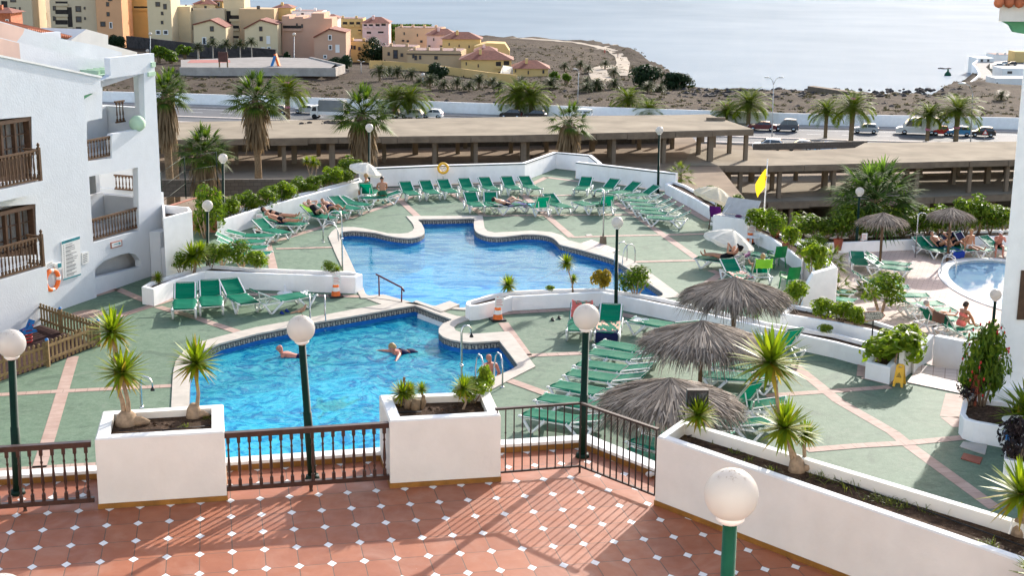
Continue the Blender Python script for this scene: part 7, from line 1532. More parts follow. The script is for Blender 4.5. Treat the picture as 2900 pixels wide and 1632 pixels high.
def bld(name, label, x0, x1, yt, yb, Y, col, wins=(), dep=8, gable=None, roof=None, dark=(), yaw=0., bands=(), extra=None, cat='building'):
    """a building whose front shows at x0..x1, yt..yb in the photo at distance Y; wins: (x, y, w, h, style)"""
    xm = (x0+x1)/2; a = V(x0, yb, Y); b = V(x1, yb, Y); c = (a+b)/2; hw = (b.x-a.x)/2; u = Vector((cos(yaw), sin(yaw), 0)); pl = Plane((c-u*hw)*1.0, c+u*hw); pl.a = c-u*hw
    r = thing(name, label, cat, pl.a, yaw); z0 = pl.a.z
    def q(x, y, n=0): t = pl.uv(x, y, n); return (t[0], t[1]-z0)
    w, _ = q(x1, yb); h = q(xm, yt)[1]; P = [(0, -7), (w, -7), (w, h), (0, h)]
    if gable: P = [(0, -7), (w, -7)]+[q(gx, gy) for gx, gy in gable]
    m = MB(); m.upright(P, 0, dep); m.build('walls', col, r)
    for x, y, ww, hh in dark:
        (ax, az), (bx, bz) = q(x-ww/2, y+hh/2), q(x+ww/2, y-hh/2); m = MB(); m.box(ax, bx, -.06, .02, az, bz); m.build('opening', 'town_dark', r); m = MB(); m.box(ax-.1, bx+.1, -.5, -.02, az-.12, az+.55*min(1, (bz-az))); m.build('balcony', col, r)
    for wn in wins:
        x, y, ww, hh = wn[:4]; st = wn[4] if len(wn) > 4 else 'd'; (ax, az), (bx, bz) = q(x-ww/2, y+hh/2), q(x+ww/2, y-hh/2); t = min(.22, (bx-ax)*.2); m = MB()
        for e in ((ax, ax+t, az, bz), (bx-t, bx, az, bz), (ax+t, bx-t, bz-t, bz), (ax+t, bx-t, az, az+t)): m.box(e[0], e[1], -.12, .0, e[2], e[3])
        f = m.build('window', 'town_trim' if st == 'd' else 'town_white', r); m = MB(); m.box(ax+t, bx-t, -.05, .0, az+t, bz-t); m.build('pane', 'town_glass' if st != 's' else 'town_white', f)
    for y in bands: z = q(xm, y)[1]; m = MB(); m.box(-.15, w+.15, -.25, -.0, z-.15, z+.15); m.build('trim_band', 'town_trim' if col != WH else WH, r)
    if roof == 'hip':
        m = MB(); e = .6; zt = h; hh = min(w, dep)*.2; m.add([(-e, -e, zt), (w+e, -e, zt), (w+e, dep+e, zt), (-e, dep+e, zt), (w*.32, dep*.5, zt+hh), (w*.68, dep*.5, zt+hh)], [(0, 1, 5, 4), (1, 2, 5), (2, 3, 4, 5), (3, 0, 4), (3, 2, 1, 0)]); ro = m.build('roof', 'town_roof', r)
        m = MB(); m.box(w*.35, w*.35+.7, dep*.25, dep*.25+.7, zt, zt+hh+.5); m.build('chimney', col, ro)
    elif roof == 'gable':
        m = MB(); g = [q(gx, gy) for gx, gy in gable]; top = max(g, key=lambda t: t[1]); ends = [g[0], g[-1]]
        for e in ends: m.add([(top[0], -.4, top[1]+.25), (top[0], dep, top[1]+.25), (e[0]+(e[0]-top[0])*.06, dep, e[1]+.2), (e[0]+(e[0]-top[0])*.06, -.4, e[1]+.2)], [(0, 1, 2, 3)]); m.add([(top[0], -.4, top[1]+.25), (e[0]+(e[0]-top[0])*.06, -.4, e[1]+.2), (e[0], -.4, e[1]-.1), (top[0], -.4, top[1]-.1)], [(0, 1, 2, 3)])
        m.build('roof', 'town_roof', r)
    elif roof == 'flat':
        m = MB(); m.box(.3, w-.3, .3, dep-.3, h, h+.12); ro = m.build('roof', 'town_roof_brown', r); n_ = max(2, int(w/3.2))
        for k in range(n_): m = MB(); x = w*(k+.5)/n_; m.box(x-.35, x+.35, .8, 1.5, h+.12, h+.9); m.build('chimney', col, ro)
    return r
AB, HS = 'apartment_block', 'terraced_house'
bld(AB, 'beige apartment block cut off at the top left corner', -60, 85, -60, 85, 400, BEIGE, [(33, 25, 14, 15), (34, 50, 14, 15), (33, -1, 14, 12), (50, 21, 4, 7), (50, 47, 4, 7)], 12, dark=[(12, 22, 12, 40)])
bld(AB, 'white block squeezed between two beige blocks', 88, 131, -60, 75, 420, WH, [(105, 10, 6, 10), (96, 36, 11, 12), (114, 40, 7, 18)], 9)
bld(AB, 'beige block with an open zigzag staircase', 130, 245, -60, 85, 402, BEIGE, [(197, 22, 13, 15), (198, 48, 13, 15), (198, 73, 13, 12), (213, 20, 4, 7), (214, 46, 4, 7), (137, 20, 7, 12), (137, 46, 7, 12)], 12, dark=[(155, 8, 30, 10), (155, 32, 30, 16), (155, 58, 30, 16), (176, 45, 8, 55)])
bld(AB, 'orange apartment block with small dark framed windows', 246, 310, -60, 96, 398, ORANGE, [(271, 10, 7, 11), (272, 35, 7, 11), (259, 60, 12, 13), (279, 63, 7, 16, 'w'), (277, -1, 10, 6)], 11)
bld(AB, 'recessed ochre block with curved balconies', 308, 376, -60, 92, 412, OCHRE, [], 9, dark=[(318, 0, 14, 18), (318, 27, 12, 16), (318, 48, 12, 14), (355, 20, 36, 9)])
bld(AB, 'tall yellow cream block with white shuttered windows', 375, 434, -60, 104, 396, CREAM, [(397, 10, 11, 12), (408, 33, 6, 9), (408, 56, 6, 9), (398, 81, 12, 12, 'w'), (417, 81, 12, 12, 'w'), (415, 16, 8, 14)], 11)
bld(AB, 'cream block set back with balconies on its left side', 431, 482, 16, 115, 404, CREAM, [(434, 45, 6, 12), (436, 65, 6, 24)], 11, dark=[])
bld(AB, 'large sand coloured block behind the gabled house with rooftop rooms', 480, 568, 22, 120, 406, BEIGE, [(482, 22, 6, 8), (479, 50, 7, 12), (482, 68, 7, 12), (478, 92, 6, 16)], 11)
bld(AB, 'rooftop apartment with a red pyramid roof', 487, 540, 10, 24, 410, CREAM, [(517, 18, 6, 8), (468, 14, 4, 6)], 7, None, 'hip'); bld(AB, 'small yellow rooftop room at the skyline', 536, 560, 2, 22, 414, YEL, [(550, 10, 6, 10, 'w')], 6, None, 'hip')
bld(HS, 'cream gabled house with dark framed windows, left of two', 487, 568, 60, 142, 388, CREAM, [(533, 72, 9, 13), (533, 95, 9, 8), (514, 103, 10, 20, 'w'), (514, 125, 9, 14), (548, 123, 6, 10), (528, 128, 8, 15, 's')], 10, [(568, 70), (530, 50), (487, 62)], 'gable')
bld(AB, 'open balcony block between the two gabled houses', 566, 618, -5, 112, 408, CREAM, [], 9, dark=[(590, 45, 22, 14), (590, 70, 22, 12), (590, 95, 22, 10), (576, 62, 8, 70)])
bld(AB, 'tan block with roof terraces above the right gabled house', 604, 692, 22, 118, 404, SAND, [(650, 18, 8, 8)], 10); bld(AB, 'ochre block with a red tiled tower roof on the skyline', 690, 732, 19, 60, 412, YEL, [], 9, None, 'hip', dark=[(703, 55, 14, 12)])
bld(HS, 'cream gabled house with white shutters, right of two', 615, 699, 60, 142, 386, CREAM, [(656, 72, 8, 12), (657, 97, 8, 12), (675, 100, 9, 20, 's'), (677, 124, 9, 14, 'w'), (662, 126, 8, 15, 's')], 10, [(698, 62), (655, 50), (615, 72)], 'gable')
bld(AB, 'dark balcony gap block beside the salmon building', 694, 716, 55, 115, 402, YEL, [], 8, dark=[(705, 60, 14, 12), (705, 82, 12, 10), (705, 104, 14, 12)])
bld(AB, 'tall salmon pink block with white topped terraces', 709, 835, 46, 148, 392, SALM, [(760, 65, 5, 10), (747, 63, 4, 10)], 12, [(835, 70), (835, 46), (815, 46), (815, 33), (783, 33), (783, 46), (762, 46), (762, 42), (741, 42), (741, 46), (728, 46), (728, 40), (709, 40)], None, bands=(), dark=[(735, 70, 46, 12)])
bld(AB, 'white penthouse with chimneys behind the salmon block', 734, 812, 28, 60, 410, WH, [(761, 36, 6, 8), (775, 42, 14, 5), (792, 42, 7, 5)], 9, None, 'flat')
bld(HS, 'salmon gabled house with white windows at the plaza corner', 790, 870, 80, 150, 378, SALM, [(830, 94, 9, 14, 'w'), (831, 119, 9, 13, 'w'), (849, 122, 10, 20, 's'), (818, 142, 9, 9, 'w')], 11, [(870, 82), (829, 73), (790, 94)], 'gable')
bld(AB, 'narrow white house with a red roof behind the salmon block', 808, 850, 45, 78, 430, WH, [(837, 52, 6, 12), (838, 70, 6, 8)], 8, None, 'hip')
bld(AB, 'yellow apartment row with dark arched balconies', 845, 914, 47, 96, 452, YEL, [], 9, None, 'flat', dark=[(853, 61, 9, 11), (868, 60, 11, 11), (885, 60, 11, 11), (901, 60, 10, 11), (866, 80, 18, 7), (905, 78, 8, 8)]); bld(AB, 'pink apartment row with a red hipped roof', 912, 978, 57, 104, 446, PINK, [], 9, None, 'hip', dark=[(919, 65, 8, 9), (933, 65, 10, 9), (950, 65, 10, 10), (965, 64, 11, 10), (928, 84, 11, 10), (958, 83, 14, 9)])
bld(HS, 'peach terrace with dark drainpipes by the banana plants', 993, 1110, 70, 112, 440, PEACH, [(1017, 84, 3, 7), (1050, 88, 3, 7), (1014, 102, 6, 5), (1060, 104, 6, 6), (1026, 103, 6, 5)], 8, None, 'flat', yaw=-.12)
bld(HS, 'pale pink house with a red hipped roof', 1074, 1146, 88, 124, 424, PINK, [(1091, 99, 3, 7), (1080, 116, 6, 5), (1110, 116, 6, 5)], 9, None, 'hip'); bld(HS, 'yellow terrace with a red hipped roof right of the pink house', 1113, 1208, 98, 140, 410, YEL, [(1130, 111, 3, 7), (1155, 115, 3, 7), (1180, 117, 3, 7), (1168, 136, 6, 6), (1190, 137, 6, 6)], 9, None, 'hip'); bld(HS, 'ochre house with a mauve roof at the back of the estate', 1193, 1282, 112, 152, 404, YEL, [], 9, [(1282, 128), (1270, 110), (1225, 108), (1193, 116)])
bld(HS, 'yellow row house left of the dark spreading tree', 870, 928, 104, 140, 392, YEL, [(884, 118, 6, 10), (892, 119, 6, 10), (904, 122, 6, 9)], 9, None, 'flat', yaw=-.1); bld(HS, 'long sand coloured row house with chimneys', 962, 1042, 118, 164, 388, SAND, [(995, 136, 12, 22), (1011, 138, 7, 9), (978, 135, 6, 9), (1012, 160, 5, 5), (968, 153, 4, 6)], 9, None, 'flat', yaw=-.12); bld(HS, 'stepped sand coloured house at the end of the long row', 1024, 1160, 128, 178, 376, SAND, [(1040, 141, 6, 10), (1057, 144, 6, 10), (1097, 145, 9, 9), (1046, 145, 7, 12), (1030, 160, 5, 5)], 10, None, 'flat', yaw=-.1, bands=(136,))
bld(HS, 'large yellow villa with a red hipped roof and dark glazing', 1160, 1286, 150, 198, 366, YEL, [(1173, 160, 3, 8), (1203, 165, 3, 8)], 10, None, 'hip', dark=[(1254, 163, 13, 16), (1274, 161, 14, 16), (1262, 184, 16, 8)]); bld(HS, 'small pink roofed house among the yellow villas', 1196, 1246, 128, 148, 386, PINK, [], 8, None, 'hip')
bld(HS, 'yellow villa with red roof at the right end of the estate', 1290, 1378, 172, 206, 362, YEL, [(1297, 178, 3, 8), (1329, 182, 3, 9), (1367, 180, 5, 9)], 9, None, 'hip'); bld('garden_house', 'low brick red house with a flat top at the left edge', -30, 28, 32, 60, 250, 'roof_tile', [(18, 52, 7, 9, 'w')], 6, None, 'hip')
r = thing('estate_wall', 'long ochre garden wall stepping down before the estate', 'wall'); P_ = [ray_ground(x, y) for x, y in ((930, 172), (960, 172), (1070, 180), (1160, 192), (1230, 205), (1300, 212))]; m = MB()
for a, b in zip(P_, P_[1:]): m.bar(a+Vector((0, 0, .6)), b+Vector((0, 0, .6)), .4, 2.8)
m.build('wall_body', 'town_ochre', r)
b = V(1276, 188, 355); r = thing('sun_sail', 'white sun sail stretched above the villa garden', 'sail', b); q = 355/FX; m = MB(); A, B_, Cc, D_ = [V(x, y, 355)-b for x, y in ((1265, 164), (1288, 168), (1283, 188), (1258, 187))]; ce = (A+B_+Cc+D_)/4; m.add([A, B_, Cc+Vector((0, 3, 0)), D_+Vector((0, 3, 0)), ce], [(0, 1, 4), (1, 2, 4), (2, 3, 4), (3, 0, 4)]); m.build('canvas', 'canvas_white', r)
m = MB()
for p in (A, B_): m.tube([p, (p.x, p.y, -2)], .08, 6)
m.build('masts', 'pole_grey', r)
# plaza with its retaining walls
def at(x, y, z): return G(x, y, z)
m = MB(); zp = -26.2; m.flat([G2(x, y, zp) for x, y in ((455, 172), (560, 172), (830, 172), (846, 160), (780, 146), (660, 143), (455, 150))], zp); kind(m.build('plaza', 'plaza_paving')); plain('plaza_paving', (.27, .25, .23), .9, .12, .4, 0, .1)
m = MB(); m.flat([G2(x, y, zp+.02) for x, y in ((470, 158), (580, 157), (578, 150), (480, 150))], zp+.02); kind(m.build('sports_court', 'court_red')); plain('court_red', (.34, .12, .10), .9, .1, .4)
r = thing('plaza_wall', 'grey retaining wall along the front of the raised plaza', 'wall'); m = MB()
for (x0, y0), (x1, y1) in (((452, 172), (560, 173)), ((560, 173), (700, 173)), ((700, 173), (842, 174)), ((842, 174), (866, 166)), ((866, 166), (780, 146))): a, b = G(x0, y0, zp), G(x1, y1, zp); m.bar(a+Vector((0, 0, -.6)), b+Vector((0, 0, -.6)), .4, 1.8)
m.build('wall_body', 'stone_grey', r); plain('stone_grey', (.36, .33, .30), .9, .2, .5); random.seed(21); m = MB()
for k in range(420): t = random.random(); x = 450+t*420; p = V(x, 178+random.uniform(0, 14)*(1-.3*t), 322+random.uniform(-3, 3)); m.ball(p, random.uniform(.35, .95), 6, 0, (1.2, 1, .75))
m.sm = [False]*len(m.sm); m.build('rock_slope', 'stone_wall')['kind'] = 'stuff'
b = G(562, 170, zp); r = thing('billboard', 'dark red billboard seen from behind at the plaza edge', 'billboard', b); q = b.y/FX; m = MB(); m.box(-12*q, 12*q, -.1, .1, 1.2, 1.2+25*q); m.build('panel', 'billboard_back', r); plain('billboard_back', (.08, .035, .03), .7, .3, 1); m = MB()
for x in (-10, 10): m.box(x*q-.15, x*q+.15, .1, .3, -3, 1.2+25*q)
m.build('posts', 'trunk', r)
b = G(693, 166, zp); r = thing('play_slide', 'blue and orange play slide on the plaza', 'toy', b); m = MB(); m.bar((-.8, 0, 0), (0, 0, 2.2), 1, .5); m.build('ramp', 'blue_paint', r); m = MB(); m.bar((.8, 0, 0), (0, .2, 2.6), .8, .5); m.build('ladder', 'orange', r)
m = MB()
for (x0, y0), (x1, y1), z in (((330, 112), (560, 132), -28), ((560, 136), (700, 140), -28)): a, b = G(x0, y0, z), G(x1, y1, z); m.bar(a+Vector((0, -4, 1)), b+Vector((0, -4, .2)), .6, 3.4)
tag(m.build('terrace_wall', 'lava_stone'), 'dark lava stone terrace wall below the apartment blocks', 'wall')
m = MB(); a, b = V(980, 74, 566), V(1080, 72, 566); m.bar(a, b, .4, 3); tag(m.build('plantation_wall', 'stone_grey'), 'grey wall in front of the banana plantation', 'wall')
# promenade and white houses on the far right shore
zq = -43.3; m = MB(); P_ = [G(x, y, zq) for x, y in ((2440, 236), (2462, 215), (2484, 195), (2476, 180), (2464, 168), (2476, 158), (2492, 156))]; path_band(m, [(p.x, p.y) for p in P_], -2.2, 2.2, zq-.4, zq+.1); kind(m.build('promenade', 'pavement')); m = MB(); path_band(m, [(p.x, p.y) for p in P_], 2.3, 2.8, zq-4, zq+1.1); tag(m.build('promenade_wall', 'white_wall'), 'curving white wall of the shore promenade', 'wall')
bld('shore_house', 'white house at the right end of the shore promenade', 2500, 2600, 197, 240, 400, WH, [(2508, 212, 7, 12, 'w')], 8); bld('shore_house', 'low white house beyond the promenade curve', 2456, 2500, 146, 160, 560, WH, [(2470, 152, 6, 6), (2486, 152, 6, 6)], 10); bld('shore_house', 'grey roofed shore building behind the parked cars', 2500, 2600, 138, 150, 590, WH, [], 10, None, 'flat'); bld('shore_house', 'long pale shore building with a flat roof, farthest right', 2520, 2600, 172, 196, 480, WH, [(2540, 182, 12, 6)], 10); bld('shore_house', 'ochre house above the shore car park', 2552, 2600, 130, 158, 560, YEL, [], 8)
zc = zq+.15
for a in [(PC, 'silver car parked above the shore promenade', 2510, 168, 26, 'silver', 'hatch', -1, zc), (PC, 'white car behind the silver one above the promenade', 2524, 163, 22, 'white', 'hatch', -1, zc), (PC, 'dark car on the shore car park', 2545, 164, 24, 'black', 'hatch', -1, zc)]: car(*a)
m = MB(); m.flat([G2(x, y, zc-.02) for x, y in ((2490, 172), (2600, 178), (2600, 150), (2490, 155))], zc-.02); kind(m.build('shore_car_park', 'asphalt'))
b = G(2378+59, 190, ZSEA); r = thing('buoy', 'small green floating marker near the far shore', 'buoy', G(2384, 190, ZSEA)); m = MB(); m.lathe([(.0, -.3), (1.4, 0), (1.2, .8), (.4, 1.6), (.3, 2.6), (0, 2.7)], (0, 0, 0), 10); m.build('float', 'green_paint', r)
# ---------------- people
def person(label, p, yaw, J, skin='skin_tan', hair='hair_grey', suit=None, suitmat='black_cloth', top=False, bald=False, s=1., hat=None, female=False):
    """J: joints in local metres: hip, chest, neck, head(direction point), and for L/R: shoulder elbow wrist, hipj knee ankle toe"""
    r = thing('person', label, 'person', p, yaw); r.scale = (s, s, s); g = {k: Vector(v) for k, v in J.items()}
    me = bpy.data.meshes.new('skeleton'); o = bpy.data.objects.new('body', me); C.objects.link(o)
    vs, es, rad = [], [], []
    def v(pt, rr): vs.append(tuple(pt)); rad.append(rr); return len(vs)-1
    hip, chest, neck, head = g['hip'], g['chest'], g['neck'], g['head']; fw = g['fwd'].normalized(); hd = (head-neck).normalized()
    w1 = .145 if not female else .13
    a0 = v(hip, (.15, .115)); a1 = v(hip.lerp(chest, .5), (w1, .105)); a2 = v(chest, (.165 if not female else .145, .12)); a3 = v(chest.lerp(neck, .7), (.11, .085)); a4 = v(neck, (.058, .058)); a5 = v(neck+hd*.10, (.075, .08)); a6 = v(neck+hd*.19, (.088, .10)); a7 = v(neck+hd*.255, (.06, .07))
    es += [(a0, a1), (a1, a2), (a2, a3), (a3, a4), (a4, a5), (a5, a6), (a6, a7)]
    hands = []
    for sd in 'LR':
        sh, el, wr = g[sd+'sh'], g[sd+'el'], g[sd+'wr']; b0 = v(sh, (.062, .062)); b1 = v(sh.lerp(el, .5), (.05, .05)); b2 = v(el, (.042, .042)); b3 = v(el.lerp(wr, .4), (.042, .042)); b4 = v(wr, (.028, .026)); d = (g.get(sd+'ha', wr+(wr-el).normalized()*.09)-wr).normalized(); b5 = v(wr+d*.07, (.042, .022)); es += [(a3, b0), (b0, b1), (b1, b2), (b2, b3), (b3, b4), (b4, b5)]; hands.append((wr+d*.075, d, sd))
        hj, kn, an, to = g[sd+'hj'], g[sd+'kn'], g[sd+'an'], g[sd+'to']; c0 = v(hj, (.095, .095)); c1 = v(hj.lerp(kn, .5), (.078, .078)); c2 = v(kn, (.056, .056)); c3 = v(kn.lerp(an, .35), (.057, .057)); c4 = v(an, (.036, .038)); c5 = v(an.lerp(to, .6), (.042, .03)); c6 = v(to, (.03, .018)); es += [(a0, c0), (c0, c1), (c1, c2), (c2, c3), (c3, c4), (c4, c5), (c5, c6)]
    me.from_pydata(vs, es, []); me.update(); sk = o.modifiers.new('skin', 'SKIN')
    for i, rr in enumerate(rad): me.skin_vertices[0].data[i].radius = rr; me.skin_vertices[0].data[i].use_root = (i == 0)
    sb = o.modifiers.new('sub', 'SUBSURF'); sb.levels = sb.render_levels = 2
    dg = bpy.context.evaluated_depsgraph_get(); m2 = bpy.data.meshes.new_from_object(o.evaluated_get(dg)); bpy.data.objects.remove(o)
    bm = bmesh.new(); bm.from_mesh(m2)
    x = hd.cross(fw); x = x.normalized() if x.length > .1 else hd.orthogonal().normalized(); fw2 = x.cross(hd).normalized() if x.cross(hd).dot(fw) > 0 else -x.cross(hd).normalized()
    m = MB(); hc = neck+hd*.155
    m.tube([hc+hd*.035+fw2*.085, hc+fw2*.108, hc-hd*.02+fw2*.09], [.008, .017, .008], 6)            # nose
    for sg in (-1, 1): m.ball(hc+x*sg*.083+hd*.0, .027, 8, 0, (.5, .8, 1)); m.ball(hc+hd*.032+x*sg*.033+fw2*.088, .012, 6, 1)
    m.tube([hc-hd*.055+x*.025+fw2*.082, hc-hd*.053+fw2*.093, hc-hd*.055-x*.025+fw2*.082], .007, 5, 2)
    for wp, d, sd in hands:
        s_ = d.cross(Vector((0, 0, 1))); s_ = s_.normalized() if s_.length > .2 else Vector((1, 0, 0)); nrm = s_.cross(d)
        for k, L in ((-1.5, .062), (-.5, .075), (.5, .07), (1.5, .055)): q = wp+s_*k*.019; m.tube([q-d*.01, q+d*L*.5-nrm*.006, q+d*L-nrm*.022], [.0095, .009, .006], 6)
        q = wp-d*.05+s_*.035; m.tube([q, q+s_*.028+d*.02, q+s_*.036+d*.055-nrm*.012], [.012, .011, .007], 6)
    o2 = m.build('details', (skin, 'hair_dark', 'lip')); bm2 = bmesh.new(); bm2.from_mesh(o2.data); off = len(bm.verts); bm.from_mesh(o2.data); bm2.free(); bpy.data.objects.remove(o2)
    for f in bm.faces: f.smooth = True
    m3 = bpy.data.meshes.new('body'); bm.to_mesh(m3); bm.free(); m3.materials.clear()
    for q in (skin, 'hair_dark', 'lip'):
        m3.materials.append(MT(q))
        if q not in DEFS: PENDING.append((m3, len(m3.materials)-1, q))
    ob = bpy.data.objects.new('body', m3); C.objects.link(ob); ob.parent = r
    if not bald:
        m = MB(); rot = Matrix((x, fw2, hd)).transposed().to_4x4(); rot.translation = neck+hd*.19-fw2*.018; m.M = rot; k = 9; seg = 18; hv = []
        for i in range(k+1):
            a = 1.75*i/k
            for j in range(seg): b = 2*pi*j/seg; f = 1-.32*max(0, sin(b))*(i/k); aa = a*f; q = 1.07+.04*sin(b*5+i); hv.append((.092*q*sin(aa)*cos(b), .108*q*sin(aa)*sin(b), .098*q*cos(aa)-(.07 if female and sin(b) < .2 else 0)*(i/k)**2))
        m.add(hv, [(i*seg+j, i*seg+(j+1) % seg, (i+1)*seg+(j+1) % seg, (i+1)*seg+j) for i in range(k) for j in range(seg)], 0, True); m.build('hair', hair, r)
    if hat: m = MB(); m.ball(neck+hd*.22, .115, 14, 0, (1, 1.05, .75)); m.tube([neck+hd*.2+fw2*.09, neck+hd*.19+fw2*.19], [.085, .06], 10, sq=.15); m.build('cap', hat, r)
    if suit != 'none':
        m = MB(); ax = (g['Lhj']-g['Rhj']).normalized(); up = (chest-hip).normalized(); n = 20; T = (1.12, .3 if not suit else suit)
        rot = Matrix((ax, up.cross(ax), up)).transposed().to_4x4(); rot.translation = hip; m.M = rot; vs2 = []
        for z, q1, q2 in ((.13, .165, .13), (.05, .185, .142), (-.03, .188, .145), (-.09, .16, .125)): vs2 += [(q1*cos(2*pi*j/n), q2*sin(2*pi*j/n), z) for j in range(n)]
        m.add(vs2, [(i*n+j, i*n+(j+1) % n, (i+1)*n+(j+1) % n, (i+1)*n+j) for i in range(3) for j in range(n)], 0, True); m.M = Matrix()
        for sd in 'LR': d = (g[sd+'kn']-g[sd+'hj']); m.tube([g[sd+'hj']-d.normalized()*.04, g[sd+'hj']+d*.12, g[sd+'hj']+d*(suit or .2)], [.108, .108, .1], 14, 0, False)
        m.build('swimwear', suitmat, r)
    if top:
        m = MB(); up = (neck-chest).normalized(); ax = (g['Lsh']-g['Rsh']).normalized(); rot = Matrix((ax, up.cross(ax), up)).transposed().to_4x4(); rot.translation = chest; m.M = rot; n = 20; vs2 = []
        zz = ((.03, .165, .137), (-.03, .168, .14), (-.075, .162, .133)) if top != 'full' else ((.05, .16, .132), (-.03, .168, .14), (-.15, .158, .125), (-.28, .155, .123), (-.42, .165, .128))
        for z, q1, q2 in zz: vs2 += [(q1*cos(2*pi*j/n), q2*sin(2*pi*j/n), z) for j in range(n)]
        m.add(vs2, [(i*n+j, i*n+(j+1) % n, (i+1)*n+(j+1) % n, (i+1)*n+j) for i in range(len(zz)-1) for j in range(n)], 0, True); m.M = Matrix()
        for sg in (-1, 1): m.tube([rot @ Vector((sg*.09, .12, .02)), rot @ Vector((sg*.1, .02, .17)), rot @ Vector((sg*.08, -.12, .02))], .011, 5)
        m.build('bikini_top' if top != 'full' else 'swimsuit_top', suitmat, r)
    return r
plain('lip', (.42, .14, .11), .5)
def lying(b=25, arms='side', knee=0., seat=.43):
    """on a lounger, head towards +y; b: back angle; knee: one knee raised"""
    a = RD(b); H = Vector((0, .12, seat+.07)); d = Vector((0, cos(a), sin(a))); n = Vector((0, -sin(a), cos(a))); ch = H+d*.36+n*.03; nk = H+d*.56+n*.04; hd = nk+(d+n*.25).normalized()*.25
    J = dict(hip=H, chest=ch, neck=nk, head=hd, fwd=n)
    for sd, sg in (('L', -1), ('R', 1)):
        sh = H+d*.49+Vector((sg*.2, 0, 0))+n*.02; J[sd+'sh'] = sh
        if arms == 'up': J[sd+'el'] = sh+Vector((sg*.2, 0, 0))+d*.16+n*.1; J[sd+'wr'] = nk+d*.14+Vector((sg*.1, 0, 0))+n*.05
        elif arms == 'book': J[sd+'el'] = sh-d*.2+Vector((sg*.08, 0, 0))+n*.1; J[sd+'wr'] = H+d*.36+Vector((sg*.08, 0, 0))+n*.36
        else: J[sd+'el'] = sh-d*.27+Vector((sg*.09, 0, .02)); J[sd+'wr'] = H+Vector((sg*.27, -.02, .02))
        hj = H+Vector((sg*.095, -.06, 0)); J[sd+'hj'] = hj; k = knee if sg > 0 else knee*.55
        J[sd+'kn'] = hj+Vector((sg*.03, -.42*cos(k), .42*sin(k)+.02)); J[sd+'an'] = J[sd+'kn']+Vector((sg*.02, -.42*cos(k*.95), -.42*sin(k*.95)-.005)); J[sd+'to'] = J[sd+'an']+Vector((sg*.06, -.07, .16))
    return J
def sitting(seat=.45, lean=.2, arms='knees', legs='down'):
    H = Vector((0, 0, seat+.1)); d = Vector((0, lean, cos(lean))).normalized(); ch = H+d*.35; nk = H+d*.55+Vector((0, .03, 0)); J = dict(hip=H, chest=ch, neck=nk, head=nk+Vector((0, .1, 1)).normalized()*.25, fwd=Vector((0, 1, 0)))
    for sd, sg in (('L', -1), ('R', 1)):
        sh = H+d*.49+Vector((sg*.2, 0, 0)); J[sd+'sh'] = sh; hj = H+Vector((sg*.1, .02, -.01)); J[sd+'hj'] = hj
        if legs == 'down': J[sd+'kn'] = hj+Vector((sg*.06, .42, .02)); J[sd+'an'] = J[sd+'kn']+Vector((0, -.02, -.42)); J[sd+'to'] = J[sd+'an']+Vector((sg*.03, .17, -.06))
        elif legs == 'bent': J[sd+'kn'] = hj+Vector((sg*.05, .3, .3)); J[sd+'an'] = J[sd+'kn']+Vector((0, .2, -.38)); J[sd+'to'] = J[sd+'an']+Vector((0, .17, -.03))
        else: J[sd+'kn'] = hj+Vector((sg*.05, .43, .03)); J[sd+'an'] = J[sd+'kn']+Vector((0, .42, -.03)); J[sd+'to'] = J[sd+'an']+Vector((sg*.04, .06, .17))
        if arms == 'knees': J[sd+'el'] = sh+Vector((sg*.05, .16, -.22)); J[sd+'wr'] = J[sd+'kn']+Vector((-sg*.03, -.12, .1))
        elif arms == 'face': J[sd+'el'] = sh+Vector((sg*.03, .22, -.16)); J[sd+'wr'] = nk+Vector((sg*.05, .14, .06))
        else: J[sd+'el'] = sh+Vector((sg*.08, -.06, -.27)); J[sd+'wr'] = H+Vector((sg*.27, .06, -.02))
    return J
def on(key, J, label, dx=0, dy=0, turn=0, **k):
    p, yaw, ang = LPOS[key]; q = Matrix.Rotation(yaw, 3, 'Z') @ Vector((dx, dy, 0)); return person(label, p+q, yaw+turn, J, **k)
on('c1', lying(13), 'man in black trunks lying flat on the purple towel at left', skin='skin_tan', hair='hair_grey', suit=.3); on('c2', lying(13), 'slim sunbather in a black bikini lying beyond the man in black trunks', skin='skin_tan', hair='hair_dark', top=True, female=True)
on('d1', lying(27, 'up', .9), 'woman in a black swimsuit with raised knees against a lime towel', skin='skin_pale', hair='hair_blond', top='full', female=True); on('d2', lying(13, 'side', .35), 'bald man in dark swim briefs lying beside the woman on the lime towel', skin='skin_tan', suitmat='towel_navy', bald=True)
on('f1', sitting(.42, .15, 'knees'), 'woman in a teal swimsuit seated facing right under the white parasol', turn=-pi/2, dy=.0, skin='skin_tan', hair='hair_blond', suitmat='teal_cloth', top='full', female=True)
on('f2', sitting(.42, .35, 'knees'), 'bare backed man in green shorts sitting sideways under the white parasol', turn=RD(75), dy=.1, skin='skin_tan', hair='hair_dark', suit=.55, suitmat='green_short')
on('h3', lying(13, 'side', .5), 'dark haired sunbather on the purple towel in the second row', skin='skin_pale', hair='hair_dark', suitmat='towel_navy'); rd = on('k1', lying(30, 'book', .12), 'woman in black with a dark cap reading a book under the parasol', skin='skin_tan', hair='hair_dark', hat='black_cloth', top='full', female=True)
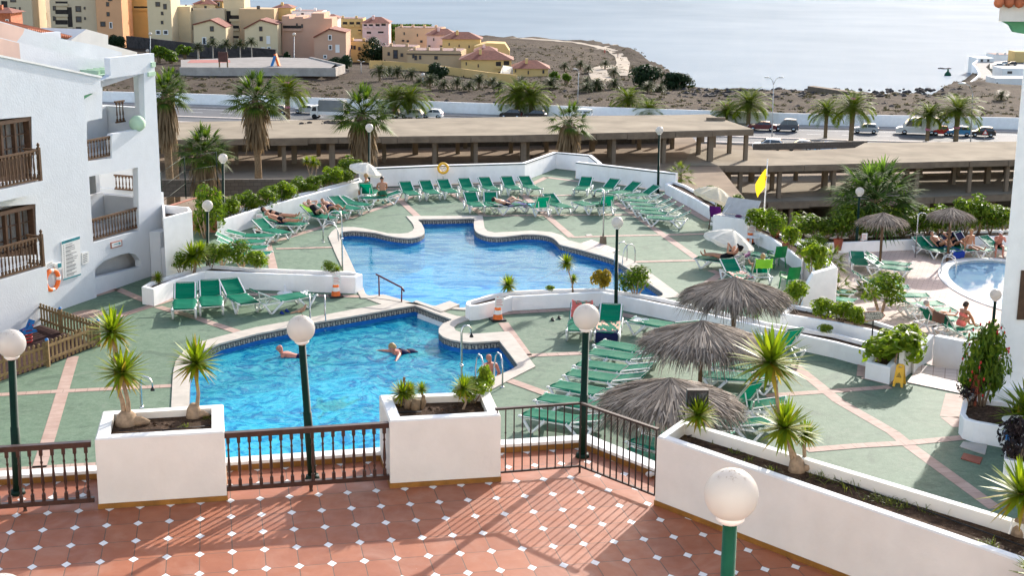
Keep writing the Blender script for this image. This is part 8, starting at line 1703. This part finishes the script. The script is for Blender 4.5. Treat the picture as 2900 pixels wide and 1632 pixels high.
p, yaw, _ = LPOS['k1']; m = MB(); m.add([(-.16, .42, .82), (0, .45, .80), (.16, .42, .82), (-.16, .50, 1.02), (0, .53, 1.0), (.16, .50, 1.02)], [(0, 1, 4, 3), (1, 2, 5, 4)]); m.add([(-.16, .435, .82), (0, .47, .80), (.16, .435, .82), (-.16, .515, 1.02), (0, .55, 1.0), (.16, .515, 1.02)], [(0, 1, 4, 3), (1, 2, 5, 4)]); o = m.build('book', 'towel_peach'); o.location = p; o.rotation_euler = (0, 0, yaw); tag(o, 'open paperback book held up by the woman in the black cap', 'book')
on('k4', lying(48, 'side', .15), 'sunbather with outstretched legs in the chair with the lime towel', skin='skin_tan', hair='hair_blond')
on('r2', lying(27, 'side', .8), 'sunbather with raised knees on the bright blue towel of the lower terrace', skin='skin_tan', hair='hair_dark'); on('r3', lying(27, 'up', .7), 'woman in a dark bikini reclining on the navy towel of the lower terrace', skin='skin_tan', hair='hair_dark', top=True, female=True)
on('r4', sitting(.42, .1, 'side', 'out'), 'person with fair hair in white shorts sitting by the navy towels', turn=RD(160), dx=-.5, dy=-.2, skin='skin_tan', hair='hair_blond', suit=.5, suitmat='towel_white'); on('r5', sitting(.42, .55, 'face'), 'man in a white cap bending forward at the end of the hedge row', turn=RD(140), dx=-.25, dy=-.2, skin='skin_red', bald=True, hat='towel_white', suit=.5)
on('t4', lying(48, 'side', .3), 'sunbather lying against a white towel by the round pool', skin='skin_pale', hair='hair_grey'); on('t5', sitting(.42, .25, 'knees', 'bent'), 'woman in a coral bikini sitting with her dark hair tied up', turn=pi, dy=-.2, skin='skin_tan', hair='hair_dark', suitmat='coral_cloth', top=True, female=True)
# swimmers in the lower pool
def swimmer(arms):
    H = Vector((0, -.5, -.1)); J = dict(hip=H, chest=Vector((0, -.14, -.03)), neck=Vector((0, .08, .04)), head=Vector((0, .18, .27)), fwd=Vector((0, 1, -.25)))
    for sd, sg in (('L', -1), ('R', 1)):
        sh = Vector((sg*.2, .0, -.01)); J[sd+'sh'] = sh; a = arms[0 if sg < 0 else 1]; J[sd+'el'] = sh+Vector(a)*.28; J[sd+'wr'] = J[sd+'el']+Vector(a)*.26+Vector((0, 0, -.02)); J[sd+'hj'] = H+Vector((sg*.1, -.05, 0)); J[sd+'kn'] = J[sd+'hj']+Vector((sg*.08, -.42, -.06)); J[sd+'an'] = J[sd+'kn']+Vector((sg*.04, -.4, .03)); J[sd+'to'] = J[sd+'an']+Vector((0, -.16, -.02))
    return J
zw = ZD-.30
p = G(716, 893, zw); person('bald swimmer heading left in the lower pool', (p.x, p.y, zw), RD(82), swimmer(((.5, .3, -.5), (.6, .2, -.6))), 'skin_red', bald=True, suitmat='towel_navy', suit=.4, s=1.08)
p = G(997, 888, zw); person('fair haired woman swimming with outstretched arms in the lower pool', (p.x, p.y, zw), RD(122), swimmer(((-.75, .6, -.02), (.75, .55, -.03))), 'skin_red', 'hair_blond', suitmat='towel_navy', top='full', female=True, s=1.08)
p = G(812, 1022, ZD-.75); person('diver with green fins swimming under water in the lower pool', (p.x, p.y, ZD-.78), RD(150), swimmer(((-.2, .9, -.1), (.2, .9, -.1))), 'skin_tan', suitmat='black_cloth', top='full', suit=.6)
# man standing on the pool steps between the ladder rails
b = G(1231, 985, ZD-.55)+Vector((0, 0, -.62)); J = dict(hip=(0, 0, .92), chest=(0, .02, 1.27), neck=(0, .0, 1.50), head=(-.02, .04, 1.78), fwd=(-.2, 1, 0))
for sd, sg in (('L', -1), ('R', 1)): J.update({sd+'sh': (sg*.21, 0, 1.43), sd+'el': (sg*.31, -.02, 1.15), sd+'wr': (sg*.31, .16, .98), sd+'hj': (sg*.1, 0, .88), sd+'kn': (sg*.12, .12, .48), sd+'an': (sg*.12, .02, .08), sd+'to': (sg*.14, .18, .02)})
person('bald man in black briefs standing on the ladder steps of the lower pool', b, RD(25), J, 'skin_red', bald=True, suit=.16, s=1.0)
for x, yb, mt, l in ((1521, 136, 'towel_red', 'distant walker in orange on the dirt path of the headland'), (1554, 147, 'towel_white', 'distant walker in white on the dirt path of the headland')):
    p = ray_ground(x, yb); J = dict(hip=(0, 0, .92), chest=(0, .02, 1.27), neck=(0, .0, 1.50), head=(0, .02, 1.78), fwd=(0, -1, 0))
    for sd, sg in (('L', -1), ('R', 1)): J.update({sd+'sh': (sg*.21, 0, 1.43), sd+'el': (sg*.27, 0, 1.15), sd+'wr': (sg*.27, -.1, .9), sd+'hj': (sg*.1, 0, .88), sd+'kn': (sg*.11, -.1*sg, .48), sd+'an': (sg*.11, -.12*sg, .08), sd+'to': (sg*.12, -.12*sg-.16, .02)})
    person(l, p, .4, J, 'skin_tan', 'hair_dark', suit=.7, suitmat=mt, top='full')
# ---------------- materials named before they were defined
for me_, i_, n_ in PENDING: me_.materials[i_] = MT(n_)
